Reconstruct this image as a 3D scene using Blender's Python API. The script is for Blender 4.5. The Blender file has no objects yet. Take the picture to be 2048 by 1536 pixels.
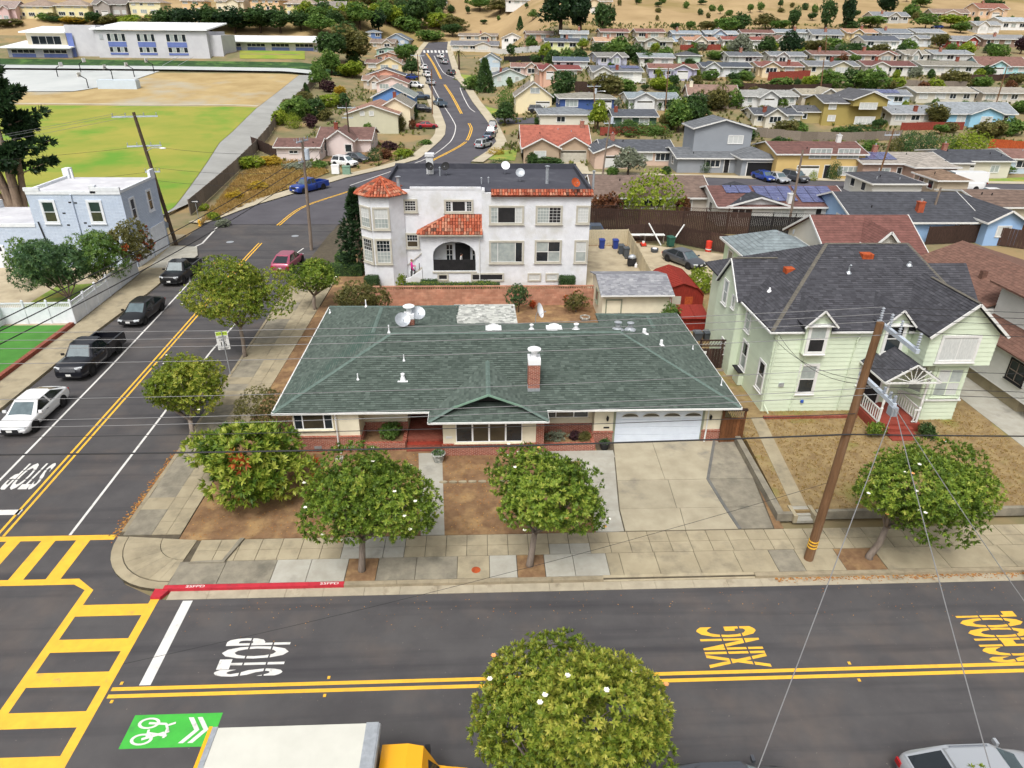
import bpy, bmesh, math, random
import numpy as np
from mathutils import Vector, Matrix
R=math.radians; pi=math.pi
sc=bpy.context.scene; col=sc.collection
rng=random.Random(7); nr=np.random.RandomState(5)
# ---------------------------------------------------------------- camera
F=1380.; CH=21.0
PITCH,YAW,ROLL=R(27.2),R(2.7),R(.65)
_cp,_sp,_cy,_sy=math.cos(PITCH),math.sin(PITCH),math.cos(YAW),math.sin(YAW)
fwd=np.array([_sy*_cp,_cy*_cp,-_sp]); _r=np.array([_cy,-_sy,0]); _u=np.cross(_r,fwd)
cr=math.cos(ROLL)*_r+math.sin(ROLL)*_u; cu=-math.sin(ROLL)*_r+math.cos(ROLL)*_u
cam=bpy.data.cameras.new('camera'); cam.sensor_width=36; cam.lens=F/2048*36; cam.clip_end=3000; cam.clip_start=.5
co=bpy.data.objects.new('camera',cam); col.objects.link(co); sc.camera=co
mw=Matrix.Identity(4)
for i in range(3): mw[i][0]=cr[i]; mw[i][1]=cu[i]; mw[i][2]=-fwd[i]
mw[2][3]=CH; co.matrix_world=mw
sc.render.resolution_x=1024; sc.render.resolution_y=768
# ---------------------------------------------------------------- sky, sun, exposure (bright overcast)
SUN_EL,SUN_AZ=R(58),R(200)      # azimuth clockwise from +Y
w=bpy.data.worlds.new('World'); sc.world=w; w.use_nodes=True
nt=w.node_tree; bg=nt.nodes['Background']; sky=nt.nodes.new('ShaderNodeTexSky'); sky.sky_type='NISHITA'; sky.sun_disc=False
sky.sun_elevation=SUN_EL; sky.sun_rotation=SUN_AZ; sky.air_density=1.0; sky.dust_density=7; sky.ozone_density=.6
hs=nt.nodes.new('ShaderNodeHueSaturation'); hs.inputs['Saturation'].default_value=.22
nt.links.new(sky.outputs[0],hs.inputs['Color']); nt.links.new(hs.outputs[0],bg.inputs[0]); bg.inputs[1].default_value=.15
sl=bpy.data.lights.new('sun','SUN'); sl.energy=1.4; sl.angle=R(15); sl.color=(1,.985,.955)
so=bpy.data.objects.new('sun',sl); col.objects.link(so)
so.rotation_euler=(pi/2-SUN_EL,0,pi-SUN_AZ)
sc.view_settings.view_transform='Standard'; sc.view_settings.look='None'; sc.view_settings.gamma=1; sc.view_settings.use_curve_mapping=False
sc.view_settings.exposure=.22
# ---------------------------------------------------------------- pixel -> place helpers (photo pixels, 2048 wide)
def ray(px,py): return cr*((px-1024)/F)-cu*((py-768)/F)+fwd
def g(px,py,z=0.):
    d=ray(px,py); t=(z-CH)/d[2]; return Vector((d[0]*t,d[1]*t,z))
def atY(px,py,Y):
    d=ray(px,py); t=Y/d[1]; return Vector((d[0]*t,Y,CH+d[2]*t))
def lerp(t,pts):
    if t<=pts[0][0]: return pts[0][1]
    for (a,b),(c,d) in zip(pts,pts[1:]):
        if t<=c: return b+(d-b)*(t-a)/(c-a)
    return pts[-1][1]
FIELD=[(95,0),(180,3.7),(200,5.6),(240,9.5),(245,9.7),(256,13),(290,14),(325,25),(420,40),(700,70)]
ROADP=[(120,0),(150,.3),(215,5.5),(280,10.5),(318,13.4),(345,19),(420,36),(700,75)]
HILL=[(111,0),(130,.5),(156,2.6),(166,5.5),(193,10),(215,14),(243,17.3),(300,25),(350,32.6),(450,49),(700,80)]
def tz(x,y):
    a,b,c=lerp(y,FIELD),lerp(y,ROADP),lerp(y,HILL)
    if x<-58: return a
    if x<-34: t=(x+58)/24; return a+(b-a)*t
    if x<4: return b
    if x<30: t=(x-4)/26; t=t*t*(3-2*t); return b+(c-b)*t
    return c
def at(px,py,dz=0.):
    d=ray(px,py); t=20.
    while t<900:
        x,y,z=d[0]*t,d[1]*t,CH+d[2]*t
        if z<tz(x,y)+dz: break
        t+=.5
    return Vector((x,y,tz(x,y)))
# ---------------------------------------------------------------- mesh builder
def lin(h):
    if isinstance(h,str):
        h=h.lstrip('#'); c=[int(h[i:i+2],16)/255 for i in (0,2,4)]
        return tuple(x/12.92 if x<=.04045 else ((x+.055)/1.055)**2.4 for x in c)
    return tuple(h)
class MB:
    def __init__(s): s.v=[]; s.f=[]; s.m=[]; s.a=[]; s.mi=0; s.av=0.
    def add(s,vs,fs):
        o=len(s.v); s.v.extend([tuple(p) for p in vs])
        for f in fs: s.f.append(tuple(i+o for i in f)); s.m.append(s.mi); s.a.append(s.av)
        return s
    def box(s,x0,x1,y0,y1,z0,z1):
        return s.add([(x0,y0,z0),(x1,y0,z0),(x1,y1,z0),(x0,y1,z0),(x0,y0,z1),(x1,y0,z1),(x1,y1,z1),(x0,y1,z1)],
            [(0,3,2,1),(4,5,6,7),(0,1,5,4),(1,2,6,5),(2,3,7,6),(3,0,4,7)])
    def obox(s,c,ax,ay,az):   # oriented box: centre, half-axis vectors
        c,ax,ay,az=map(Vector,(c,ax,ay,az)); P=[]
        for k in (-1,1):
            for i,j in ((-1,-1),(1,-1),(1,1),(-1,1)): P.append(c+i*ax+j*ay+k*az)
        return s.add(P,[(0,3,2,1),(4,5,6,7),(0,1,5,4),(1,2,6,5),(2,3,7,6),(3,0,4,7)])
    def bar(s,a,b,w,h):       # rectangular bar from a to b
        a,b=Vector(a),Vector(b); d=b-a
        if d.length<1e-6: return s
        dn=d.normalized(); sd=dn.cross(Vector((0,0,1)))
        if sd.length<1e-3: sd=Vector((1,0,0))
        sd.normalize(); up=sd.cross(dn)
        return s.obox((a+b)/2,d/2,sd*w/2,up*h/2)
    def poly(s,pts): return s.add(pts,[tuple(range(len(pts)))])
    def prism(s,pts,z0,z1):
        n=len(pts); A=sum(pts[i][0]*pts[(i+1)%n][1]-pts[(i+1)%n][0]*pts[i][1] for i in range(n))
        if A<0: pts=pts[::-1]
        V=[(p[0],p[1],z0) for p in pts]+[(p[0],p[1],z1) for p in pts]
        return s.add(V,[tuple(range(n-1,-1,-1)),tuple(range(n,2*n))]+[(i,(i+1)%n,n+(i+1)%n,n+i) for i in range(n)])
    def ext(s,pts,d):         # extrude 3d polygon by vector d (pts seen ccw from -d side... both sides drawn)
        n=len(pts); d=Vector(d); V=[Vector(p) for p in pts]+[Vector(p)+d for p in pts]
        nrm=Vector((0,0,0))
        for i in range(n):
            a,b=V[i],V[(i+1)%n]; nrm+=Vector(((a.y-b.y)*(a.z+b.z),(a.z-b.z)*(a.x+b.x),(a.x-b.x)*(a.y+b.y)))
        if nrm.dot(d)>0: fs=[tuple(range(n-1,-1,-1)),tuple(range(n,2*n))]+[(i,(i+1)%n,n+(i+1)%n,n+i) for i in range(n)]
        else: fs=[tuple(range(n)),tuple(range(2*n-1,n-1,-1))]+[((i+1)%n,i,n+i,n+(i+1)%n) for i in range(n)]
        return s.add(V,fs)
    def tube(s,path,r,n=8,cap=True):
        P=[Vector(p) for p in path]; rr=r if isinstance(r,(list,tuple)) else [r]*len(P); V=[]; fs=[]
        pu=None
        for i,p in enumerate(P):
            d=(P[min(i+1,len(P)-1)]-P[max(i-1,0)]).normalized()
            if pu is None: pu=Vector((0,0,1)) if abs(d.z)<.9 else Vector((1,0,0))
            a=d.cross(pu).normalized(); b=a.cross(d).normalized(); pu=b
            for k in range(n):
                t=2*pi*k/n; V.append(p+a*math.cos(t)*rr[i]+b*math.sin(t)*rr[i])
        for i in range(len(P)-1):
            for k in range(n): fs.append((i*n+k,i*n+(k+1)%n,(i+1)*n+(k+1)%n,(i+1)*n+k))
        if cap: fs.append(tuple(range(n-1,-1,-1))); fs.append(tuple(range((len(P)-1)*n,len(P)*n)))
        return s.add(V,fs)
    def cyl(s,x,y,z0,z1,r,r1=None,n=12):
        r1=r if r1 is None else r1
        return s.lathe(x,y,[(0,z0),(r,z0),(r1,z1),(0,z1)],n)
    def lathe(s,x,y,prof,n=12):
        V=[];fs=[];L=[]
        for r,z in prof:
            if r<1e-6: L.append([len(V)]); V.append((x,y,z))
            else:
                L.append(list(range(len(V),len(V)+n)))
                V+= [(x+r*math.cos(2*pi*k/n),y+r*math.sin(2*pi*k/n),z) for k in range(n)]
        for a,b in zip(L,L[1:]):
            for k in range(n):
                k2=(k+1)%n
                if len(a)==1 and len(b)==1: continue
                if len(a)==1: fs.append((a[0],b[k2],b[k]))
                elif len(b)==1: fs.append((a[k],a[k2],b[0]))
                else: fs.append((a[k],a[k2],b[k2],b[k]))
        return s.add(V,fs)
    def ell(s,c,rx,ry,rz,n=12,m=7):
        s0=len(s.v); s.lathe(0,0,[(math.sin(pi*i/m) if 0<i<m else 0,-math.cos(pi*i/m)) for i in range(m+1)],n)
        for i in range(s0,len(s.v)):
            p=s.v[i]; s.v[i]=(c[0]+p[0]*rx,c[1]+p[1]*ry,c[2]+p[2]*rz)
        return s
    def xf(s,M,i0=0):
        for i in range(i0,len(s.v)): s.v[i]=tuple(M@Vector(s.v[i]))
        return s
    def mesh(s,name,mats,smooth=False):
        me=bpy.data.meshes.new(name); me.from_pydata(s.v,[],s.f)
        if not isinstance(mats,(list,tuple)): mats=[mats]
        for m in mats: me.materials.append(M[m] if isinstance(m,str) else m)
        if any(s.m): me.polygons.foreach_set('material_index',s.m)
        if any(s.a): me.attributes.new('v','FLOAT','FACE').data.foreach_set('value',s.a)
        if smooth: me.polygons.foreach_set('use_smooth',[True]*len(s.f))
        return me
    def build(s,name,mats,parent=None,smooth=False,**k):
        o=top(parent)
        if o is not None and o.name in WC:
            l=o.location; s.v=[(p[0]-l[0],p[1]-l[1],p[2]-l[2]) for p in s.v]
        return link(name,s.mesh(name,mats,smooth),parent,**k)
WC=set()      # roots whose parts are given in world coordinates
def top(o):
    while o is not None and o.parent is not None: o=o.parent
    return o
def link(name,me,parent=None,loc=None,rz=0,**k):
    o=bpy.data.objects.new(name,me); col.objects.link(o)
    if parent is not None: o.parent=parent
    if loc is not None: o.location=loc
    if rz: o.rotation_euler=(0,0,rz)
    for a,b in k.items(): o[a]=b
    return o
def wthing(*a,**k):
    o=thing(*a,**k); WC.add(o.name); return o
def thing(name,label,cat,loc=(0,0,0),rz=0,group=None):
    o=link(name,None,None,loc,rz,label=label,category=cat); o.empty_display_size=.2
    if group: o['group']=group
    return o
def tag(o,label,cat,group=None):
    o['label']=label; o['category']=cat
    if group: o['group']=group
    return o
def struct(o): o['kind']='structure'; return o
def smesh(name,v,f,mat,a=None,parent=None,smooth=False,**k):   # fast numpy mesh, f (n,3|4)
    o=top(parent); v=np.asarray(v,np.float32)
    if o is not None and o.name in WC: v=v-np.array(o.location,np.float32)
    me=bpy.data.meshes.new(name); f=np.asarray(f,np.int32); n=f.shape[1]
    me.vertices.add(len(v)); me.vertices.foreach_set('co',v.ravel())
    me.loops.add(f.size); me.loops.foreach_set('vertex_index',f.ravel())
    me.polygons.add(len(f)); me.polygons.foreach_set('loop_start',np.arange(0,f.size,n,dtype=np.int32))
    me.update(calc_edges=True)
    if smooth: me.polygons.foreach_set('use_smooth',[True]*len(f))
    if a is not None: me.attributes.new('v','FLOAT','FACE').data.foreach_set('value',np.asarray(a,np.float32))
    me.materials.append(M[mat]); 
    return link(name,me,parent,**k) if name else me
def copy_tree(o,loc=None,rz=None,parent=None,scale=None,**k):
    c=o.copy(); col.objects.link(c); c.parent=parent
    if loc is not None: c.location=loc
    if rz is not None: c.rotation_euler=(0,0,rz)
    if scale is not None: c.scale=(scale,)*3 if not isinstance(scale,tuple) else scale
    for a,b in k.items(): c[a]=b
    for ch in KIDS.get(o.name,list(o.children)): copy_tree(ch,parent=c)
    return c
KIDS={}
# ---------------------------------------------------------------- procedural materials
M={}
def mat(n,c1,c2=None,s=2.,rough=.85,bump=0.,bs=40.,c3=None,s3=.4,t3=(.55,.7),metal=0.,spec=.3,rnd=0.,attr=False,stretch=None,lo=.35,hi=.65,brick=None,trans=0,coat=0.,streak=None,tl=0,ba=.25):
    m=bpy.data.materials.new(n); m.use_nodes=True; M[n]=m; N=m.node_tree.nodes; L=m.node_tree.links
    p=N['Principled BSDF']; p.inputs['Roughness'].default_value=rough; p.inputs['Metallic'].default_value=metal
    p.inputs['Specular IOR Level'].default_value=spec; p.inputs['Coat Weight'].default_value=coat
    if trans: p.inputs['Transmission Weight'].default_value=trans
    c1=lin(c1); tc=N.new('ShaderNodeTexCoord'); vec=tc.outputs['Object']
    if stretch:
        mp=N.new('ShaderNodeMapping'); mp.inputs['Scale'].default_value=stretch; L.new(vec,mp.inputs[0]); vec=mp.outputs[0]
    rgb=N.new('ShaderNodeRGB'); rgb.outputs[0].default_value=(*c1,1); out=rgb.outputs[0]
    def noise(scale,det=5):
        t=N.new('ShaderNodeTexNoise'); t.inputs['Scale'].default_value=scale; t.inputs['Detail'].default_value=det; t.inputs['Roughness'].default_value=.62; L.new(vec,t.inputs['Vector']); return t.outputs[0]
    def mr(x,a,b,c=0,d=1):
        t=N.new('ShaderNodeMapRange'); L.new(x,t.inputs[0]); t.inputs[1].default_value=a; t.inputs[2].default_value=b; t.inputs[3].default_value=c; t.inputs[4].default_value=d; return t.outputs[0]
    def mix(fac,a,b,mode='MIX'):
        t=N.new('ShaderNodeMix'); t.data_type='RGBA'; t.blend_type=mode
        if hasattr(fac,'links'): L.new(fac,t.inputs[0])
        else: t.inputs[0].default_value=fac
        for q,i in ((a,6),(b,7)):
            if hasattr(q,'links'): L.new(q,t.inputs[i])
            else: t.inputs[i].default_value=(*q,1)
        return t.outputs[2]
    hgt=None
    if brick:             # (brick width, height, mortar colour, mortar size)
        sx=N.new('ShaderNodeSeparateXYZ'); L.new(tc.outputs['Object'],sx.inputs[0]); ad=N.new('ShaderNodeMath'); L.new(sx.outputs[0],ad.inputs[0]); L.new(sx.outputs[1],ad.inputs[1])
        cb=N.new('ShaderNodeCombineXYZ'); L.new(ad.outputs[0],cb.inputs[0]); L.new(sx.outputs[2],cb.inputs[1])
        bt=N.new('ShaderNodeTexBrick'); L.new(cb.outputs[0],bt.inputs['Vector']); bt.inputs['Scale'].default_value=1
        bt.inputs['Brick Width'].default_value=brick[0]; bt.inputs['Row Height'].default_value=brick[1]; bt.inputs['Mortar Size'].default_value=brick[3]; bt.inputs['Mortar Smooth'].default_value=.1; bt.inputs['Bias'].default_value=0.
        bt.inputs['Color1'].default_value=(*c1,1); bt.inputs['Color2'].default_value=(*lin(c2),1); bt.inputs['Mortar'].default_value=(*lin(brick[2]),1)
        nn=mr(noise(s,3),.3,.7,1-ba,1+ba*.85); hv=N.new('ShaderNodeHueSaturation'); L.new(bt.outputs[0],hv.inputs['Color']); L.new(nn,hv.inputs['Value']); out=hv.outputs[0]
        hgt=mr(bt.outputs['Fac'],0,1,1,0)
    elif attr:
        at_=N.new('ShaderNodeAttribute'); at_.attribute_name='v'; rp=N.new('ShaderNodeValToRGB'); L.new(at_.outputs['Fac'],rp.inputs[0])
        cs=[c1]+[lin(x) for x in (c2 if isinstance(c2,list) else [c2])]; e=rp.color_ramp.elements
        while len(e)<len(cs): e.new(.5)
        for i,cc in enumerate(cs): e[i].position=i/(len(cs)-1); e[i].color=(*cc,1)
        out=rp.outputs[0]
    elif c2: out=mix(mr(noise(s),lo,hi),c1,lin(c2))
    if c3: out=mix(mr(noise(s3,4),*t3),out,lin(c3))
    if streak:
        mp=N.new('ShaderNodeMapping'); mp.inputs['Scale'].default_value=(.05,.9,1); L.new(tc.outputs['Object'],mp.inputs[0]); t=N.new('ShaderNodeTexNoise'); t.inputs['Scale'].default_value=1.3; t.inputs['Detail'].default_value=6; L.new(mp.outputs[0],t.inputs['Vector'])
        out=mix(mr(t.outputs[0],.52,.7,0,.7),out,lin(streak)); sp=noise(9,2); out=mix(mr(sp,.72,.76,0,.5),out,(.35,.3,.25))
    if rnd:
        oi=N.new('ShaderNodeObjectInfo'); hv=N.new('ShaderNodeHueSaturation'); L.new(out,hv.inputs['Color']); L.new(mr(oi.outputs['Random'],0,1,1-rnd,1+rnd),hv.inputs['Value']); out=hv.outputs[0]
    L.new(out,p.inputs['Base Color'])
    if tl:
        td=N.new('ShaderNodeBsdfTranslucent'); L.new(out,td.inputs[0]); ms=N.new('ShaderNodeMixShader'); ms.inputs[0].default_value=tl; L.new(p.outputs[0],ms.inputs[1]); L.new(td.outputs[0],ms.inputs[2]); L.new(ms.outputs[0],N['Material Output'].inputs[0])
    if bump or hgt is not None:
        b=N.new('ShaderNodeBump'); b.inputs['Strength'].default_value=bump or .5; b.inputs['Distance'].default_value=.02
        L.new(hgt if hgt is not None else noise(bs,4),b.inputs['Height']); L.new(b.outputs[0],p.inputs['Normal'])
    return m
mat('asphalt','#484647','#525050',s=.5,rough=.82,bump=.4,bs=70,c3='#625953',s3=.3,t3=(.5,.85),streak='#38373a')
mat('asphalt_far','#4c4a4f','#565459',s=.3,rough=.85,bump=.2)
mat('ground','#85765a','#6b6a48',s=.25,rough=.95,bump=.4,bs=3,c3='#8f7a56',s3=.08,t3=(.5,.62))
mat('dirt','#86694c','#6f553d',s=2.6,rough=.97,bump=.8,bs=22,c3='#9c7f58',s3=.8,t3=(.5,.68))
mat('drylawn','#94805a','#7a6546',s=1.8,rough=.97,bump=.8,bs=18,c3='#7b7a3c',s3=.35,t3=(.58,.72))
mat('lawn','#6f8a3b','#8c9142',s=.5,rough=.95,bump=.6,bs=16,c3='#a8964e',s3=.25,t3=(.55,.75))
mat('turf','#4a8236','#41752f',s=.8,rough=.95,bump=.5,bs=25)
mat('conc_tan','#a3987f','#958a72',s=1.1,rough=.92,bump=.25,bs=50,c3='#776f5e',s3=.9,t3=(.5,.78),rnd=.07)
mat('conc_gray','#aaa79c','#9b978b',s=1.3,rough=.92,bump=.2,bs=50,c3='#85827a',s3=.8,t3=(.6,.8),rnd=.06)
mat('conc_dirty','#918a79','#787265',s=1.6,rough=.93,bump=.3,bs=50,c3='#69655a',s3=.9,t3=(.55,.75),rnd=.06)
mat('conc_drive','#a59c86','#968d78',s=1.1,rough=.92,bump=.25,bs=50,c3='#6e6b64',s3=.45,t3=(.6,.78),rnd=.05)
mat('joint','#5b5344','#4b4438',s=3)
mat('kerb','#9d9179','#857b66',s=2,rough=.92,bump=.3)
mat('kerb_red','#b8303c','#a82a36',s=3,rough=.75,c3='#8e3038',s3=2,t3=(.6,.75))
mat('gutter','#aca28d','#9b927f',s=1.6,rough=.92,bump=.3,c3='#7d7260',s3=1.1,t3=(.58,.75))
mat('paint_y','#e8b53c','#dba83a',s=2,rough=.75,c3='#a98d55',s3=2.5,t3=(.6,.8))
mat('paint_w','#d8d6d1','#cac8c3',s=2,rough=.75,c3='#8f8d8b',s3=2.5,t3=(.6,.8))
mat('paint_g','#46b043','#40a33f',s=2,rough=.75,c3='#4a8a4c',s3=2.,t3=(.6,.8))
mat('leafdebris','#a9682f',['#7a5a33','#c08f4e'],attr=True,rough=.9)
# ---------------------------------------------------------------- terrain
X0,X1,Y0,Y1,ST=-300,300,-40,640,4
xs=np.arange(X0,X1+1,ST); ys=np.arange(Y0,Y1+1,ST)
V=[(x,y,tz(x,y)-.07) for y in ys for x in xs]; nx=len(xs)
Fc=[(j*nx+i,j*nx+i+1,(j+1)*nx+i+1,(j+1)*nx+i) for j in range(len(ys)-1) for i in range(nx-1)]
mat('hillgrass','#a8906a','#937c58',s=.05,rough=.97,bump=.9,bs=.6,c3='#857448',s3=.02,t3=(.52,.66))
ter=smesh('ground',V,Fc,'ground',smooth=True); struct(ter); ter.data.materials.append(M['hillgrass'])
mi=[]
for j in range(len(ys)-1):
    for i in range(nx-1):
        x,y=xs[i]+2,ys[j]+2; mi.append(1 if (y>262 and x>30) or y>300 or (x>4 and y>285) else 0)
ter.data.polygons.foreach_set('material_index',mi)
def sheet(name,pts,z,m,parent=None,grid=None,kind=True):
    """flat polygon pts (x,y) at height z"""
    o=MB().poly([(p[0],p[1],z) for p in pts]).build(name,m,parent)
    if not parent and kind: struct(o)
    return o
def drape(name,left,right,dz,m,n=60,parent=None,k=4):
    """strip between two xy polylines, resampled, following the terrain"""
    def rs(P):
        P=[Vector((p[0],p[1])) for p in P]; d=[0]
        for a,b in zip(P,P[1:]): d.append(d[-1]+(b-a).length)
        out=[]
        for i in range(n+1):
            t=d[-1]*i/n
            for j in range(len(P)-1):
                if t<=d[j+1]+1e-6: out.append(P[j].lerp(P[j+1],(t-d[j])/max(1e-6,d[j+1]-d[j]))); break
        return out
    A,B=rs(left),rs(right); V=[];fs=[]
    for a,b in zip(A,B):
        for q in range(k+1):
            p=a.lerp(b,q/k); V.append((p.x,p.y,tz(p.x,p.y)+dz))
    for i in range(n):
        for q in range(k): fs.append((i*(k+1)+q,i*(k+1)+q+1,(i+1)*(k+1)+q+1,(i+1)*(k+1)+q))
    o=smesh(name,V,fs,m,parent=parent)
    return o
def pxs(L,dz=0): return [at(*p).to_2d() for p in L]
# ---- roads
road=sheet('road',[(-120,3),(-120,21.75),(-29.2,21.75),(-29.3,36),(-29.5,50),(-29.2,59),(-32.6,66),(-33.0,74),(-33,90),(-16.9,90),(-17.3,78),(-17.6,60),(-16.9,36),(-16.75,25.7),
  (-16.2,24),(-15.2,22.7),(-13.4,21.75),(120,21.75),(120,3)],0.,'asphalt')
# curving street beyond, following the ground
LE=[(-33,83),(-31.8,86),(-30.1,92),(-25.8,101.2),(-21.2,111.6),(-15.7,120),(-11,129)]+[tuple(q) for q in pxs([(890,270),(892,253),(887,239),(873,205),(856,171),(844,137),(839,113),(846,99),(858,85)])]
RE=[(-17,83),(-16,90),(-13.5,97),(-10,104),(-6,111),(-3.2,117.5),(-1.7,126.5),(1.4,138.3)]+[tuple(q) for q in pxs([(993,284),(975,245),(962,227),(945,205),(928,176),(909,154),(897,113),(894,98),(896,84)])]
street=struct(drape('street',LE,RE,.03,'asphalt_far',90)); 
# ================================================================ pavement, kerbs, gutter
pave=MB()
arc=[(-13.35+3.45*math.cos(t),25.7+3.45*math.sin(t)) for t in [R(180+90*i/10) for i in range(11)]]
side=[(-16.9,36),(-17.5,60),(-17.3,78),(-16.3,90)]
pts=[(60,22.3)]+[(60,25.3),(-14.0,25.3),(-13.8,42),(-13.6,62),(-13.2,78),(-12.2,90)]+side[::-1]+arc
pavement=struct(pave.prism(pts,-.05,.105).build('pavement','joint'))
def slab(x0,x1,y0,y1,m,z=.15,parent=None,gap=.012,name='slab',dz=None):
    dz=rng.uniform(-.003,.003) if dz is None else dz
    return MB().box(x0+gap,x1-gap,y0+gap,y1-gap,z-.06,z+dz).build(name,m,parent or pavement)
def qslab(P,m,z=.15,parent=None,name='slab'):
    c=Vector((sum(p[0] for p in P)/len(P),sum(p[1] for p in P)/len(P)))
    Q=[]
    for p in P:
        d=c-Vector(p[:2]); d.normalize(); Q.append((p[0]+d.x*.016,p[1]+d.y*.016))
    return MB().prism(Q,z-.06,z+rng.uniform(-.003,.003)).build(name,m,parent or pavement)
pits=[(-5.98,-4.66),(1.4,2.62),(15.8,17.65)]
GR=[(-7.6,-6.0),(-3.2,-1.2),(.2,1.4),(2.62,5.3)]
def isgray(x): return any(a-.3<=x<=b for a,b in ((-9.2,-5.98),(0.15,1.4),(2.62,5.4)))
# kerb-side row
edges=[-13.3,-11.3,-9.1,-7.6,-5.98,-4.66,-3.0,-1.2,.2,1.4,2.62,3.9,5.4,6.0,7.6,9.4,11.2,12.8,14.0,15.8,17.65,20.5,23.5,26.5,29.5,32.5,36]
for a,b in zip(edges,edges[1:]):
    if any(abs(a-p[0])<.01 for p in pits):
        sheet('tree_pit',[(a+.02,22.42),(b-.02,22.42),(b-.02,23.84),(a+.02,23.84)],.14,'dirt',pavement); continue
    m='conc_gray' if isgray((a+b)/2) else ('conc_dirty' if a<-8 or a in (-3.0,-4.66,12.8) else 'conc_tan')
    slab(a,b,22.44,23.86,m)
x=-12.9
while x<36:
    wd=.93
    for (y0,y1) in ((23.86,24.56),(24.56,25.3)):
        m='conc_gray' if (-7.1<x<-3.9) or (2.<x<4.6 and y0<24) else 'conc_tan'
        slab(x,x+wd,y0,y1,m)
    x+=wd
# corner fan and ramp
for i in range(10):
    a,b=arc[i],arc[i+1]; q=(-13.1,25.3); f=.86
    i0=(a[0]*f+q[0]*(1-f),a[1]*f+q[1]*(1-f)); i1=(b[0]*f+q[0]*(1-f),b[1]*f+q[1]*(1-f))
    qslab([i0,i1,(i1[0]*.5+q[0]*.5,i1[1]*.5+q[1]*.5),(i0[0]*.5+q[0]*.5,i0[1]*.5+q[1]*.5)],'conc_tan',.148)
    qslab([(i0[0]*.5+q[0]*.5,i0[1]*.5+q[1]*.5),(i1[0]*.5+q[0]*.5,i1[1]*.5+q[1]*.5),q],'conc_tan',.148)
for i in range(10):
    a,b=arc[i],arc[i+1]; q=(-13.1,25.3); f=.87
    MB().prism([a,b,(b[0]*f+q[0]*(1-f),b[1]*f+q[1]*(1-f)),(a[0]*f+q[0]*(1-f),a[1]*f+q[1]*(1-f))],0,.12).build('kerb_return','conc_tan',pavement)
MB().prism([(-11.5,23.78),(-11.35,23.78),(-10.95,25.28),(-11.15,25.28)],.1,.24).build('ramp_kerb','conc_dirty',pavement)
MB().prism([(-12.9,23.72),(-11.35,23.72),(-11.35,23.85),(-12.6,23.80)],.1,.23).build('ramp_kerb','conc_dirty',pavement)
# side-street walk
def sx0(y): return lerp(y,[(25,-16.75),(36,-16.9),(60,-17.5),(78,-17.3),(90,-16.3)])
def sx1(y): return lerp(y,[(25,-14.0),(42,-13.8),(62,-13.6),(78,-13.2),(90,-12.2)])
y=25.75
while y<62:
    d=.95
    for u0,u1,m in ((.055,.52,'conc_dirty' if rng.random()<.55 else 'conc_tan'),(.52,.76,'conc_tan'),(.76,1.,'conc_tan')):
        def P(u,yy): return (sx0(yy)*(1-u)+sx1(yy)*u,yy)
        if u0<.1:
            if int(y*10)%2==0: continue
            qslab([P(u0,y),P(u1,y),P(u1,y+2*d),P(u0,y+2*d)],m)
        else: qslab([P(u0,y),P(u1,y),P(u1,y+d),P(u0,y+d)],m)
    y+=d
# fill for skipped kerb-side slabs
y=25.75; k=0
while y<62:
    def P(u,yy): return (sx0(yy)*(1-u)+sx1(yy)*u,yy)
    if int(y*10)%2==0: pass
    y+=.95
sheet('planting_strip',[(sx0(26)+.15,25.8),(sx1(26)-1.3,25.8),(sx1(44)-1.32,44),(sx1(62)-1.8,61.5),(sx0(61.5)+.2,61.5),(sx0(36)+.15,36)],.135,'conc_dirty',pavement)
# kerbs
kx=[-13.4,-11.4,-9.4,-7.4,-5.94]
for a,b in zip(kx,kx[1:]): MB().prism([(a+.003,22.2),(b-.003,22.2),(b-.003,22.42),(a+.003,22.42)],-.05,.16).build('kerb_stone','kerb_red',pavement)
MB().prism([(-13.75,21.78),(-13.35,21.78),(-13.15,22.2),(-13.4,22.42),(-13.75,22.3)],-.05,.11).build('kerb_end','kerb_red',pavement)
x=-5.94
while x<40:
    b=x+2.2; drop=6<x+1.1<12.6
    if drop: MB().ext([(x+.004,22.2,-.05),(x+.004,22.45,-.05),(x+.004,22.45,.152),(x+.004,22.2,.045)],(b-x-.008,0,0)).build('kerb_stone','conc_tan',pavement)
    else: MB().prism([(x+.004,22.2),(b-.004,22.2),(b-.004,22.42),(x+.004,22.42)],-.05,.158).build('kerb_stone','kerb',pavement)
    x=b
y=26.
while y<60:
    m='kerb_red' if y<28.5 else 'kerb'
    qslab([(sx0(y)-.02,y),(sx0(y)+.17,y),(sx0(y+2)+.17,y+2),(sx0(y+2)-.02,y+2)],'kerb',.155,name='kerb_stone'); y+=2
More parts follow.
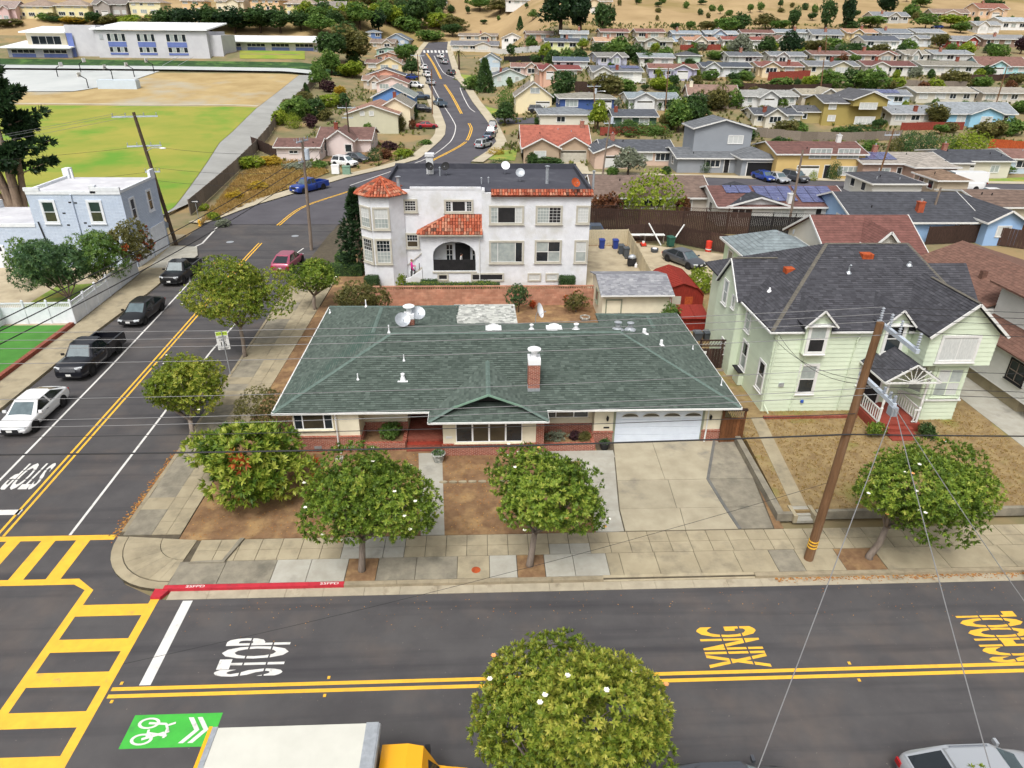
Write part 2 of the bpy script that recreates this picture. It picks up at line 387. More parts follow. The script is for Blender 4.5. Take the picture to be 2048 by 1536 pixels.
# lettering on the red kerb
def text(name,body,m,M4,parent=None,off=.0,cuts=(),bold=.0,size=1.,extr=0.):
    cu=bpy.data.curves.new(name,'FONT'); cu.body=body; cu.offset=bold; cu.size=size; cu.align_x='CENTER'; cu.align_y='CENTER'; cu.extrude=extr; cu.resolution_u=3
    o=bpy.data.objects.new(name,cu); col.objects.link(o); dg=bpy.context.evaluated_depsgraph_get()
    me=bpy.data.meshes.new_from_object(o.evaluated_get(dg)); bpy.data.objects.remove(o)
    if cuts:
        bm=bmesh.new(); bm.from_mesh(me)
        for c,h in cuts:
            for s_ in (c-h,c+h): bmesh.ops.bisect_plane(bm,geom=bm.verts[:]+bm.edges[:]+bm.faces[:],plane_co=(0,s_,0),plane_no=(0,1,0))
            dl=[f for f in bm.faces if abs(f.calc_center_median().y-c)<h]
            bmesh.ops.delete(bm,geom=dl,context='FACES')
        bm.to_mesh(me); bm.free()
    me.transform(M4); me.materials.clear(); me.materials.append(M[m])
    return link(name,me,parent)
def frame(o,ax,ay): # matrix with columns ax, ay (3d), normal, origin
    ax,ay=Vector(ax),Vector(ay); n=ax.cross(ay).normalized(); m=Matrix.Identity(4)
    for i in range(3): m[i][0]=ax[i]; m[i][1]=ay[i]; m[i][2]=n[i]; m[i][3]=o[i]
    return m
for kx_ in (-12.1,-6.55): text('kerb_lettering','SSFPD','paint_w',frame((kx_,22.31,.163),(.30,0,0),(0,.19,0)),pavement,bold=.01)
# gutter slabs
x=-13.1
while x<40:
    L=rng.uniform(1.45,1.7); slab(x,x+L,21.72,22.2,'gutter',.022,name='gutter_slab',gap=.006); x+=L
# debris of dry leaves in the gutter
def debris(name,n,fn,parent=None,s=(.03,.07),label=None):
    V=[];fs=[];a=[]
    for i in range(n):
        x,y,z=fn(); r=rng.uniform(*s); t=rng.uniform(0,6.3); c,s_=math.cos(t)*r,math.sin(t)*r; k=len(V)
        V+=[(x-c,y-s_,z),(x+s_*.5,y-c*.5,z+.01),(x+c,y+s_,z+.004),(x-s_*.5,y+c*.5,z+.012)]; fs.append((k,k+1,k+2,k+3)); a.append(rng.random())
    o=smesh(name,V,fs,'leafdebris',a,parent=parent); o['kind']='stuff'; return o
debris('leaf_litter',900,lambda:(rng.uniform(12.5,30),22.19-abs(rng.gauss(0,.12)),.03),pavement)
debris('leaf_litter',500,lambda:(sx0(30)-.05-abs(rng.gauss(0,.18)),rng.uniform(26,33)+rng.gauss(0,.3),.012),pavement,(.04,.09))
debris('leaf_litter',350,lambda:(rng.uniform(-12,30),21.6-abs(rng.gauss(0,1.1)),.012),pavement,(.015,.04))
# ================================================================ road markings (children of road)
Z=.004
def mk(name,pts,m='paint_y',z=Z): return MB().poly([(p[0],p[1],z) for p in pts]).build(name,m,road)
def rect(name,x0,x1,y0,y1,m='paint_y',z=Z): return mk(name,[(x0,y0),(x1,y0),(x1,y1),(x0,y1)],m,z)
for yy in (17.12,17.42): rect('centre_line',-13.3,60,yy-.078,yy+.078)
for xx in (-13.05,-5.7,4.85,13.6,21):
    for yy in (16.9,17.66): MB().box(xx-.05,xx+.05,yy-.06,yy+.06,.002,.02).build('road_stud','paint_y',road)
# crosswalk over the front street
rect('crosswalk_line',-13.75,-13.4,3,22.0); rect('crosswalk_line',-16.7,-16.35,3,22.42)
yb=[21.55,19.75,18.2,16.55,14.9,13.2,11.5,9.8]
for q in yb: rect('crosswalk_bar',-16.35,-13.75,q-.62,q)
mk('crosswalk_line',[(-16.7,22.4),(-16.35,22.4),(-17.25,23.08),(-17.9,23.08)],'paint_y',.008)
# crosswalk over the side street
rect('crosswalk_line',-40,-17.0,25.62,25.97); rect('crosswalk_line',-40,-17.25,22.75,23.1)
q=-18.05
for i in range(9): mk('crosswalk_bar',[(q-.62,23.1),(q,23.1),(q-.0,25.62),(q-.62,25.62)]); q-=1.55
rect('stop_line',-12.4,-12.0,17.55,21.66,'paint_w')
rect('stop_line',-25.3,-22.4,27.6,28.0,'paint_w')
CUT=((-.13,.010),(.13,.010))
FX=lambda x,y,wx,wy:frame((x,y,Z),(0,wy,0),(-wx,0,0))
text('road_lettering','STOP','paint_w',FX(-8.55,18.7,3.3,.74),road,cuts=CUT,bold=.025)
text('road_lettering','XING','paint_y',FX(9.6,18.62,3.2,.80),road,cuts=CUT,bold=.02)
text('road_lettering','SCHOOL','paint_y',FX(20.45,18.75,3.4,.62),road,cuts=CUT,bold=.03)
text('road_lettering','STOP','paint_w',frame((-23.75,31.0,Z),(-.72,0,0),(0,-3.2,0)),road,cuts=CUT,bold=.025)
# side-street lines
def line(L,w,m,z=Z,name='lane_line',par=None,zf=None):
    V=[];fs=[]
    for i,p in enumerate(L):
        a=Vector(L[max(i-1,0)]);b=Vector(L[min(i+1,len(L)-1)]); d=(b-a).normalized(); n=Vector((-d.y,d.x))*w/2; p=Vector(p)
        for q in (p+n,p-n): V.append((q.x,q.y,(zf(q.x,q.y) if zf else 0)+z))
    fs=[(2*i,2*i+1,2*i+3,2*i+2) for i in range(len(L)-1)]
    return MB().add(V,[f[::-1] for f in fs]).build(name,m,par or road)
def dens(P,n=40):
    P=[Vector(p) for p in P]; out=[]
    for i in range(len(P)-1):
        p0,p1,p2,p3=P[max(i-1,0)],P[i],P[i+1],P[min(i+2,len(P)-1)]
        for k in range(8):
            t=k/8; out.append(.5*((2*p1)+(-p0+p2)*t+(2*p0-5*p1+4*p2-p3)*t*t+(-p0+3*p1-3*p2+p3)*t**3))
    return out+[P[-1]]
for dx in (-.16,.16): line([(-22.3+dx,26.0),(-22.8+dx,40),(-23.4+dx,55),(-24.0+dx,70),(-24.1+dx,75)],.13,'paint_y')
line([(-19.15,26),(-19.4,36),(-19.7,46.3),(-19.6,52)],.13,'paint_w')
line([(-24.9,28.2),(-25.7,44),(-26.2,52),(-26.9,62),(-27.5,63.6),(-28.4,64.2)],.13,'paint_w')
line(dens([(-17.7,67.5),(-18.9,68.2),(-19.4,70),(-19.0,73)]),.13,'paint_w')
line([(-31.2,71),(-30.3,75),(-31.0,82)],.2,'paint_w')
for dx in (-.16,.16): line([Vector(p)+Vector((dx,0)) for p in dens([(-24.1,82.5),(-23.3,92),(-19.4,101),(-15,110)])],.14,'paint_y',.045,'centre_line',street,tz)
Yc=[tuple(q) for q in pxs([(925,290),(942,262),(938,247)])]
for dx in (-.2,.2):
    line([Vector(p)+Vector((dx,0)) for p in dens([(-9.2,126)]+Yc)],.2,'paint_y',.05,'centre_line',street,tz)
    line([Vector(p)+Vector((dx,0)) for p in dens([tuple(q) for q in pxs([(923,228),(905,194),(889,170)])])],.22,'paint_y',.05,'centre_line',street,tz)
    line([Vector(p)+Vector((dx,0)) for p in dens([tuple(q) for q in pxs([(882,158),(866,127),(853,107)])])],.24,'paint_y',.05,'centre_line',street,tz)
WL=[tuple(q) for q in pxs([(700,372),(800,338),(860,315),(900,285),(911,258),(905,240),(880,200),(862,165),(848,130),(841,112)])]
line(dens(WL),.18,'paint_w',.05,'lane_line',street,tz)
line(dens([tuple(q) for q in pxs([(920,176),(925,190),(938,215),(950,225)])]),.2,'paint_w',.05,'lane_line',street,tz)
line(dens([tuple(q) for q in pxs([(868,112),(880,135),(893,150),(930,163)])]),.2,'paint_w',.05,'lane_line',street,tz)
# far zebra crossing
for i in range(7):
    a,b=at(846+7.5*i,101),at(850+7.5*i,101); c,d=at(851+7.5*i,106),at(847+7.5*i,106)
    MB().poly([(p.x,p.y,p.z+.06) for p in (d,c,b,a)]).build('crosswalk_bar','paint_w',street)
# bicycle lane marking on green
rect('bike_patch',-12.0,-9.05,15.08,16.33,'paint_g',.004)
def ring(cx,cy,r0,r1,ex=1.5,n=18):
    b=MB()
    for k in range(n):
        t0,t1=2*pi*k/n,2*pi*(k+1)/n
        b.poly([(cx+r*math.cos(t)*ex,cy+r*math.sin(t),.009) for r,t in ((r0,t0),(r1,t0),(r1,t1),(r0,t1))])
    return b
b=MB()
for cy in (15.4,16.0):
    rb=ring(-11.4,cy,.15,.215,1.7); b.v+=[] ; o=len(b.v); b.add(rb.v,rb.f)
b.build('bike_symbol','paint_w',road)
b=MB()
def stroke(b,x0,y0,x1,y1,w):
    d=Vector((x1-x0,y1-y0)).normalized(); n=Vector((-d.y,d.x))*w/2
    b.poly([(x0-n.x,y0-n.y,.014),(x1-n.x,y1-n.y,.014),(x1+n.x,y1+n.y,.014),(x0+n.x,y0+n.y,.014)])
stroke(b,-11.4,15.4,-10.75,15.62,.09); b.build('bike_symbol','paint_w',road)
for i,(p) in enumerate(((-11.4,16.0,-10.8,15.95),(-10.8,15.95,-10.62,15.62),(-11.25,15.62,-10.62,15.5),(-10.7,15.42,-10.7,15.8),(-10.72,15.9,-10.5,15.98),(-11.25,15.45,-11.3,15.75))):
    b=MB(); stroke(b,*p,.08); 
    for k in range(len(b.v)): b.v[k]=(b.v[k][0],b.v[k][1],.016+.0015*i)
    b.build('bike_symbol','paint_w',road)
for dx in (0,.3):
    for s_ in (1,-1):
        b=MB(); b.poly([(p[0],p[1],.009) for p in [(-10.15+dx,15.7+s_*.48),(-9.98+dx,15.7+s_*.48),(-9.62+dx,15.7),(-9.79+dx,15.7)][::s_]]); b.build('bike_chevron','paint_w',road)
# asphalt patches and far-side kerb of the front street
far=struct(MB().prism([(-13,3),(120,3),(120,11.5),(-13,11.5)],-.05,.15).build('far_pavement','conc_tan'))
# ================================================================ lots
yard0=debris('yard_litter',2600,lambda:(rng.uniform(-13.7,6.0),rng.uniform(25.5,32.2),.14),None,(.02,.06)); tag(yard0,'dry leaf litter scattered over the brown front yard','leaf litter')
yard=struct(MB().prism([(-13.95,25.35),(14.15,25.35),(14.15,55.2),(-13.65,55.2),(-13.8,42)],-.05,.13).build('yard','dirt'))
lot2=struct(MB().prism([(-13.6,55.2),(18,55.2),(18,79),(-13.2,79),(-13.55,62)],-.05,.131).build('back_lot','dirt'))
lawnG=struct(MB().prism([(14.4,26.2),(60,26.2),(60,58),(14.6,58),(14.9,33)],-.05,.45).build('raised_lawn','drylawn'))
# ================================================================ shared building helpers
mat('white','#e4e3dd','#d8d6cf',s=3,rough=.7); mat('cream','#e3dcc4','#d6cfb8',s=1.2,rough=.85,bump=.15,bs=40)
mat('trimwhite','#d9d9d6','#cfcfcc',s=4,rough=.65); mat('galv','#b8bdc2','#a4a9ae',s=6,rough=.45,metal=.5); mat('whitemetal','#e9eaec',rough=.4)
mat('glass','#20262a','#2d353a',s=.7,rough=.08,spec=.8); mat('glass_pale','#8f9896','#a9b0ac',s=1.5,rough=.15,spec=.6); mat('curtain','#c9cbc8','#b5b8b6',s=4,rough=.6,stretch=(6,6,1))
mat('glass_warm','#4a4436','#36342c',s=.9,rough=.1,spec=.8); mat('black','#1c1c1e',rough=.6); mat('dark','#2b2a2b','#1f1f20',s=2,rough=.8)
mat('brick','#8a3f2e','#a05a45',s=9,brick=(.21,.075,'#b9a99a',.008),bump=.6); mat('brickpale','#b98a72','#a87660',s=1.2,brick=(.4,.2,'#9b7766',.006),bump=.4)
mat('redbrick','#7d4538','#8c5445',s=8,brick=(.2,.07,'#8d3526',.006),bump=.5)
mat('shingle_g','#414b45',['#4e5952','#57625b','#48524c','#606b64'],attr=True,rough=.95); mat('shingle_base','#3f524a',rough=.95); mat('cap_g','#66766f','#56665f',s=5,rough=.95)
mat('shingle_d','#38383c',['#424247','#4a4a4f','#3d3d42','#525257'],attr=True,rough=.92); mat('shingle_dbase','#37373d',rough=.92); mat('cap_d','#6a655c','#59564f',s=4,rough=.95)
mat('patina','#9a9b95','#71736f',s=9,rough=.95,bump=.6,bs=30,c3='#c9cac3',s3=6,t3=(.5,.6))
mat('woodgate','#7a4f30','#5c3921',s=4,rough=.8,stretch=(8,8,1),rnd=.25); mat('wooddark','#4a3730','#33261f',s=4,rough=.9,stretch=(6,6,.6),rnd=.3); mat('woodgrey','#8a7f74','#6d645a',s=5,rough=.9,stretch=(6,6,1),rnd=.2)
mat('fencebeige','#c9bda0','#b3a78b',s=4,rough=.9,stretch=(6,6,1),rnd=.12)
class W:       # a wall frame: origin, unit direction; u along, v up, d outwards
    def __init__(s,o,ax): s.o=Vector(o); s.a=Vector((ax[0],ax[1],0)).normalized(); s.n=s.a.cross(Vector((0,0,1)))
    def p(s,u,v,d=0): return s.o+s.a*u+Vector((0,0,v))+s.n*d
    def box(s,b,u0,u1,v0,v1,d0,d1):
        return b.obox(s.p((u0+u1)/2,(v0+v1)/2,(d0+d1)/2),s.a*(u1-u0)/2,-s.n*(d1-d0)/2,Vector((0,0,(v1-v0)/2)))
def win(par,w,u0,u1,v0,v1,cols=1,rows=1,trim=.1,tm='trimwhite',fm=None,glass='glass',sill=True,split=(),name='window',t=.03,proud=.085):
    fm=fm or tm; b=MB()
    w.box(b,u0-trim,u0,v0-trim,v1+trim,.0,proud); w.box(b,u1,u1+trim,v0-trim,v1+trim,.0,proud)
    w.box(b,u0,u1,v1,v1+trim,0,proud); w.box(b,u0,u1,v0-trim,v0,0,proud)
    if sill: w.box(b,u0-trim-.05,u1+trim+.05,v0-trim-.05,v0-trim,0,proud+.05)
    o=b.build(name,tm,par)
    cs=list(split) if split else [(i/cols,(i+1)/cols) for i in range(cols)]
    b=MB(); gl=glass if isinstance(glass,(list,tuple)) else [glass]
    for i,(a,c) in enumerate(cs):
        for j in range(rows):
            x0,x1=u0+(u1-u0)*a,u0+(u1-u0)*c; y0,y1=v0+(v1-v0)*j/rows,v0+(v1-v0)*(j+1)/rows
            q=MB(); w.box(q,x0+t,x1-t,y0+t,y1-t,.03,.042); q.build('pane',gl[(i+j)%len(gl)],o)
            w.box(b,x0,x0+t,y0,y1,0,.06); w.box(b,x1-t,x1,y0,y1,0,.06); w.box(b,x0+t,x1-t,y0,y0+t,0,.06); w.box(b,x0+t,x1-t,y1-t,y1,0,.06)
    b.build('sash',fm,o)
    return o
def muntins(o,w,u0,u1,v0,v1,cols,rows,m='trimwhite',t=.022,d=.055):
    b=MB()
    for i in range(1,cols): x=u0+(u1-u0)*i/cols; w.box(b,x-t/2,x+t/2,v0,v1,.042,d)
    for j in range(1,rows): y=v0+(v1-v0)*j/rows; w.box(b,u0,u1,y-t/2,y+t/2,.042,d-.003)
    return b.build('muntins',m,o)
def clip(P,axis,val,keep):
    out=[]
    for i in range(len(P)):
        a,b=P[i],P[(i+1)%len(P)]; da,db=(a[axis]-val)*keep,(b[axis]-val)*keep
        if da>=0: out.append(a)
        if (da>=0)!=(db>=0):
            t=da/(da-db); out.append((a[0]+(b[0]-a[0])*t,a[1]+(b[1]-a[1])*t))
    return out
def shingles(name,P,par,m,ex=.15,tab=.3,t=.022,jit=.35):
    """real shingle tabs laid in courses over the planar convex polygon P (3d)"""
    P=[Vector(p) for p in P]; n=Vector((0,0,0))
    for i in range(len(P)): n+=(P[i]-P[0]).cross(P[(i+1)%len(P)]-P[0])
    n.normalize(); 
    if n.z<0: n=-n
    u=(Vector((0,0,1))-n*n.z).normalized(); v=u.cross(n); o=P[0]
    Q=[((p-o).dot(v),(p-o).dot(u)) for p in P]; lo=min(q[1] for q in Q); hi=max(q[1] for q in Q)
    V=[];fs=[];a=[]; k=0; y=lo
    while y<hi-.02:
        S=clip(clip(Q,1,y,1),1,min(y+ex*1.02,hi),-1)
        if len(S)>=3:
            x0,x1=min(s[0] for s in S),max(s[0] for s in S); x=x0-rng.uniform(0,tab)
            while x<x1:
                wd=tab*rng.uniform(1-jit,1+jit); T=clip(clip(S,0,x,1),0,x+wd-.006,-1)
                if len(T)>=3:
                    rv=rng.random(); ti=t*rng.uniform(.7,1.3); i0=len(V)
                    for q in T:
                        h=.006+ti*(1-(q[1]-y)/ex); V.append(o+v*q[0]+u*q[1]+n*h)
                    if len(T)==4: fs.append(tuple(range(i0,i0+4)))
                    else:
                        for z in range(1,len(T)-1): fs.append((i0,i0+z,i0+z+1,i0+z+1))
                    a+= [rv]*(1 if len(T)==4 else len(T)-2)
                    # front edge
                    lowp=[i for i in range(len(T)) if T[i][1]<y+1e-4]
                    if len(lowp)==2:
                        j=len(V)
                        for i in lowp: q=T[i]; V.append(o+v*q[0]+u*q[1]-n*.002)
                        fs.append((i0+lowp[0],j,j+1,i0+lowp[1])); a.append(rv*.12)
                x+=wd
        y+=ex; k+=1
    b=MB(); 
    for f,av in zip(fs,a): b.f.append(f if f[2]!=f[3] else f[:3]); b.m.append(0); b.a.append(av+.001)
    b.v=[tuple(p) for p in V]
    # make tops face outwards
    for i,f in enumerate(b.f):
        A,B_,C=(Vector(b.v[j]) for j in f[:3])
        if (B_-A).cross(C-A).dot(n)<0: b.f[i]=f[::-1]
    return b.build(name,m,par,kind='stuff')
def caps(name,lines,par,m,w=.26,step=.2):
    b=MB()
    for a,c in lines:
        a,c=Vector(a),Vector(c); d=c-a; L=d.length; dn=d.normalized(); sd=dn.cross(Vector((0,0,1))).normalized(); up=sd.cross(dn); k=int(L/step)
        for i in range(k):
            p=a+dn*(i+.5)*L/k+up*.03
            for s in (-1,1):
                e=(sd*s-up*.32).normalized()
                q=[p-dn*step*.55+up*.012,p+dn*step*.55,p+dn*step*.55+e*w/2,p-dn*step*.55+e*w/2+up*.012]
                b.ext(q if s>0 else q[::-1],-up*.012)
    return b.build(name,m,par,kind='stuff')
def gutter(par,L,m='trimwhite',name='gutter',s=.085):
    b=MB()
    for a,c in zip(L,L[1:]): b.bar(a,c,s,s*1.05)
    return b.build(name,m,par)
def vent(par,x,y,z,h=.35,r=.06,m='whitemetal',base=True,name='roof_vent',cap=False):
    b=MB(); b.cyl(x,y,z-.05,z+h,r,r*.95,8)
    if base: b.lathe(x,y,[(r*2.6,z-.03),(r*2.4,z+.02),(r*1.1,z+.14)],8)
    if cap: b.lathe(x,y,[(r*1.5,z+h),(r*1.6,z+h+.05),(0,z+h+.12)],10)
    return b.build(name,m,par)
def dish(label,base,az,el=.5,r=.36,mast=.5,grp=None,m='galv',off=.25):
    """satellite dish on a bent mast"""
    t=thing('satellite_dish',label,'satellite dish',base,az,grp)
    b=MB(); b.tube([(0,0,-.02),(0,0,mast*.6),(0,-off*.5,mast)],.022,6); b.build('mast','galv',t)
    c=Vector((0,-off*.5-.06,mast+.05)); d=Vector((0,-math.cos(el),math.sin(el)))
    b=MB(); prof=[(r*i/4,.28*r*(i/4)**2) for i in range(5)]
    b.lathe(0,0,prof,16); b.lathe(0,0,[(q[0],q[1]-.012) for q in prof][::-1],16)
    q=Vector((0,0,1)).rotation_difference(d).to_matrix().to_4x4(); b.xf(Matrix.Translation(c)@q); b.build('reflector',m,t,smooth=True)
    b=MB(); tip=c+d*r*.95+Vector((0,0,-r*.35)); b.tube([c+Vector((0,0,-r*.75)),tip],.014,5); b.obox(tip,(.03,0,0),(0,.05,0),(0,0,.03)); b.build('feed_arm','galv',t)
    return t
# ================================================================ ranch house
EZ,EY,RY,RZ,PT=2.72,32.45,38.2,4.79,.36
XL,XR=-11.2,14.1
H=wthing('ranch_house','long single-storey corner house with green shingle hip roof and cream walls','house',(1.4,38,.13))
b=MB(); z0,z1=.1,2.7
b.prism([(-10.2,32.65),(-6.75,32.65),(-6.75,34.2),(-4.3,34.2),(-4.3,36.2),(-2.2,36.2),(-2.2,32.1),(2.85,32.1),(2.85,33.9),(6.2,33.9),(6.2,33.2),(13.4,33.2),(13.4,45.8),(8.7,45.8),(8.7,42),(-2.4,42),(-2.4,47.4),(-10.4,47.4)],z0,z1)
b.build('wall','cream',H)
# brick wainscot
def wains(x0,x1,y,h=.9,d=.07): b=MB(); b.box(x0-.03,x1+.03,y-d,y+.02,.08,.13+h); b.box(x0-.06,x1+.06,y-d-.05,y+.02,.13+h,.19+h); b.build('brick_wainscot','brick',H)
wains(-10.2,-6.75,32.65,.95); wains(-2.2,2.85,32.1,.68); wains(6.2,7.25,33.2,.7); wains(12.4,13.4,33.2,.7)
for q_ in ((-10.3,-10.2,32.67,47.2,.08,1.0),(2.86,3.3,32.15,33.9,.08,2.6),(-6.76,-6.66,32.7,34.1,.08,.9),(-6.7,-4.3,34.1,34.22,.08,1.1),(2.9,6.2,33.8,33.92,.08,1.0)): MB().box(*q_).build('brick_wainscot','brick',H)
# planters in front of the recesses
b=MB(); b.box(-6.6,-4.35,32.65,32.85,.08,.6); b.box(-4.5,-4.3,32.85,34.1,.08,.6); b.build('planter_wall','brick',H)
b=MB(); b.box(-6.66,-4.5,32.85,34.1,.08,.5); b.build('planter_soil','dirt',H)
b=MB(); b.box(3.3,6.2,32.35,32.58,.08,.55); b.box(6.0,6.2,32.58,33.8,.08,.55); b.build('planter_wall','brick',H)
b=MB(); b.box(3.3,6.0,32.58,33.8,.08,.45); b.build('planter_soil','dirt',H)
# porch
b=MB(); b.box(-4.28,-2.22,33.2,36.2,.1,.5); b.box(-4.28,-2.22,32.85,33.2,.1,.34); b.box(-4.28,-2.22,32.5,32.85,.1,.22); b.build('porch_step','redbrick',H)
wd=W((-4.3,36.2,0),(1,0,0))
b=MB(); wd.box(b,.35,1.6,.5,2.5,.0,.06); d_=b.build('door','#x' if 0 else mat('doorgreen','#5d7a63','#54705a',s=2,rough=.5),H)
q=MB(); wd.box(q,.75,1.2,1.85,2.25,.06,.075); q.build('pane','glass',d_); q=MB(); wd.box(q,1.42,1.5,1.4,1.5,.06,.12); q.build('handle','galv',d_)
q=MB(); wd.box(q,.22,.35,.5,2.6,0,.09); wd.box(q,1.6,1.73,.5,2.6,0,.09); wd.box(q,.35,1.6,2.5,2.6,0,.09); q.build('door_frame','white',H)
q=MB(); q.box(-5.9,-4.9,34.05,34.2,1.72,1.8); q.build('shelf','dark',H)
# windows
w1=W((-10.2,32.65,0),(1,0,0)); win(H,w1,.0,2.05,1.6,2.5,split=((0,.22),(.22,.78),(.78,1)),tm='cream',fm='whitemetal',glass=['glass','glass_warm'],trim=.05)
w2=W((-2.2,32.1,0),(1,0,0)); win(H,w2,.7,4.3,.98,2.2,cols=4,tm='cream',fm='whitemetal',glass=['glass','glass_warm','glass_warm','glass'],trim=.05,t=.045)
w3=W((2.85,33.9,0),(1,0,0)); win(H,w3,.35,3.1,1.42,2.2,split=((0,.33),(.33,.7),(.7,1)),tm='cream',fm='whitemetal',glass=['glass','glass_warm'],trim=.05)
w4=W((-6.75,34.2,0),(1,0,0)); win(H,w4,.7,1.5,1.95,2.2,tm='cream',trim=.05,glass='glass_warm')
# garage door
wg=W((6.2,33.2,0),(1,0,0)); b=MB(); mat('sagetrim','#8d927f','#7e8371',s=3,rough=.7)
wg.box(b,1.08,1.2,.1,2.25,0,.05); wg.box(b,6.1,6.22,.1,2.25,0,.05); wg.box(b,1.2,6.1,2.13,2.25,0,.05); b.build('garage_frame','sagetrim',H)
mat('garage','#d3dbe6','#cbd3df',s=2,rough=.5)
q=MB(); wg.box(q,1.2,6.1,.1,2.13,-.02,.006); gd=q.build('garage_door','garage',H)
for k in range(4):
    q=MB(); wg.box(q,1.21,6.09,.13+k*.5,.13+k*.5+.485,.006,.035); 
    if k<3:
        for r_ in range(3): wg.box(q,1.23,6.07,.15+k*.5+r_*.155,.15+k*.5+r_*.155+.13,.035,.043)
    s_=q.build('door_section','garage',gd)
for k in range(4):
    u=1.5+k*1.185; q=MB(); pts=[wg.p(u+.5-.46*math.cos(t),1.8+.22*math.sin(t),.04) for t in [pi*i/10 for i in range(11)]]; q.ext(pts,wg.n*.01); q.build('arched_pane','glass_warm',gd)
    q=MB(); 
    for i in range(10):
        t=pi*(i+.5)/10; q.bar(wg.p(u+.5-.47*math.cos(t-pi/20),1.8+.23*math.sin(t-pi/20),.05),wg.p(u+.5-.47*math.cos(t+pi/20),1.8+.23*math.sin(t+pi/20),.05),.03,.03)
    q.bar(wg.p(u+.02,1.8,.05),wg.p(u+.98,1.8,.05),.03,.03); q.build('pane_trim','trimwhite',gd)
for u in (.72,6.55):
    q=MB(); c=wg.p(u,1.75,.14); q.lathe(c.x,c.y,[(0,c.z-.18),(.06,c.z-.12),(.085,c.z+.06),(.03,c.z+.15),(0,c.z+.2)],6); q.bar(c+Vector((0,.14,.1)),c+Vector((0,0,.1)),.03,.03); q.build('wall_lamp','black',H)
q=MB(); wg.box(q,.55,.88,1.05,1.15,0,.02); q.build('number_plate','dark',H)
q=MB(); w2.box(q,.16,.5,1.2,1.34,0,.02); q.build('number_plate','trimwhite',H)
for w_,u in ((w1,2.75),(w1,.9),(w2,3.0)):
    q=MB(); w_.box(q,u,u+.4,.35,.52,.07,.09); q.build('foundation_vent','galv',H)
# roof planes
LRX=-6.72; LRY=43.8; RRX=11.15; RRY=43.2; LZ=4.35; RZ2=3.82
FLr=(XL+5.75,RY,RZ); FRr=(XR-5.75,RY,RZ)
planes=dict(front=[(XL,EY,EZ),(XR,EY,EZ),FRr,FLr],
 left=[(XL,48.3,EZ),(XL,EY,EZ),FLr,(LRX,RY+1.15,LZ+.03),(LRX,LRY,LZ)],
 right=[(XR,EY,EZ),(XR,46.5,EZ),(RRX,RRY,RZ2),(RRX,RY+2.9,RZ2+.02),FRr])
back=[FLr,FRr,(9.2,41.6,4.0),(-5.2,41.6,4.0)]
lw=[(LRX,RY+1.15,LZ),(LRX,LRY,LZ),(-1.75,48.3,EZ),(-1.75,42.4,EZ)]; lb=[(LRX,LRY,LZ),(XL,48.3,EZ),(-1.75,48.3,EZ)]
rw=[(RRX,RRY,RZ2),(RRX,RY+2.9,RZ2),(8.2,41.4,EZ+.05),(8.2,46.5,EZ)]; rb=[(RRX,RRY,RZ2),(XR,46.5,EZ),(8.2,46.5,EZ)]
b=MB()
for P in list(planes.values())+[back,lw,lb,rw,rb]:
    P=[Vector(p) for p in P]; n=(P[1]-P[0]).cross(P[2]-P[0])
    b.ext(P,(0,0,-.12))
roof=b.build('roof','shingle_base',H)
for P in list(planes.values())+[lw,lb,rw,rb]: shingles('shingles',P,roof,'shingle_g',.16,.26,.034)
shingles('shingles',back,roof,'shingle_g',.16,.26,.034)
V3=lambda *a:Vector(a)
up=Vector((0,0,.02))
caps('ridge_caps',[(Vector((XL,EY,EZ))+up,Vector(FLr)+up),(Vector((XR,EY,EZ))+up,Vector(FRr)+up),(Vector(FLr)+up,Vector(FRr)+up),((LRX,RY+1.15,LZ+.02),(LRX,LRY,LZ+.02)),((RRX,RY+2.9,RZ2+.02),(RRX,RRY,RZ2+.02)),((LRX,LRY,LZ+.02),(XL,48.3,EZ+.02)),((LRX,LRY,LZ+.02),(-1.75,48.3,EZ+.02)),((RRX,RRY,RZ2+.02),(XR,46.5,EZ+.02)),((RRX,RRY,RZ2+.02),(8.2,46.5,EZ+.02))],roof,'cap_g')
BZ=2.64
gutter(H,[(XL-.05,EY-.05,EZ-.07),(-2.9,EY-.05,EZ-.07)]); gutter(H,[(-2.9,EY-.05,BZ-.06),(-2.9,31.35,BZ-.06),(3.45,31.35,BZ-.06),(3.45,EY-.05,BZ-.06)]); gutter(H,[(3.45,EY-.05,EZ-.07),(XR+.05,EY-.05,EZ-.07)])
gutter(H,[(XL-.05,EY,EZ-.05),(XL-.05,48.3,EZ-.05)]); gutter(H,[(XR+.05,EY,EZ-.05),(XR+.05,46.5,EZ-.05)])
# porch bay: gable on hip
BE=2.64; BY=31.4
def bp(x,y,z): return (x,y,z)
ap=(.27,31.75,4.42); apb=(.27,35.9,4.45); gl_,gr_=(-1.25,31.75,3.62),(1.79,31.75,3.62)
skirt=[(-2.9,BY,BE),(3.45,BY,BE),(2.05,31.95,3.55),(-1.5,31.95,3.55)]
lsl=[(-2.9,BY,BE),(-1.5,31.9,3.52),(.27,31.55,4.4),(.27,36.2,4.6)]; 
lefts=[(-2.9,BY,BE),(-1.35,31.55,3.6),(.27,31.5,4.42),(.27,36.0,4.55),(-2.9,32.4,3.2)]
rights=[(3.45,BY,BE),(3.45,32.4,3.2),(.27,36.0,4.55),(.27,31.5,4.42),(1.89,31.55,3.6)]
def fitplane(P,ridge,eave): return P
lefts=[(-2.9,BY,BE),(.27,31.5,4.44),(.27,36.0,4.62),(-2.9,32.45,3.22)]
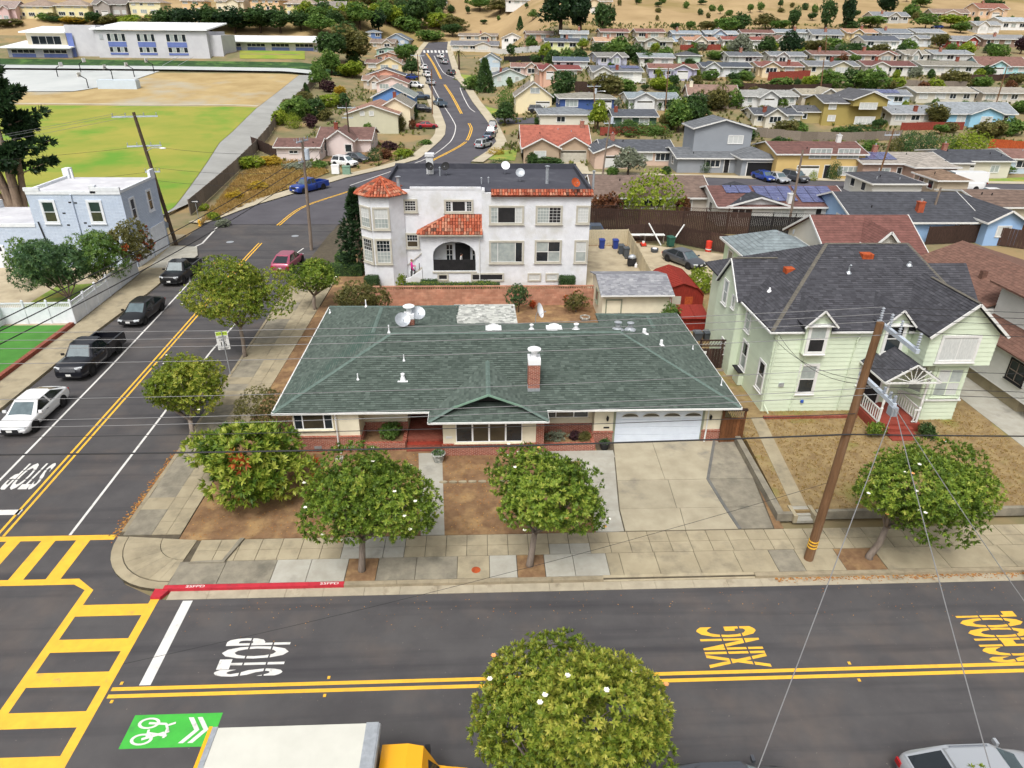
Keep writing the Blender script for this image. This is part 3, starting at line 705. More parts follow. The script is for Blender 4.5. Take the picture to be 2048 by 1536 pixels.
# true planes: slope 0.47 across from the ridge
sl=.425
def Lp(x,y): return (x,y,3.99-sl*abs(.27-x))
lefts=[Lp(-2.9,BY),Lp(-1.45,31.95),Lp(.27,31.85),Lp(.27,36.1),Lp(-2.9,32.5)]
rights=[Lp(3.45,BY),Lp(3.45,32.5),Lp(.27,36.1),Lp(.27,31.85),Lp(1.99,31.95)]
zs=Lp(-2.9,BY)[2]
skirt=[(-2.9,BY,zs),(3.45,BY,zs),(1.9,32.6,zs+.5),(-1.36,32.6,zs+.5)]
b=MB()
for P in (lefts,rights,skirt): b.ext(P,(0,0,-.1))
br=b.build('porch_roof','shingle_base',H)
for P in (lefts,rights,skirt): shingles('shingles',P,br,'shingle_g',.145,.3)
caps('ridge_caps',[(Lp(.27,31.8),Lp(.27,36.1)),((-2.9,BY,zs+.01),Lp(-1.45,32.0)),((3.45,BY,zs+.01),Lp(1.99,32.0))],br,'cap_g')
b=MB(); b.ext([Lp(-1.3,32.4),Lp(1.84,32.4),Lp(.27,32.4)],(0,.06,0)); b.build('gable','dark',H)
mat('greentrim','#7c9a88','#6f8d7b',s=3,rough=.7)
b=MB(); b.bar(Lp(-1.55,31.9),Lp(.27,31.8),.06,.1); b.bar(Lp(.27,31.8),Lp(2.1,31.9),.06,.1); b.build('barge_board','greentrim',H)
# downpipes
def pipe(par,P,m='cream',r=.045,name='downpipe'):
    return MB().tube(P,r,8).build(name,m,par)
pipe(H,[(-7.95,32.4,2.6),(-7.95,32.52,2.4),(-7.95,32.5,.4),(-7.8,32.3,.2)],'trimwhite'); pipe(H,[(12.6,32.4,2.6),(12.6,33.12,2.3),(12.6,33.1,.9),(12.55,33.0,.2)],'trimwhite')
b=MB(); b.box(-8.05,-7.65,31.5,32.1,.13,.2); b.build('splash_block','conc_gray',H)
# chimney
def chim(par,x,y,zb,zt,w=.64,d=.75,cap=True,m='brick'):
    b=MB(); b.box(x-w/2,x+w/2,y,y+d,zb,zt); c=b.build('chimney',m,par)
    b=MB(); b.box(x-w/2-.02,x+w/2+.02,y-.02,y+d+.02,zb-.1,zb+.28); b.build('flashing','galv',c)
    b=MB(); b.box(x-w/2-.02,x+w/2+.02,y-.03,y+d+.03,zt,zt+.32); b.cyl(x,y+d/2,zt+.32,zt+.72,.17,n=12); b.lathe(x,y+d/2,[(.1,zt+.7),(.36,zt+.74),(.37,zt+.8),(.25,zt+.86),(0,zt+.9)],18); b.build('flue_cap','whitemetal',c)
    return c
cz=atY(1073,727,33.9).z
chim(roof,2.8,33.7,3.1,cz)
# second chimney at the rear wing
chim(roof,-4.65,41.0,3.3,4.6,.62,.5)
# roof vents and skylights
def onfront(px,py):
    for i in range(300):
        y=EY+i*.02; p=atY(px,py,y)
        if p.z<=EZ+PT*(y-EY): return p
    return p
for px,py,h in ((716,760,.4),(808,722,.4)): p=onfront(px,py); vent(H,p.x,p.y,p.z,h,.035)
p=onfront(806,760); b=MB(); b.lathe(p.x,p.y,[(.16,p.z-.04),(.15,p.z+.05),(.09,p.z+.28),(.11,p.z+.3),(.11,p.z+.4),(0,p.z+.42)],10); b.box(p.x-.28,p.x+.28,p.y-.2,p.y+.2,p.z-.1,p.z-.0); b.build('roof_vent','whitemetal',H)
zb=lambda y:RZ-.23*(y-RY)
for px,r_,h,c in ((1063,.1,.3,0),(1152,.13,.34,0),(1235,.19,.45,1),(1260,.18,.4,1)):
    p=g(px,661,4.5); vent(H,p.x,p.y,zb(p.y),h,r_*.8,'galv' if c else 'whitemetal',cap=True)
for px in (987,1108):
    p=g(px,660,4.5); b=MB(); b.box(p.x-.48,p.x+.48,p.y-.4,p.y+.4,zb(p.y)-.1,zb(p.y)+.12); b.ell((p.x,p.y,zb(p.y)+.1),.44,.38,.28,14,8); b.build('skylight','whitemetal',H,smooth=False)
def onright(px,py):
    for i in range(900):
        t=20+i*.05; d=ray(px,py); x,y,z=d[0]*t,d[1]*t,CH+d[2]*t
        if z<=EZ+PT*(XR-x): return Vector((x,y,z))
    return Vector((x,y,z))
for px,py,h,r_ in ((1288,668,.35,.12),(1322,692,.4,.09),(1385,700,.35,.035),(1442,772,.5,.03)): p=onright(px,py); vent(H,p.x,p.y,p.z,h,r_)
p=g(660,624,2.95); vent(H,p.x,p.y,2.85,.3,.04); p=g(732,612,4.0); vent(H,p.x,p.y,3.95,.5,.04); p=g(778,664,4.8); vent(H,p.x,p.y,4.75,.5,.04)
dish('pale dish in front on the rear brick chimney of the green-roofed house','x' and (-5.05,40.5,4.0),R(20),.75,.48,.75)
dish('second pale dish behind on the rear chimney of the green-roofed house',(-4.15,41.5,3.9),R(15),.8,.46,.9)
d3=dish('white oval dish standing at the back edge of the green roof',(3.45,41.65,3.85),R(70),.35,.5,1.0,m='whitemetal')
# patio cover
PC=thing('patio_cover','weathered pale grey flat patio cover behind the green roof','patio cover',(0,45.9,.13))
WC.add(PC.name); p0,p1,p2,p3=(-1.7,44.3,2.8),(2.45,44.2,2.8),(2.4,48.6,2.7),(-2.1,48.6,2.7)
b=MB(); b.ext([p0,p1,p2,p3],(0,0,-.1)); b.build('roof_sheet','patina',PC)
for x in (-1.9,2.2):
    for y in (44.2,47.8): b=MB(); b.box(x-.05,x+.05,y-.05,y+.05,.1,2.85); b.build('post','woodgrey',PC)
shingles('shingles',[p0,p1,p2,p3],PC,mat('patina_t','#8d8f8a',['#a6a8a2','#bcbdb6','#7b7d79','#c9cac4'],attr=True,rough=.95) and 'patina_t',.2,.25,.012)
# ---------------- driveway and front walk
drv=struct(MB().prism([(6.3,25.32),(13.7,25.32),(14.3,30),(14.35,33.3),(6.3,33.3)],.0,.136).build('driveway','joint'))
def dq(P,m): return qslab(P,m,.165,drv,'slab')
cx=[7.0,9.45,11.9]
yy=[25.34,27.0,29.4,33.25]
def dl(y): return lerp(y,[(25,6.57),(27,6.62),(30,7.0),(33.3,7.4)])
for j in range(3):
    y0,y1=yy[j],yy[j+1]
    dq([(dl(y0),y0),(9.45,y0),(9.6,y1),(dl(y1),y1)],'conc_drive')
    def dr(y): return lerp(y,[(25,12.0),(27.5,11.75),(29.4,11.65),(31,12.1),(33.3,13.2)])
    dq([(9.45,y0),(dr(y0),y0),(dr(y1),y1),(9.6,y1)],'conc_drive')
    dq([(dr(y0)+.12,y0),(lerp(y0,[(25,13.6),(30,14.2),(33.3,14.3)]),y0),(lerp(y1,[(25,13.6),(30,14.2),(33.3,14.3)]),y1),(dr(y1)+.12,y1)],'conc_dirty')
for y0,y1 in zip(yy,yy[1:]): MB().prism([(dr(y0)-.02,y0),(dr(y0)+.14,y0),(dr(y1)+.14,y1),(dr(y1)-.02,y1)],.1,.19).build('curb_strip',mat('asphaltstrip','#6d6c68','#5e5d5a',s=2),drv) if 1 else 0
for y0,y1 in ((25.34,26.9),(26.9,28.5),(28.5,30.1),(30.1,31.6)):
    MB().prism([(5.2 if y0<31 else 5.4,y0),(dl(y0)-.05,y0),(dl(y1)-.05,y1),(5.2,y1-.02)],.05,.16).build('slab','conc_gray',drv)
MB().prism([(2.9,31.0),(7.2,31.62),(7.2,32.3),(2.9,32.3)],.05,.158).build('slab','conc_gray',drv)
wk=struct(MB().prism([(-2.95,25.34),(-1.85,25.34),(-2.3,32.3),(-3.6,32.3)],.0,.15).build('front_path','conc_gray'))
for k in range(8):
    x=-2.1+k*.5; b=MB(); pts=[(x+.23*math.cos(t)*rng.uniform(.85,1.05),29.5+.1*math.sin(t)*rng.uniform(.85,1.1)) for t in [2*pi*i/10 for i in range(10)]]
    o=b.prism(pts,.1,.2).build('edging_stone','conc_tan',yard)
# ================================================================ pale green two-storey house
mat('pgreen','#ced9c2','#c4cfb8',s=.8,rough=.8,rnd=.03); mat('wsiding','#dcdcd8','#d0d0cb',s=.8,rough=.8,rnd=.03)
mat('brownshingle','#785a4e','#694f45',s=4,rough=.95,brick=(.35,.09,'#5d4036',.006),bump=.3)
mat('greyshingle','#858a8a','#727777',s=4,rough=.95,brick=(.35,.09,'#5f6363',.006),bump=.3)
mat('oliveshingle','#84877c','#74776d',s=4,rough=.95,brick=(.35,.09,'#62655c',.006),bump=.3)
def clad(w,P,par,m,ex=.28,name='board'):
    lo=min(p[1] for p in P); hi=max(p[1] for p in P); y=lo
    while y<hi-.02:
        T=clip(clip(P,1,y,1),1,min(y+ex-.004,hi),-1)
        if len(T)>=3:
            n=len(T); b=MB(); V=[w.p(u,v,.035-.025*(v-y)/ex) for u,v in T]+[w.p(u,v,-.01) for u,v in T]
            A=sum(T[i][0]*T[(i+1)%n][1]-T[(i+1)%n][0]*T[i][1] for i in range(n))
            fs=[tuple(range(n)),tuple(range(2*n-1,n-1,-1))]+[((i+1)%n,i,n+i,n+(i+1)%n) for i in range(n)]
            if A<0: fs=[f[::-1] for f in fs]
            b.add(V,fs).build(name,m,par)
        y+=ex
G=wthing('green_house','two-storey pale green clapboard house with dark shingle roof and small porch','house',(22.5,41,.45))
z0=.4
b=MB(); b.prism([(16.9,36),(29,36),(29,48),(16.9,48)],z0,5.75); b.prism([(16.4,40.95),(16.9,40.95),(16.9,45),(16.4,45)],z0,5.75)
b.prism([(25.0,34.4),(28.9,34.4),(28.9,36),(25.0,36)],4.2,6.15); b.prism([(26.05,34.75),(28.05,34.75),(28.8,36),(25.3,36)],z0,4.2)
b.ext([(25.0,34.4,6.15),(28.9,34.4,6.15),(26.95,34.4,7.9)],(0,1.6,0)); b.ext([(16.4,40.95,5.75),(16.4,45,5.75),(16.4,42.98,7.75)],(1,0,0))
wall=b.build('wall','pgreen',G)
fw=W((16.9,36,z0),(1,0,0)); clad(fw,[(0,0),(8.3,0),(8.3,5.3),(0,5.3)],wall,'pgreen')
lw_=W((16.9,40.95,z0),(0,-1,0)); clad(lw_,[(0,0),(4.95,0),(4.95,5.3),(0,5.3)],wall,'pgreen')
gw=W((16.4,45,z0),(0,-1,0)); clad(gw,[(0,0),(4.05,0),(4.05,5.35),(2.02,7.35),(0,5.35)],wall,'pgreen')
ub=W((25.0,34.4,4.2),(1,0,0)); clad(ub,[(0,0),(3.9,0),(3.9,1.95),(1.95,3.7),(0,1.95)],wall,'pgreen')
us=W((25.0,36,4.2),(0,-1,0)); clad(us,[(0,0),(1.6,0),(1.6,1.9),(0,1.9)],wall,'pgreen')
lb1=W((26.05,34.75,z0),(1,0,0)); clad(lb1,[(0,0),(2,0),(2,3.8),(0,3.8)],wall,'pgreen')
lb2=W((25.3,36,z0),(.75,-1.25,0)); clad(lb2,[(0,0),(1.457,0),(1.457,3.8),(0,3.8)],wall,'pgreen')
lb3=W((28.05,34.75,z0),(.75,1.25,0)); clad(lb3,[(0,0),(1.457,0),(1.457,3.8),(0,3.8)],wall,'pgreen')
# roof
E1=5.8; rz=9.05; RYg=42.4
FL,FR=(16.55,35.8,E1),(29.3,35.8,E1); r0,r1=(22.0,RYg,rz),(27.3,RYg,rz)
PL=dict(front=[FL,(25.2,35.8,E1),(27.0,37.9,6.83),(27.3,RYg,rz),r0])
front=[FL,(29.3,35.8,E1),r1,r0]; left=[(16.55,48.6,E1),FL,r0]; left=[(16.55,49.0,E1),FL,r0]; back_=[(29.3,49,E1),(16.55,49,E1),r0,r1]; rightp=[FR,(29.3,49,E1),r1]
# left cross gable
cl=[(16.2,40.75,E1-.02),(20.9,40.75,E1-.02),(20.9,42.9,7.95),(16.2,42.9,7.95)]; cl2=[(20.9,45.05,E1-.02),(16.2,45.05,E1-.02),(16.2,42.9,7.95),(20.9,42.9,7.95)]
# right cross gable
cr_=[(26.5,39.0,6.2),(30.7,39.0,6.2),(30.7,41.2,8.1),(26.5,41.2,8.1)]
# bay gable
bl=[(24.75,34.05,6.1),(24.75,39.4,6.1),(26.95,39.4,8.05),(26.95,34.05,8.05)]; br_=[(29.15,39.4,6.1),(29.15,34.05,6.1),(26.95,34.05,8.05),(26.95,39.4,8.05)]
b=MB()
for P in (front,left,back_,rightp,cl,cl2,cr_,bl,br_): b.ext(P,(0,0,-.1))
groof=b.build('roof','shingle_dbase',G)
for P in (front,left,rightp,cl,cr_,bl,br_): shingles('shingles',P,groof,'shingle_d',.17,.3)
caps('ridge_caps',[(FL,r0),(r0,r1),(FR,r1),((26.95,34.05,8.07),(26.95,38.6,8.07)),((16.2,42.9,7.97),(19.2,42.9,7.97))],groof,'cap_d',.24)
[gutter(G,[(xa_,35.72,5.72),(xb_,35.72,5.72)],s=.09) for xa_,xb_ in ((16.5,18.4),(20.0,22.92),(24.52,24.9))]; gutter(G,[(16.45,35.7,5.72),(16.45,40.7,5.72)],s=.09)
b=MB(); b.bar((24.7,34.02,6.05),(26.95,34.02,8.0),.06,.14); b.bar((26.95,34.02,8.0),(29.2,34.02,6.05),.06,.14); b.build('barge_board','trimwhite',G)
b=MB(); b.bar((16.18,40.7,5.72),(16.18,42.9,7.9),.06,.12); b.bar((16.18,42.9,7.9),(16.18,45.1,5.72),.06,.12); b.build('barge_board','trimwhite',G)
# dormers
for k,x in enumerate((19.2,23.72)):
    b=MB(); b.box(x-.72,x+.72,35.68,38.2,4.4,6.3); b.ext([(x-.72,35.68,6.3),(x+.72,35.68,6.3),(x,35.68,7.1)],(0,2.5,0)); d_=b.build('dormer','pgreen',G)
    wd_=W((x,35.68,0),(1,0,0)); o=win(d_,wd_,-.45,.45,4.55,6.15,rows=2,trim=.15,glass=['dark','glass_pale'] if k==0 else ['glass','dark'],t=.03); 
    dl_=[(x-.95,35.4,6.2),(x-.95,37.9,6.2),(x,39.0,7.2),(x,35.4,7.2)]; dr_=[(x+.95,37.9,6.2),(x+.95,35.4,6.2),(x,35.4,7.2),(x,39.0,7.2)]
    b=MB(); b.ext(dl_,(0,0,-.07)); b.ext(dr_,(0,0,-.07)); q=b.build('dormer_roof','shingle_dbase',G); shingles('shingles',dl_,q,'shingle_d',.17,.3); shingles('shingles',dr_,q,'shingle_d',.17,.3)
    b=MB(); b.bar((x-.97,35.38,6.14),(x,35.38,7.15),.05,.1); b.bar((x,35.38,7.15),(x+.97,35.38,6.14),.05,.1); b.bar((x-.9,35.55,6.2),(x+.9,35.55,6.2),.26,.06); b.build('dormer_trim','trimwhite',G)
# windows
win(G,fw,1.95,2.85,1.35,3.1,rows=2,trim=.14,glass=['glass','glass_pale']); win(G,fw,5.6,6.25,1.9,3.0,rows=2,trim=.12,glass='glass_pale')
win(G,ub,.75,2.75,.35,1.75,split=((0,.5),(.5,1)),trim=.14,glass='curtain')
win(G,lb1,.3,1.75,1.7,3.4,cols=2,rows=2,trim=.1,tm='pgreen',glass=['glass_pale','curtain']); win(G,lb2,.35,1.1,1.7,3.4,rows=2,trim=.08,tm='pgreen',glass='glass_pale')
for u in (.75,3.7): win(G,lw_,u,u+.8,1.2,2.9,rows=2,trim=.13,glass=['glass_pale','glass']); 
win(G,lw_,.5,1.2,3.7,5.0,rows=2,trim=.12,glass='glass_pale')
win(G,gw,1.2,1.9,4.3,5.8,rows=2,trim=.12,glass='glass_pale'); win(G,gw,3.0,3.4,4.6,5.3,trim=.1,glass='glass_pale'); win(G,gw,2.3,2.9,1.2,2.0,trim=.1,glass='glass')
b=MB(); lb1.box(b,-.1,2.1,1.35,1.45,0,.12); lb2.box(b,-.1,1.5,1.35,1.45,0,.1); lb3.box(b,0,1.5,1.35,1.45,0,.1); b.build('belt_trim','trimwhite',G)
b=MB(); lw_.box(b,.6,1.6,.1,1.0,.02,.35); b.build('window_box','pgreen',G); b=MB(); lw_.box(b,.5,1.7,1.0,1.06,.02,.45); b.build('box_lid','dark',G)
for P in ([(19.0,35.82,5.7),(19.0,35.9,5.5),(18.6,35.9,.6)],[(17.0,35.8,5.7),(16.95,35.9,1.0),(17.2,35.6,.5)],[(21.9,35.75,5.7),(21.75,35.9,5.2),(21.6,35.9,.6)]): pipe(G,P,'pgreen',.04)
b=MB(); fw.box(b,.75,1.05,1.75,2.0,0,.1); b.build('meter_box','greyshingle' if 0 else 'galv',G)
b=MB(); b.lathe(19.3,35.94,[(.0,1.05),(.1,1.06),(.1,1.2),(0,1.22)],8); b.build('hose_bib',mat('bluep','#3557a8',rough=.6) and 'bluep',G)
def ongreen(px,py):
    for i in range(600):
        y=35.8+i*.02; p=atY(px,py,y)
        if p.z<=E1+(rz-E1)/(RYg-35.8)*(y-35.8): return p
    return p
mat('rust','#b5562c','#8e3f22',s=5,rough=.9)
p=ongreen(1732,512); b=MB(); b.box(p.x-.35,p.x+.35,p.y-.3,p.y+.3,p.z-.15,p.z+.18); b.build('roof_hatch','rust',G)
p=ongreen(1697,545); b=MB(); b.tube([(p.x,p.y,p.z-.1),(p.x,p.y,p.z+.35),(p.x,p.y-.1,p.z+.5)],.06,8); b.lathe(p.x,p.y,[(.2,p.z-.05),(.08,p.z+.1)],8); b.build('roof_vent','galv',G)
p=ongreen(1818,531); vent(G,p.x,p.y,p.z,.25,.08,'galv')
b=MB(); b.box(19.2,19.75,41.2,41.75,6.9,7.75); b.build('roof_hatch','rust',G); vent(G,17.9,40.2,6.62,.25,.06)
# porch
b=MB(); b.box(22.6,25.2,33.35,36,.4,1.0); b.build('porch_floor',mat('redpaint','#8c4034','#7c382d',s=3,rough=.7) and 'redpaint',G)
for k in range(4): b=MB(); b.box(23.15,24.65,33.35-.32*(k+1),33.35-.32*k,.3,1.0-.17*(k+1)+.02); b.build('step','redpaint',G)
for x in (22.75,25.0):
    b=MB(); b.lathe(x,33.5,[(.07,1.0),(.07,1.9),(.09,1.95),(.05,2.05),(.075,2.3),(.05,2.9),(.08,3.3),(.08,3.75)],10); b.build('porch_post','trimwhite',G)
pl=[(22.3,33.2,3.8),(22.3,36,3.8),(23.9,36,4.85),(23.9,33.2,4.85)]; pr=[(25.5,36,3.8),(25.5,33.2,3.8),(23.9,33.2,4.85),(23.9,36,4.85)]
b=MB(); b.ext(pl,(0,0,-.07)); b.ext(pr,(0,0,-.07)); q=b.build('porch_roof','shingle_dbase',G); shingles('shingles',pl,q,'shingle_d',.17,.3); shingles('shingles',pr,q,'shingle_d',.17,.3)
b=MB(); b.bar((22.28,33.18,3.74),(23.9,33.18,4.8),.05,.1); b.bar((23.9,33.18,4.8),(25.52,33.18,3.74),.05,.1); b.bar((22.3,33.2,3.72),(25.5,33.2,3.72),.06,.1); b.bar((22.28,33.2,3.74),(22.28,36,3.74),.05,.1); b.bar((25.52,33.2,3.74),(25.52,36,3.74),.05,.1); b.build('porch_beam','trimwhite',G)
b=MB()
for t in (20,45,70,90,110,135,160): b.bar((23.9+.2*math.cos(R(t)),33.18,3.75+.14*math.sin(R(t))),(23.9+(1.3 if 45<t<135 else 1.25)*math.cos(R(t))*.95,33.18,3.75+min(.9,1.15*math.sin(R(t))*.85)),.03,.04)
b.ext([(23.9+.22*math.cos(t),33.16,3.76+.18*math.sin(t)) for t in [pi*i/8 for i in range(9)]],(0,.04,0)); b.build('sunburst','trimwhite',G)
def rail(P0,P1,n,par,z=1.0,h=.85):
    P0,P1=Vector(P0),Vector(P1); b=MB(); b.bar(P0+V3(0,0,z+h),P1+V3(0,0,z+h),.07,.07); b.bar(P0+V3(0,0,z+.1),P1+V3(0,0,z+.1),.05,.06); b.build('handrail','trimwhite',par)
    for i in range(n): p=P0.lerp(P1,(i+.5)/n); q=MB(); q.box(p.x-.025,p.x+.025,p.y-.025,p.y+.025,z+.1,z+h); q.build('baluster','trimwhite',par)
rail((22.7,33.55,0),(22.7,35.9,0),10,G); rail((25.05,33.55,0),(25.05,35.9,0),10,G); rail((24.65,33.42,0),(25.0,33.42,0),2,G)
wp=W((22.6,36,0),(1,0,0)); b=MB(); wp.box(b,.35,1.25,1.0,3.1,.03,.09); dd=b.build('door','dark',G); b=MB(); wp.box(b,1.15,1.2,1.95,2.05,.09,.13); b.build('handle','galv',dd); b=MB(); wp.box(b,.22,.35,1.0,3.2,.03,.11); wp.box(b,1.25,1.38,1.0,3.2,.03,.11); wp.box(b,.35,1.25,3.1,3.2,.03,.11); b.build('door_frame','trimwhite',G)
# planting kerb of brick along the front wall and lawn retaining wall
kb=struct(MB().box(16.7,22.4,35.0,35.15,.4,.62).build('brick_kerb','redbrick'))
rw_=tag(MB().prism([(15.95,26.0),(60,26.0),(60,26.2),(15.95,26.2)],.1,.56).build('retaining_wall','conc_dirty'),'low weathered concrete retaining wall along the pavement below the dry lawn','retaining wall')
tag(MB().prism([(14.0,25.9),(14.75,25.9),(14.75,26.1),(14.35,26.1),(14.6,33.0),(14.3,33.0)],.1,.54).build('driveway_wall','conc_dirty'),'low concrete edge wall between driveway and neighbouring dry lawn','retaining wall')
for k,(x0,x1) in enumerate(((14.85,15.05),(15.8,15.95))): pass
st=struct(MB().prism([(14.98,26.6),(15.72,26.6),(16.75,35.2),(16.0,35.2)],.4,.47).build('side_path','conc_tan'))
stp=thing('steps','short flight of concrete steps from pavement to the dry lawn path','steps',(15.3,26.0,.1)); WC.add(stp.name)
for k in range(3): b=MB(); b.box(14.95,15.72,25.75+.3*k,26.05+.3*k,.1,.24+.11*k); b.build('tread','conc_gray',stp)
for x in (14.76,15.74): b=MB(); b.box(x,x+.18,25.75,26.6,.1,.52); b.build('cheek_wall','conc_tan',stp)
# ================================================================ white house with brown roofs at the right edge
N=wthing('neighbour_house','white lap-sided house with brown shingle roofs at the right edge, beside the green house','house',(38,42,.45))
b=MB(); b.box(33.9,44,34.5,41.5,.4,6.8); b.box(33.4,44,41.5,51,.4,4.85); b.box(32.4,33.9,34.0,41.0,1.3,3.9); wn=b.build('wall','wsiding',N)
nl=W((32.4,41.0,1.3),(0,-1,0)); clad(nl,[(0,0),(7,0),(7,2.6),(0,2.6)],wn,'wsiding',.2); nu=W((33.9,41.5,4.2),(0,-1,0)); clad(nu,[(0,0),(7,0),(7,2.6),(0,2.6)],wn,'wsiding',.2)
win(N,nl,4.1,5.4,.9,2.1,cols=2,rows=2,trim=.08,tm='black',fm='woodgrey',glass='glass')
b=MB(); b.ext([(32.0,33.6,3.85),(32.0,41.4,3.85),(33.9,41.4,4.6),(33.9,33.6,4.6)],(0,0,-.1)); b.build('lower_roof','brownshingle',N)
b=MB(); b.ext([(33.3,34.0,6.7),(33.3,42.0,6.7),(38.5,42.0,8.7),(38.5,34,8.7)],(0,0,-.12)); b.ext([(44,42,6.7),(44,34,6.7),(38.5,34,8.7),(38.5,42.0,8.7)],(0,0,-.12)); b.ext([(33.9,41.4,6.8),(43.6,41.4,6.8),(38.5,41.4,8.6)],(0,-.2,0)); b.build('upper_roof','brownshingle',N)
b=MB(); b.ext([(32.8,41.5,4.85),(32.8,51.5,4.85),(37.5,51.5,6.7),(37.5,41.5,6.7)],(0,0,-.12)); b.ext([(44,51.5,4.85),(44,41.5,4.85),(37.5,41.5,6.7),(37.5,51.5,6.7)],(0,0,-.12)); rf=b.build('roof','brownshingle',N)
b=MB(); b.box(35.0,35.35,45,45.35,5.4,6.3); b.build('vent_pipe','brownshingle',rf)
b=MB(); b.box(32.6,33.9,35.5,41.0,.4,1.3); b.build('carport_recess','conc_tan',N)
dw=struct(MB().prism([(30.2,26.3),(33.2,26.3),(32.9,48),(30.4,48)],.4,.47).build('neighbour_driveway','conc_gray'))
gg=wthing('back_garage','detached garage with grey-green shingle roof behind the green house','garage',(37,51.5,.45))
b=MB(); b.box(31.6,38.2,51.5,57,.4,2.9); b.build('wall','conc_tan',gg)
b=MB(); b.ext([(31,51,2.85),(38.8,51,2.85),(37,54,4.3),(34,54.3,4.3)],(0,0,-.1)); b.ext([(31,57.5,2.85),(31,51,2.85),(34,54.3,4.3)],(0,0,-.1)); b.ext([(38.8,51,2.85),(38.8,57.5,2.85),(37,54,4.3)],(0,0,-.1)); b.ext([(38.8,57.5,2.85),(31,57.5,2.85),(34,54.3,4.3),(37,54,4.3)],(0,0,-.1)); b.build('roof','oliveshingle',gg)
gutter(gg,[(31,50.95,2.8),(38.8,50.95,2.8)],s=.08)
# ================================================================ gates, fences between the houses
def fence(name,label,pts,h,m,z=.0,posts=2.4,board=.2,grp=None,rails=True,lat=None,cap=False,dz=None):
    """wooden fence: every bay is a panel of upright boards between posts"""
    t=thing(name,label,'fence',(pts[0][0],pts[0][1],z),0,grp); WC.add(t.name)
    zf=(lambda x,y:z) if dz is None else dz
    for a,c in zip(pts,pts[1:]):
        a,c=Vector(a),Vector(c); L=(c-a).length; nb=max(1,round(L/posts)); d=(c-a).normalized(); n=Vector((-d.y,d.x))
        for i in range(nb):
            p,q=a.lerp(c,i/nb),a.lerp(c,(i+1)/nb); l=(q-p).length; zz=(zf(p.x,p.y)+zf(q.x,q.y))/2; b=MB(); k=max(1,int(l/board)); hh=h-(lat or 0)
            for j in range(k):
                e=p.lerp(q,(j+.5)/k); b.av=rng.random(); b.obox((e.x,e.y,zz+hh/2+rng.uniform(-.015,.015)),d.to_3d()*(l/k/2-.008),n.to_3d()*.012*rng.uniform(.7,1.6),(0,0,hh/2))
            if rails:
                for rz_ in (.3,hh-.15): b.bar((p.x,p.y,zz+rz_),(q.x,q.y,zz+rz_),.05,.08)
            if lat:
                b.bar((p.x,p.y,zz+h),(q.x,q.y,zz+h),.05,.05)
                for j in range(int(l/.18)):
                    for s in (-.16,.16):
                        e=p.lerp(q,(j+.5)/int(l/.18)); b.bar((e.x-d.x*s,e.y-d.y*s,zz+hh),(e.x+d.x*s,e.y+d.y*s,zz+h),.015,.02)
            b.build('board_panel',m,t,kind='stuff')
            b=MB(); b.obox((p.x,p.y,zz+h/2+.03),d.to_3d()*.05,n.to_3d()*.05,(0,0,h/2+.03)); b.build('post',m,t)
        b=MB(); b.obox((c.x,c.y,zf(c.x,c.y)+h/2+.03),d.to_3d()*.05,n.to_3d()*.05,(0,0,h/2+.03)); b.build('post',m,t)
    return t
wg_=wthing('garden_gate','brown wooden gate with lattice top at the right end of the garage','gate',(14,33,.13))
for k in range(6): b=MB(); b.box(13.5+k*.19,13.675+k*.19,33.0,33.04,.15,1.75); b.build('board','woodgate',wg_)
b=MB(); b.box(13.46,14.65,32.96,33.0,.35,.45); b.box(13.46,14.65,32.96,33.0,1.6,1.72); b.build('rail','woodgate',wg_)
for x in (13.44,14.66): b=MB(); b.box(x-.05,x+.05,32.95,33.06,.1,2.3); b.build('post','woodgate',wg_)
b=MB(); b.box(13.4,14.75,32.9,33.1,2.22,2.3); b.build('top_rail','wooddark',wg_)
b=MB()
for k in range(9):
    x=13.5+k*.125; b.bar((x,33.0,1.78),(x+.12,33.0,2.2),.02,.02); b.bar((x+.12,33.02,1.78),(x,33.02,2.2),.02,.02)
b.build('lattice','woodgrey',wg_,kind='stuff')
dg_=wthing('side_gate','dark weathered plank gate with trellis top between the two houses','gate',(15.7,42,.3))
for k in range(9): b=MB(); b.box(14.75+k*.2,14.93+k*.2,42.0,42.04,.2,1.9+.05*rng.random()); b.build('board','wooddark',dg_)
for x in (14.7,16.5): b=MB(); b.box(x-.06,x+.06,41.95,42.1,.2,2.6); b.build('post','wooddark',dg_)
b=MB(); b.box(14.6,16.8,41.95,42.05,2.5,2.58); b.box(14.6,16.8,41.95,42.05,2.1,2.16)
for k in range(9): b.bar((14.7+k*.2,42,2.15),(14.9+k*.2,42,2.5),.025,.025)
b.build('trellis','wooddark',dg_)
b=MB(); b.box(14.85,15.15,41.97,41.995,1.55,1.75); b.build('notice','trimwhite',dg_)
dk=thing('deck_steps','grey timber deck and steps between the two houses','deck',(15.8,40,.3)); WC.add(dk.name)
for k in range(14): b=MB(); b.box(14.75,16.85,42.1+k*.2,42.28+k*.2,.3,.52); b.build('plank','woodgrey',dk)
for k in range(4): b=MB(); b.box(15.0,16.8,40.6+k*.3,40.9+k*.3,.1,.2+.1*k); b.build('tread','woodgrey',dk)
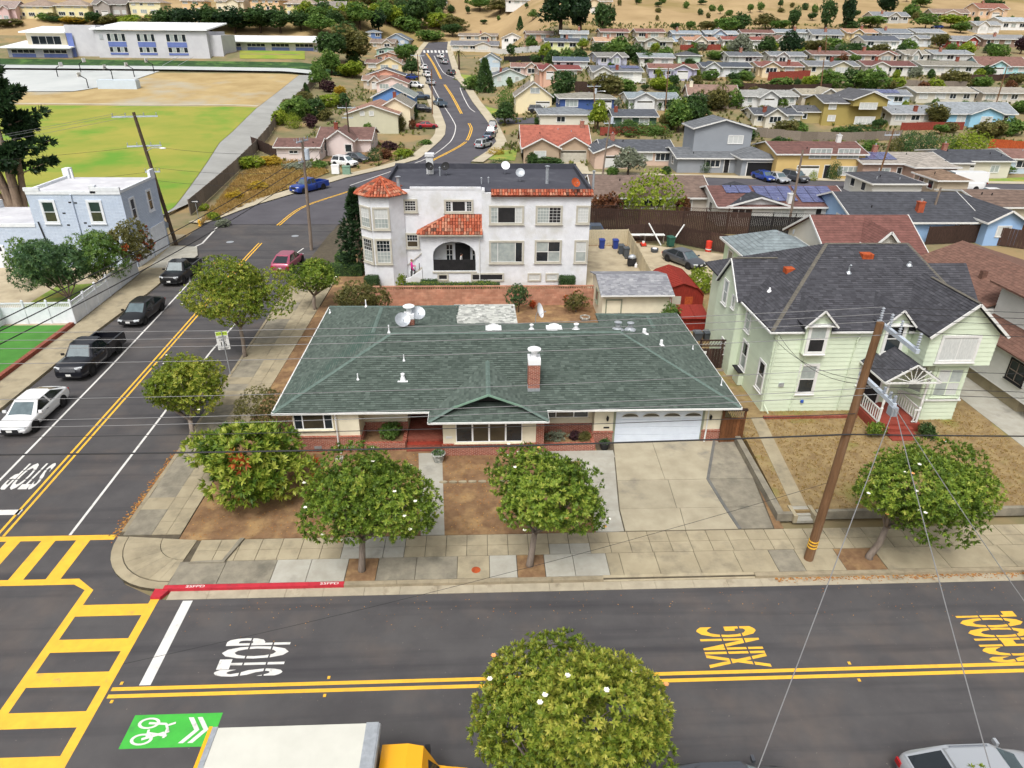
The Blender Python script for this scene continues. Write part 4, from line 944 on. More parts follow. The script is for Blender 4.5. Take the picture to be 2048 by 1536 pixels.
# ================================================================ white stucco apartment building
mat('stucco','#dcdee2','#d0d2d6',s=1.5,rough=.95,bump=1.,bs=9,c3='#c2c2bd',s3=.5,t3=(.5,.75)); mat('putty','#b9b5a8','#ada99c',s=2,rough=.85)
mat('tarroof','#45464e','#3c3d45',s=.6,rough=.9,bump=.2,c3='#54555c',s3=.3,t3=(.55,.7)); mat('terracotta','#6e3524',['#9e5138','#ae6248','#884634','#b98268','#523a31'],attr=True,rough=.85); mat('terrabase','#6b3626',rough=.9)
def tiles(name,P,par,wd=.24,ln=.34,m='terracotta'):
    P=[Vector(p) for p in P]; n=Vector((0,0,0))
    for i in range(len(P)): n+=(P[i]-P[0]).cross(P[(i+1)%len(P)]-P[0])
    n.normalize(); n=n if n.z>0 else -n
    u=(Vector((0,0,1))-n*n.z).normalized(); v=u.cross(n); o=P[0]; Q=[((p-o).dot(v),(p-o).dot(u)) for p in P]
    A=sum(Q[i][0]*Q[(i+1)%len(Q)][1]-Q[(i+1)%len(Q)][0]*Q[i][1] for i in range(len(Q))); Q=Q if A>0 else Q[::-1]
    def inside(x,y): return all((Q[(i+1)%len(Q)][0]-Q[i][0])*(y-Q[i][1])-(Q[(i+1)%len(Q)][1]-Q[i][1])*(x-Q[i][0])>=-.02 for i in range(len(Q)))
    b=MB(); x0,x1=min(q[0] for q in Q),max(q[0] for q in Q); y0,y1=min(q[1] for q in Q),max(q[1] for q in Q); x=x0+wd/2
    while x<x1:
        y=y0
        while y<y1-.05:
            if inside(x,y+ln*.5):
                b.av=.02+.98*rng.random(); V=[]
                for yy,r,h in ((y-.03,wd*.47,.03),(y+ln,wd*.40,.0)):
                    for k in range(5):
                        t=pi*k/4; V.append(o+v*(x+r*math.cos(t))+u*yy+n*(.02+h+r*.75*math.sin(t)))
                b.add(V,[(k,k+5,k+6,k+1) for k in range(4)]+[(0,1,2,3,4)])
            y+=ln
        x+=wd
    return b.build(name,m,par,kind='stuff')
B=wthing('apartment_building','white stucco building with red tile turret, arched porch and flat dark roof','building',(-.5,65.5,.13))
FY=60.3; LY=61.5; BXR=9.55; XM=atY(964,450,FY).x; XP=atY(843,500,FY).x
TX,TY,TR=-8.75,62.15,2.1
b=MB(); b.prism([(XM,FY),(BXR,FY),(BXR,71.5),(XM,71.5)],.1,8.45); b.build('wall','stucco',B)
b=MB(); b.prism([(-8.5,LY),(XM,LY),(XM,71.5),(-8.5,71.5)],.1,8.5); b.build('wall','stucco',B)
octa=[(TX+TR*math.cos(R(22.5+45*k)),TY+TR*math.sin(R(22.5+45*k))) for k in range(8)]
b=MB(); b.prism(octa,.1,8.15); b.build('turret','stucco',B)
# flat roof with parapets
b=MB(); b.prism([(-8.4,LY+.2),(XM,LY+.2),(XM+.2,FY+.4),(BXR-.2,FY+.4),(BXR-.2,71.3),(-8.4,71.3)],8.5,8.56); rf=b.build('flat_roof','tarroof',B)
for q in ((-8.5,BXR,71.3,71.55,8.4,9.05),(BXR-.22,BXR,FY+.3,71.3,8.4,8.95),(-8.5,-8.3,64,71.3,8.4,8.95)): b=MB(); b.box(*q); b.build('parapet','tarroof',B)
b=MB(); b.box(-6.2,XM-.05,LY-.03,LY+.2,8.5,8.72); b.build('parapet','stucco',B); b=MB(); b.box(XM,XM+.25,FY-.03,LY,8.45,8.7); b.build('parapet','stucco',B)
# tiled coping on the right wing
xa=atY(982,390,FY).x; tp=[(xa,FY-.3,8.3),(BXR+.15,FY-.3,8.3),(BXR+.15,FY+.35,8.75),(xa,FY+.35,8.75)]
b=MB(); b.ext(tp,(0,0,-.1)); q=b.build('tile_coping','terrabase',B); tiles('roof_tiles',tp,q)
b=MB(); b.box(xa,BXR+.12,FY-.12,FY,8.05,8.2); b.build('cornice','stucco',B)
# turret roof
ap=(TX,TY,9.4); ro=[(TX+(TR+.35)*math.cos(R(22.5+45*k)),TY+(TR+.35)*math.sin(R(22.5+45*k)),8.15) for k in range(8)]
b=MB(); b.add(ro+[ap],[(k,(k+1)%8,8) for k in range(8)]+[tuple(range(7,-1,-1))]); q=b.build('turret_roof','terrabase',B)
for k in range(8): tiles('roof_tiles',[ro[k],ro[(k+1)%8],ap],q,.26,.36)
b=MB()
for k in range(8): b.tube([Vector(ro[k])+V3(0,0,.06),Vector(ap)+V3(0,0,.06)],.09,6)
b.build('hip_tiles',mat('terra2','#b0593a','#944a34',s=3,rough=.85) and 'terra2',q)
# porch
pt=atY(900,468,FY-.2).z
b=MB(); x0,x1=XP,XM; ax0,ax1=atY(866,510,FY).x,atY(951,510,FY).x; zf=1.55; zs=atY(866,510,FY).z; zt=atY(908,483,FY).z
arch=[(ax0,FY,zs)]+[((ax0+ax1)/2-(ax1-ax0)/2*math.cos(pi*i/12),FY,zs+(zt-zs)*math.sin(pi*i/12)) for i in range(1,12)]+[(ax1,FY,zs)]
b.box(x0,ax0,FY,FY+.25,.1,pt); b.box(ax1,x1-.002,FY,FY+.25,.1,pt); b.box(ax0,ax1,FY,FY+.25,.1,zf)
for i in range(len(arch)-1):
    p,q=arch[i],arch[i+1]; b.ext([p,q,(q[0],FY,pt),(p[0],FY,pt)],(0,.25,0))
b.box(x0,x0+.25,FY+.25,LY+1.5,.1,pt); b.build('porch_wall','stucco',B)
b=MB(); b.box(x0,x1,FY+.25,LY+1.6,.1,zf-.3); b.build('porch_floor','conc_gray',B)
iz=atY(908,538,FY).z
b=MB(); b.box(ax0,ax1,FY+.05,FY+.12,zf-.05,zf+1.0)
for k in range(30): x=ax0+(ax1-ax0)*(k+.5)/30; b.box(x-.02,x+.02,FY+.02,FY+.05,zf-.05,zf+1.0)
b.build('balustrade','dark',B); b=MB(); b.box(ax0-.1,ax1+.1,FY-.08,FY,zf-.2,zf-.06); b.build('porch_sill','putty',B)
pb=W((XP,LY-.01,0),(1,0,0))
for u0,u1,m,nm in ((.6,1.5,'stucco','wall_cabinet'),(2.1,2.75,'trimwhite','door'),(2.95,4.3,'dark','doorway'),(4.45,5.05,'trimwhite','door')):
    b=MB(); pb.box(b,u0,u1,zf if nm!='wall_cabinet' else 3.0,3.75 if nm!='wall_cabinet' else 3.8,0,.05); o=b.build(nm,m,B)
    if nm=='door':
        for r_ in range(4):
            for c_ in range(2): q=MB(); wdt=(u1-u0-.2)/2; pb.box(q,u0+.07+c_*(wdt+.06),u0+.07+c_*(wdt+.06)+wdt,zf+.2+r_*.48,zf+.2+r_*.48+.42,.05,.06); q.build('pane','glass',o)
pz=atY(900,428,LY).z; prr=[(XP-.3,FY-.35,pt-.05),(XM,FY-.35,pt-.05),(XM,LY,pz),(atY(900,430,LY).x,LY,pz)]; prl=[(XP-.3,LY,pt-.05),(XP-.3,FY-.35,pt-.05),(atY(900,430,LY).x,LY,pz)]
b=MB(); b.ext(prr,(0,0,-.1)); b.ext(prl,(0,0,-.1)); q=b.build('porch_roof','terrabase',B); tiles('roof_tiles',prr,q); tiles('roof_tiles',prl,q)
gutter(B,[(XP-.3,FY-.38,pt-.1),(XM,FY-.38,pt-.1)],'putty',s=.1); pipe(B,[(XM-.25,FY-.1,pt-.1),(XM-.25,FY-.08,.4)],'trimwhite')
# windows placed from the photograph on their wall planes
def pw(px0,px1,py0,py1,Y,**k):
    w_=W((0,Y,0),(1,0,0)); c=(px0+px1)/2; a,b_=atY(px0,(py0+py1)/2,Y),atY(px1,(py0+py1)/2,Y); t=atY(c,py0,Y).z; bt=atY(c,py1,Y).z; tr=k.pop('trim',.16)
    mun=k.pop('mun',None); o=win(B,w_,a.x+tr,b_.x-tr,bt+tr,t-tr,trim=tr,tm='putty',fm='trimwhite',proud=.095,**k)
    if mun:
        for f0,f1,v0,v1,c_,r_ in mun: W_=b_.x-a.x-2*tr; H_=t-bt-2*tr; muntins(o,w_,a.x+tr+W_*f0,a.x+tr+W_*f1,bt+tr+H_*v0,bt+tr+H_*v1,c_,r_)
pw(978,1048,411,449,FY,split=((0,.22),(.22,.78),(.78,1)),glass=['glass_pale','dark','curtain'],mun=[(0,.22,0,1,2,4),(.78,1,0,1,2,4)])
pw(1071,1125,411,449,FY,cols=2,glass=['glass_pale','dark'],mun=[(0,.5,0,1,4,5),(.5,1,0,1,3,5)]); pw(1152,1180,411,448,FY,cols=1,glass='curtain',mun=[(0,1,0,1,4,5)])
pw(978,1048,481,527,FY,split=((0,.22),(.22,.78),(.78,1)),glass=['glass_pale','glass_pale','glass']); pw(1069,1123,480,526,FY,cols=2,rows=2,glass=['glass','glass_pale']); pw(1148,1175,480,526,FY,rows=2,glass=['glass_pale','curtain'])
pw(806,835,398,425,LY,rows=2,glass='dark',mun=[(0,1,0,1,4,4)]); pw(888,947,399,426,LY,split=((0,.2),(.25,.75),(.8,1)),glass=['glass','dark'],mun=[(0,.2,0,1,2,4),(.8,1,0,1,2,4)]); pw(811,839,466,497,LY,rows=2,glass=['glass_warm','glass'],mun=[(0,1,.5,1,4,2)])
for a in ((875,897,547,561),(942,1008,546,562),(1055,1082,546,562),(1091,1117,546,562)): pw(*a,FY,trim=.12,glass='dark' if a[0]<1000 else 'curtain',sill=False)
for k,(fw0,fw1) in ((5,(.3,1.46)),(4,(.3,1.46))):
    p,q=octa[k],octa[(k+1)%8]; wt=W((p[0],p[1],0),(q[0]-p[0],q[1]-p[1],0))
    for z0_,z1_,gl2 in ((2.35,4.35,['glass_pale','glass']),(5.45,7.1,['glass_pale','curtain'])):
        o=win(B,wt,fw0,fw1,z0_,z1_,rows=2,trim=.16,tm='putty',fm='trimwhite',glass=gl2,proud=.095); muntins(o,wt,fw0,fw1,z0_,z1_,4,6 if z0_<3 else 4)
# entrance stairs with stepped side wall
sx=XP; b=MB(); b.ext([(sx-.05,FY+.1,.1),(sx-1.6,FY+.1,.1),(sx-1.6,FY+.1,.75),(sx-1.2,FY+.1,.85),(sx-.05,FY+.1,1.6)],(0,.2,0)); b.build('stair_wall','stucco',B)
for k in range(8): b=MB(); b.box(sx-.05-.22*(8-k),sx-.05-.22*(7-k),FY+.3,LY-.2,.1,.13+.18*(k+1)); b.build('stair_tread','conc_gray',B)
for k in range(4): b=MB(); x=sx-.3-.4*k; b.box(x-.03,x+.03,FY+.35,FY+.4,1.55-.38*k,2.15-.38*k); b.build('stair_baluster','dark',B)
b=MB(); b.tube([(sx-1.9,LY-.08,1.35),(sx-.1,LY-.08,2.85)],.04,6); b.build('stair_rail','putty',B)
# roof clutter
b=MB(); b.box(-5.2,-4.55,68.3,69.0,8.5,10.4); b.box(-5.3,-4.45,68.2,69.1,10.2,10.45); b.build('chimney','stucco',B)
for px,py,h,r_,m in ((797,375,.9,.16,'galv'),(880,352,.75,.07,'galv'),(963,368,.5,.06,'galv'),(977,366,.45,.06,'galv'),(1094,367,1.5,.15,'galv'),(1186,378,1.5,.1,'galv')):
    p=g(px,py,8.56); vent(B,p.x,p.y,8.55,h,r_,m,base=False,cap=True)
for px,py,lab,m in ((857,350,'dark grey dish by the white roof chimney of the stucco building','dark'),(893,350,'dark dish at the back edge of the flat roof, left of centre','dark'),(1010,348,'pale cream dish at the back edge of the flat roof','whitemetal'),(1040,363,'grey dish at the middle of the flat roof','galv'),(1147,384,'rusty round dish near the right tile coping of the flat roof','rust')):
    p=g(px,py,8.56); dish(lab,(p.x,p.y,8.56),R(rng.uniform(-20,40)),.6,.42,.75,m=m)
# ================================================================ rear yards
bw=wthing('brick_wall','long pale red block wall with pierced top course behind the green-roofed house','wall',(1,55.3,.13))
b=MB(); b.box(-9.2,9.5,55.2,55.4,.1,1.55); b.build('wall','brickpale',bw)
for k in range(62): b=MB(); x=-9.15+k*.3; b.box(x,x+.29,55.2,55.4,1.78,1.85) ; b.box(x,x+.06,55.22,55.38,1.55,1.78); b.box(x+.15,x+.21,55.22,55.38,1.55,1.78); b.build('pierced_block','brickpale',bw)
b=MB(); b.prism([(-9.3,46),(-9.1,46),(-9.1,55.2),(-9.3,55.2)],.1,1.3); b.build('wall','brickpale',bw)
sh=wthing('cream_shed','cream garage with weathered grey gable roof, right of the block wall','shed',(12,53,.13))
b=MB(); b.box(9.45,14.75,50.8,56.0,.1,2.75); b.ext([(9.45,50.8,2.75),(9.45,56,2.75),(9.45,53.4,3.4)],(.1,0,0)); b.ext([(14.65,50.8,2.75),(14.65,56,2.75),(14.65,53.4,3.4)],(.1,0,0)); b.build('wall','cream',sh)
mat('oldgrey','#7e7f84','#6a6b70',s=1.2,rough=.95,bump=.3,c3='#a1a2a4',s3=.8,t3=(.5,.7))
pf=[(9.2,50.4,2.72),(15.0,50.4,2.72),(15.0,53.4,3.45),(9.2,53.4,3.45)]; pk=[(15.0,56.4,2.72),(9.2,56.4,2.72),(9.2,53.4,3.45),(15.0,53.4,3.45)]
b=MB(); b.ext(pf,(0,0,-.09)); b.ext(pk,(0,0,-.09)); r_=b.build('roof','oldgrey',sh); shingles('shingles',pf,r_,mat('oldtab','#74757b',['#85868b','#96979a','#7b7c82','#a3a4a6'],attr=True,rough=.95) and 'oldtab',.18,.3,.012)
gutter(sh,[(9.2,50.35,2.66),(15.0,50.35,2.66)],s=.09); pipe(sh,[(14.85,50.4,2.6),(14.8,50.7,2.4),(14.8,50.72,.2)],'trimwhite')
ws=W((9.45,50.8,0),(1,0,0)); b=MB(); ws.box(b,.35,1.45,.15,2.15,0,.04); d_=b.build('door','cream',sh); b=MB(); ws.box(b,1.3,1.36,1.1,1.16,.04,.1); b.build('handle','galv',d_); b=MB(); ws.box(b,.25,.35,.15,2.25,0,.05); ws.box(b,1.45,1.55,.15,2.25,0,.05); ws.box(b,.35,1.45,2.15,2.25,0,.05); b.build('door_frame','sagetrim',sh)
for k in range(18): b=MB(); ws.box(b,1.6+k*.2,1.78+k*.2,.15,2.6,.0,.012); b.build('siding_board','cream',sh)
wl=W((9.45,56,0),(0,-1,0)); win(sh,wl,2.2,3.2,1.2,2.1,trim=.07,tm='sagetrim')
mat('redmetal','#8e2f24','#74261d',s=2.5,rough=.7,stretch=(5,5,.8),c3='#b0643c',s3=1.5,t3=(.62,.75))
rs=wthing('red_metal_shed','rusty red gambrel-roofed metal shed with pale window','shed',(16.6,56,.1))
gam=[(14.75,0.05),(18.4,.05),(18.4,1.55),(17.75,2.15),(16.55,2.55),(15.4,2.15),(14.75,1.55)]
b=MB(); b.ext([(x,53.6,z) for x,z in gam],(0,4.9,0)); b.build('wall','redmetal',rs)
b=MB()
for (xa_,za_),(xb_,zb_) in zip(gam[2:],gam[3:]): b.ext([(xa_,53.45,za_+.03),(xb_,53.45,zb_+.03),(xb_,58.6,zb_+.03),(xa_,58.6,za_+.03)],(0,0,.03))
for k in range(14):
    for (xa_,za_),(xb_,zb_) in zip(gam[2:],gam[3:]): b.bar((xa_,53.6+k*.38,za_+.075),(xb_,53.6+k*.38,zb_+.075),.05,.03)
b.build('roof','redmetal',rs)
wr=W((14.75,53.6,0),(1,0,0)); b=MB(); wr.box(b,1.0,1.75,.5,1.45,0,.02); b.build('patch_panel','putty',rs); b=MB(); wr.box(b,2.1,2.75,.6,1.4,0,.02); b.build('window','rust',rs)
for k in range(18): b=MB(); wr.box(b,.08+k*.2,.13+k*.2,.05,1.55,0,.015); b.build('rib','redmetal',rs)
rs2=wthing('small_red_shed','low rusty red metal lean-to locker in front of the red shed','shed',(16.2,49,.1))
b=MB(); b.box(15.3,17.2,48.6,50.4,.05,1.5); b.build('wall','redmetal',rs2); b=MB(); b.ext([(15.2,48.4,1.5),(17.3,48.4,1.5),(17.3,50.5,1.85),(15.2,50.5,1.85)],(0,0,.05)); b.bar((16.25,48.4,1.58),(16.25,50.5,1.93),.05,.03); b.build('lid','redmetal',rs2)
def bin_(label,x,y,m,rz=0,h=1.05,s=.58):
    t=thing('wheelie_bin',label,'bin',(x,y,.13),rz,'wheelie bins in the rear yards')
    b=MB(); V=[]
    for z,f in ((0,.78),(h*.86,1.)):
        for i,j in ((-1,-1),(1,-1),(1,1),(-1,1)): V.append((i*s/2*f,j*s/2*f*1.1,z))
    b.add(V,[(0,3,2,1),(0,1,5,4),(1,2,6,5),(2,3,7,6),(3,0,4,7),(4,5,6,7)]); b.build('body',m,t)
    b=MB(); V=[]
    for z,f in ((h*.86,1.1),(h*.93,1.08),(h,.7)):
        for i,j in ((-1,-1),(1,-1),(1,1),(-1,1)): V.append((i*s/2*f,j*s/2*f*1.15,z))
    b.add(V,[(0,3,2,1),(8,9,10,11)]+[(a+i,a+(i+1)%4,a+4+(i+1)%4,a+4+i) for a in (0,4) for i in range(4)]); b.build('lid',m,t)
    for sx_ in (-1,1): b=MB(); b.tube([(sx_*.2,s/2,.12),(sx_*.28,s/2,.12)],.12,10); b.build('wheel','black',t)
    b=MB(); b.bar((-.2,s/2+.1,h*.9),(.2,s/2+.1,h*.9),.03,.03); b.build('handle',m,t)
    return t
mat('binblue','#2b3f86',rough=.5); mat('bingrey','#4d5257',rough=.5); mat('bingreen','#2f5a4c',rough=.5)
bin_('blue wheelie bin nearest the white building by the beige fence',12.9,72.3,'binblue'); bin_('blue wheelie bin beside the grey bins by the beige fence',14.35,72.2,'binblue')
bin_('grey wheelie bin just in front of the blue bins, farther of two',14.6,70.2,'bingrey'); bin_('grey wheelie bin nearest the barbecue by the beige fence',14.95,69.2,'bingrey')
bin_('dark green wheelie bin behind the silver sedan',20.6,73.2,'bingreen',.2,1.1,.7)
bin_('dark wheelie bin behind the green roof, left of its pair',16.05,46.9,'bingrey'); bin_('dark wheelie bin behind the green roof, right of its pair',16.8,46.9,'bingrey')
bq=thing('barbecue','dark lidded barbecue grill with gas bottle beside the beige fence','barbecue',(14.9,66,.13))
b=MB(); b.box(-.4,.4,-.28,.28,.1,.85); b.build('cabinet','dark',bq); b=MB(); b.ell((0,0,.88),.42,.3,.32,12,8); b.build('hood','galv',bq); b=MB(); b.lathe(.35,-.45,[(0,0),(.14,.02),(.14,.3),(.05,.42),(.05,.48),(0,.48)],10); b.build('gas_bottle','whitemetal',bq)
b=MB(); b.box(-.75,-.42,-.2,.2,.78,.83); b.build('side_shelf','dark',bq)
mat('yardconc','#b3a68c','#a0937a',s=.8,rough=.93,bump=.2,c3='#8f8470',s3=.4,t3=(.55,.75))
yc=struct(MB().prism([(9.6,57),(15.4,57),(15.9,73.2),(9.6,73.2)],.1,.14).build('rear_patio','yardconc')); yc2=struct(MB().prism([(16.0,59),(24,59),(25.5,70),(16.5,74.5)],.1,.141).build('rear_drive','yardconc'))
fence('beige_fence','pale beige board fence around the paved yard beside the white building',[(11.2,73.4),(15.9,73.6),(15.55,66),(15.2,59.5)],1.75,'fencebeige',.1,2.2,.17)
fence('plank_fence','dark weathered plank fence behind the parked silver sedan',[(15.9,75.2),(20.5,75.6),(26.6,70.2)],1.9,'wooddark',.05,2.4,.18)
fence('tall_fence','tall dark brown panelled fence behind the white building and rear yards',[(11,81),(13.4,80.5),(31,78.3)],2.9,'wooddark',.0,2.6,.2,lat=.35)
fence('black_fence','black board fence with lattice top at the end of the tall brown fence',[(31,78.3),(36,77.6),(41,77)],2.6,mat('blackwood','#1d1b1c','#2a2727',s=4,rough=.85) and 'blackwood',.0,2.5,.2,lat=.4)
for k,(px,py) in enumerate(((1375,490),(1384,505))): pass
crt=thing('plastic_drum','red perforated plastic barrier standing by the plank fence','barrier',(24.2,71.2,.1)); b=MB()
b.lathe(0,0,[(.32,0),(.32,.45),(.28,.5),(.32,.55),(.32,1.1),(.2,1.15),(0,1.15)],10); b.build('body',mat('redplastic','#c93a2a',rough=.5) and 'redplastic',crt); b=MB(); b.lathe(0,0,[(.325,.2),(.325,.32)],10); b.build('band','trimwhite',crt)
# clutter in the yard
jk=[('green_tank','dark grey plastic tub lying in the rear drive',(18.3,70.8),.42,.4,'bingrey'),('round_grill','round black kettle grill by the red shed',(16.9,62.6),.28,.55,'black'),('old_tyre','stone-rimmed round planter by the block wall',(8.3,51.8),.42,.28,'patina')]
for n_,l_,(x,y),r_,h_,m_ in jk:
    t=thing(n_ if n_!='old_tyre' else 'round_planter',l_,{'green_tank':'tub','round_grill':'grill','old_tyre':'planter'}[n_],(x,y,.14)); b=MB(); b.lathe(0,0,[(0,0),(r_*.8,0),(r_,h_*.6),(r_,h_),(r_*.85,h_),(r_*.8,h_*.75),(0,h_*.75)],12); b.build('body',m_,t,smooth=False)
    if n_=='round_grill': b=MB(); b.ell((0,0,h_),r_,r_,.2,12,6); b.build('lid','black',t)
    if n_=='green_tank': b=MB(); b.cyl(0,0,h_-.05,h_+.03,r_*.6,n=12); b.build('cap','whitemetal',t)
    if n_=='old_tyre': b=MB(); b.cyl(0,0,.1,h_*.8,r_*.78,n=12); b.build('soil','dirt',t)
wb=thing('workbench','cluttered white-topped workbench along the plank fence','workbench',(18,74.6,.1)); b=MB(); b.box(-2.0,2.2,-.35,.35,.85,.92); b.build('top','trimwhite',wb)
for x in (-1.9,0,2.1): b=MB(); b.box(x-.04,x+.04,-.3,.3,0,.85); b.build('leg','woodgrey',wb)
mp=thing('mower','red and white push mower parked by the workbench','mower',(17.6,73.2,.1)); b=MB(); b.box(-.25,.25,-.4,.3,.12,.35); b.build('deck','redplastic',mp); b=MB(); b.cyl(0,0,.35,.55,.15,n=10); b.build('engine','trimwhite',mp); b=MB(); b.tube([(-.2,.3,.3),(-.22,1.0,.95),(.22,1.0,.95),(.2,.3,.3)],.015,5); b.build('handle','black',mp)
for x in (-.28,.28):
    for y in (-.3,.22): b=MB(); b.tube([(x-.03,y,.12),(x+.03,y,.12)],.12,8); b.build('wheel','black',mp)
for i,(a,c) in enumerate((((19.6,73.3,.15),(18.4,74.9,2.2)),((21.0,73.6,.6),(22.2,74.3,2.2)))):
    tag(MB().bar(a,c,.14,.06).build('white_plank','trimwhite'),('white plank leaning on the plank fence left of the green bin','white plank leaning on the plank fence right of the green bin')[i],'plank')
# ================================================================ people on the porch side
def person(name,label,loc,rz,J,top_,bot,skin,hair,h=1.65):
    """one skinned body from a joint skeleton; J overrides joints"""
    t=thing(name,label,'person',loc,rz); k=h/1.7
    j=dict(pel=(0,0,.95),sp=(0,-.01,1.2),ch=(0,-.01,1.4),nk=(0,-.01,1.5),hd=(0,-.04,1.62),ht=(0,-.02,1.72))
    for s,n in ((-1,'l'),(1,'r')):
        j.update({n+'hip':(s*.1,0,.9),n+'kn':(s*.11,-.02,.5),n+'an':(s*.11,.02,.09),n+'to':(s*.12,-.17,.04),n+'sh':(s*.19,0,1.42),n+'el':(s*.25,.02,1.14),n+'wr':(s*.24,-.1,.92),n+'ha':(s*.23,-.14,.84)})
    j.update(J)
    ra=dict(pel=(.17,.13),sp=(.145,.11),ch=(.17,.12),nk=(.055,.055),hd=(.085,.1),ht=(.06,.07),hip=(.1,.1),kn=(.065,.065),an=(.045,.045),to=(.04,.03),sh=(.07,.07),el=(.045,.045),wr=(.032,.032),ha=(.04,.025))
    nm=list(j); E_=[('pel','sp'),('sp','ch'),('ch','nk'),('nk','hd'),('hd','ht')]
    for n in 'lr': E_+=[('pel',n+'hip'),(n+'hip',n+'kn'),(n+'kn',n+'an'),(n+'an',n+'to'),('ch',n+'sh'),(n+'sh',n+'el'),(n+'el',n+'wr'),(n+'wr',n+'ha')]
    me=bpy.data.meshes.new('body'); me.from_pydata([tuple(Vector(j[n])*k) for n in nm],[(nm.index(a),nm.index(b_)) for a,b_ in E_],[])
    o=link('body',me,t); md=o.modifiers.new('s','SKIN'); sv=me.skin_vertices[0].data if me.skin_vertices else None
    if sv is None:
        bm=bmesh.new(); bm.from_mesh(me); bm.verts.layers.skin.verify(); bm.to_mesh(me); bm.free(); sv=me.skin_vertices[0].data
    for i,n in enumerate(nm):
        r_=ra.get(n) or ra[n[1:]]; sv[i].radius=(r_[0]*k,r_[1]*k); sv[i].use_root=(n=='pel')
    sb=o.modifiers.new('d','SUBSURF'); sb.levels=sb.render_levels=2
    dg=bpy.context.evaluated_depsgraph_get(); m2=bpy.data.meshes.new_from_object(o.evaluated_get(dg)); o.modifiers.clear(); o.data=m2; m2.name='body'
    m2.materials.clear()
    for m_ in (skin,top_,bot,hair,'black'): m2.materials.append(M[m_])
    hz_=j['nk'][2]*k; wz=j['pel'][2]*k+.04
    for p in m2.polygons:
        c=p.center; p.use_smooth=True; d=min((c-Vector(j[n+'ha'])*k).length for n in 'lr')
        p.material_index=0 if (c.z>hz_-.0 or d<.09) else (1 if c.z>wz or abs(c.x)>.17*k and c.z>.75*k else (4 if c.z<.1 else 2))
    hd=Vector(j['hd'])*k; b=MB(); b.ell(hd+V3(0,.03,.035),.1,.11,.115,12,8); b.build('hair',hair,t,smooth=True)
    b=MB(); 
    for s in (-1,1): b.ell(hd+V3(s*.035,-.09,.0),.012,.01,.01,6,4)
    b.ell(hd+V3(0,-.1,-.02),.012,.02,.02,6,4); b.ell(hd+V3(0,-.088,-.06),.025,.01,.008,6,4); b.build('face',skin,t)
    b=MB()
    for n in 'lr':
        ha=Vector(j[n+'ha'])*k; dr=(ha-Vector(j[n+'wr'])*k).normalized(); sd=dr.cross(V3(0,1,0)); sd=sd.normalized() if sd.length>.01 else V3(1,0,0)
        for q in range(4): a=ha+sd*(q-1.5)*.018; b.tube([a,a+dr*(.045+.006*(1.5-abs(q-1.5))),a+dr*.075+V3(0,-.015,0)],[.009,.008,.006],5)
        a=ha+sd*.03-dr*.02; b.tube([a,a+sd*.03+dr*.02,a+sd*.035+dr*.045],[.01,.009,.007],5)
    b.build('fingers',skin,t,kind='stuff')
    return t
mat('pink','#e0389b','#d22f8c',s=6,rough=.8); mat('skin','#c98f70',rough=.6); mat('hairb','#8a6f55',rough=.8); mat('clothw','#cfccca',rough=.8); mat('leggings','#26262a',rough=.8); mat('hairk','#2a2320',rough=.7)
pp=g(826,538,.55); 
person('person','person in bright pink top and dark trousers climbing the entrance stairs',(sx-1.0,LY-.75,.78),R(100),dict(lkn=(-.1,-.28,.62),lan=(-.1,-.18,.22),lto=(-.1,-.36,.18),rkn=(.1,.0,.5),lel=(-.24,-.1,1.16),lwr=(-.16,-.3,1.1),lha=(-.1,-.36,1.1),rel=(.24,-.08,1.16),rwr=(.15,-.3,1.08),rha=(.09,-.36,1.08)),'pink','leggings','skin','hairb')
person('person','person in pale clothes walking inside the arched porch',(atY(922,500,LY-.5).x,LY-.55,zf-.3),R(80),dict(lkn=(-.1,-.15,.52),lan=(-.1,-.2,.1),lto=(-.1,-.36,.06),rkn=(.1,.08,.5),ran=(.1,.3,.14),rto=(.1,.16,.05)),'clothw','clothw','skin','hairk',1.7)
# ================================================================ vehicles
mat('tyre','#1b1b1c',rough=.85); mat('rim','#a9adb2',rough=.3,metal=.7); mat('lamp','#d9dde0',rough=.15,spec=.7); mat('tail','#a3191c',rough=.25,spec=.6); mat('plate','#d8d8d4',rough=.6); mat('carglass','#1a2126',rough=.05,spec=.9); mat('wsglass_sky','#56666b','#46555a',s=2,rough=.06,spec=.9); mat('chrome','#b9bdc2',rough=.2,metal=.9); mat('plastic','#232325',rough=.6)  # windscreen glass has the sky's reflection painted in as a pale grey-teal colour
def paint(n,c,metal=.25,rough=.28): return mat(n,c,rough=rough,metal=metal,spec=.6,coat=.5)
for n,c in (('p_white','#e3e4e4'),('p_black','#101114'),('p_navy','#14161f'),('p_silver','#a9adb2'),('p_grey','#4c4f55'),('p_blue','#1d3f94'),('p_red','#a3202c'),('p_pink','#a24a63'),('p_steel','#5f6f80'),('p_yellow','#eda915'),('p_slate','#3a4a5e')): paint(n,c,0 if n in('p_white','p_yellow') else .25)
mat('boxpanel','#c6c5bb','#bebdb3',s=1,rough=.7)
def loft(b,S,cap=True):
    n=len(S[0]); o=len(b.v); V=[p for s in S for p in s]; fs=[]
    for i in range(len(S)-1):
        for k in range(n-1): fs.append((i*n+k,(i+1)*n+k,(i+1)*n+k+1,i*n+k+1))
    if cap: fs.append(tuple(range(n))); fs.append(tuple(range(len(S)*n-1,(len(S)-1)*n-1,-1)))
    return b.add(V,fs)
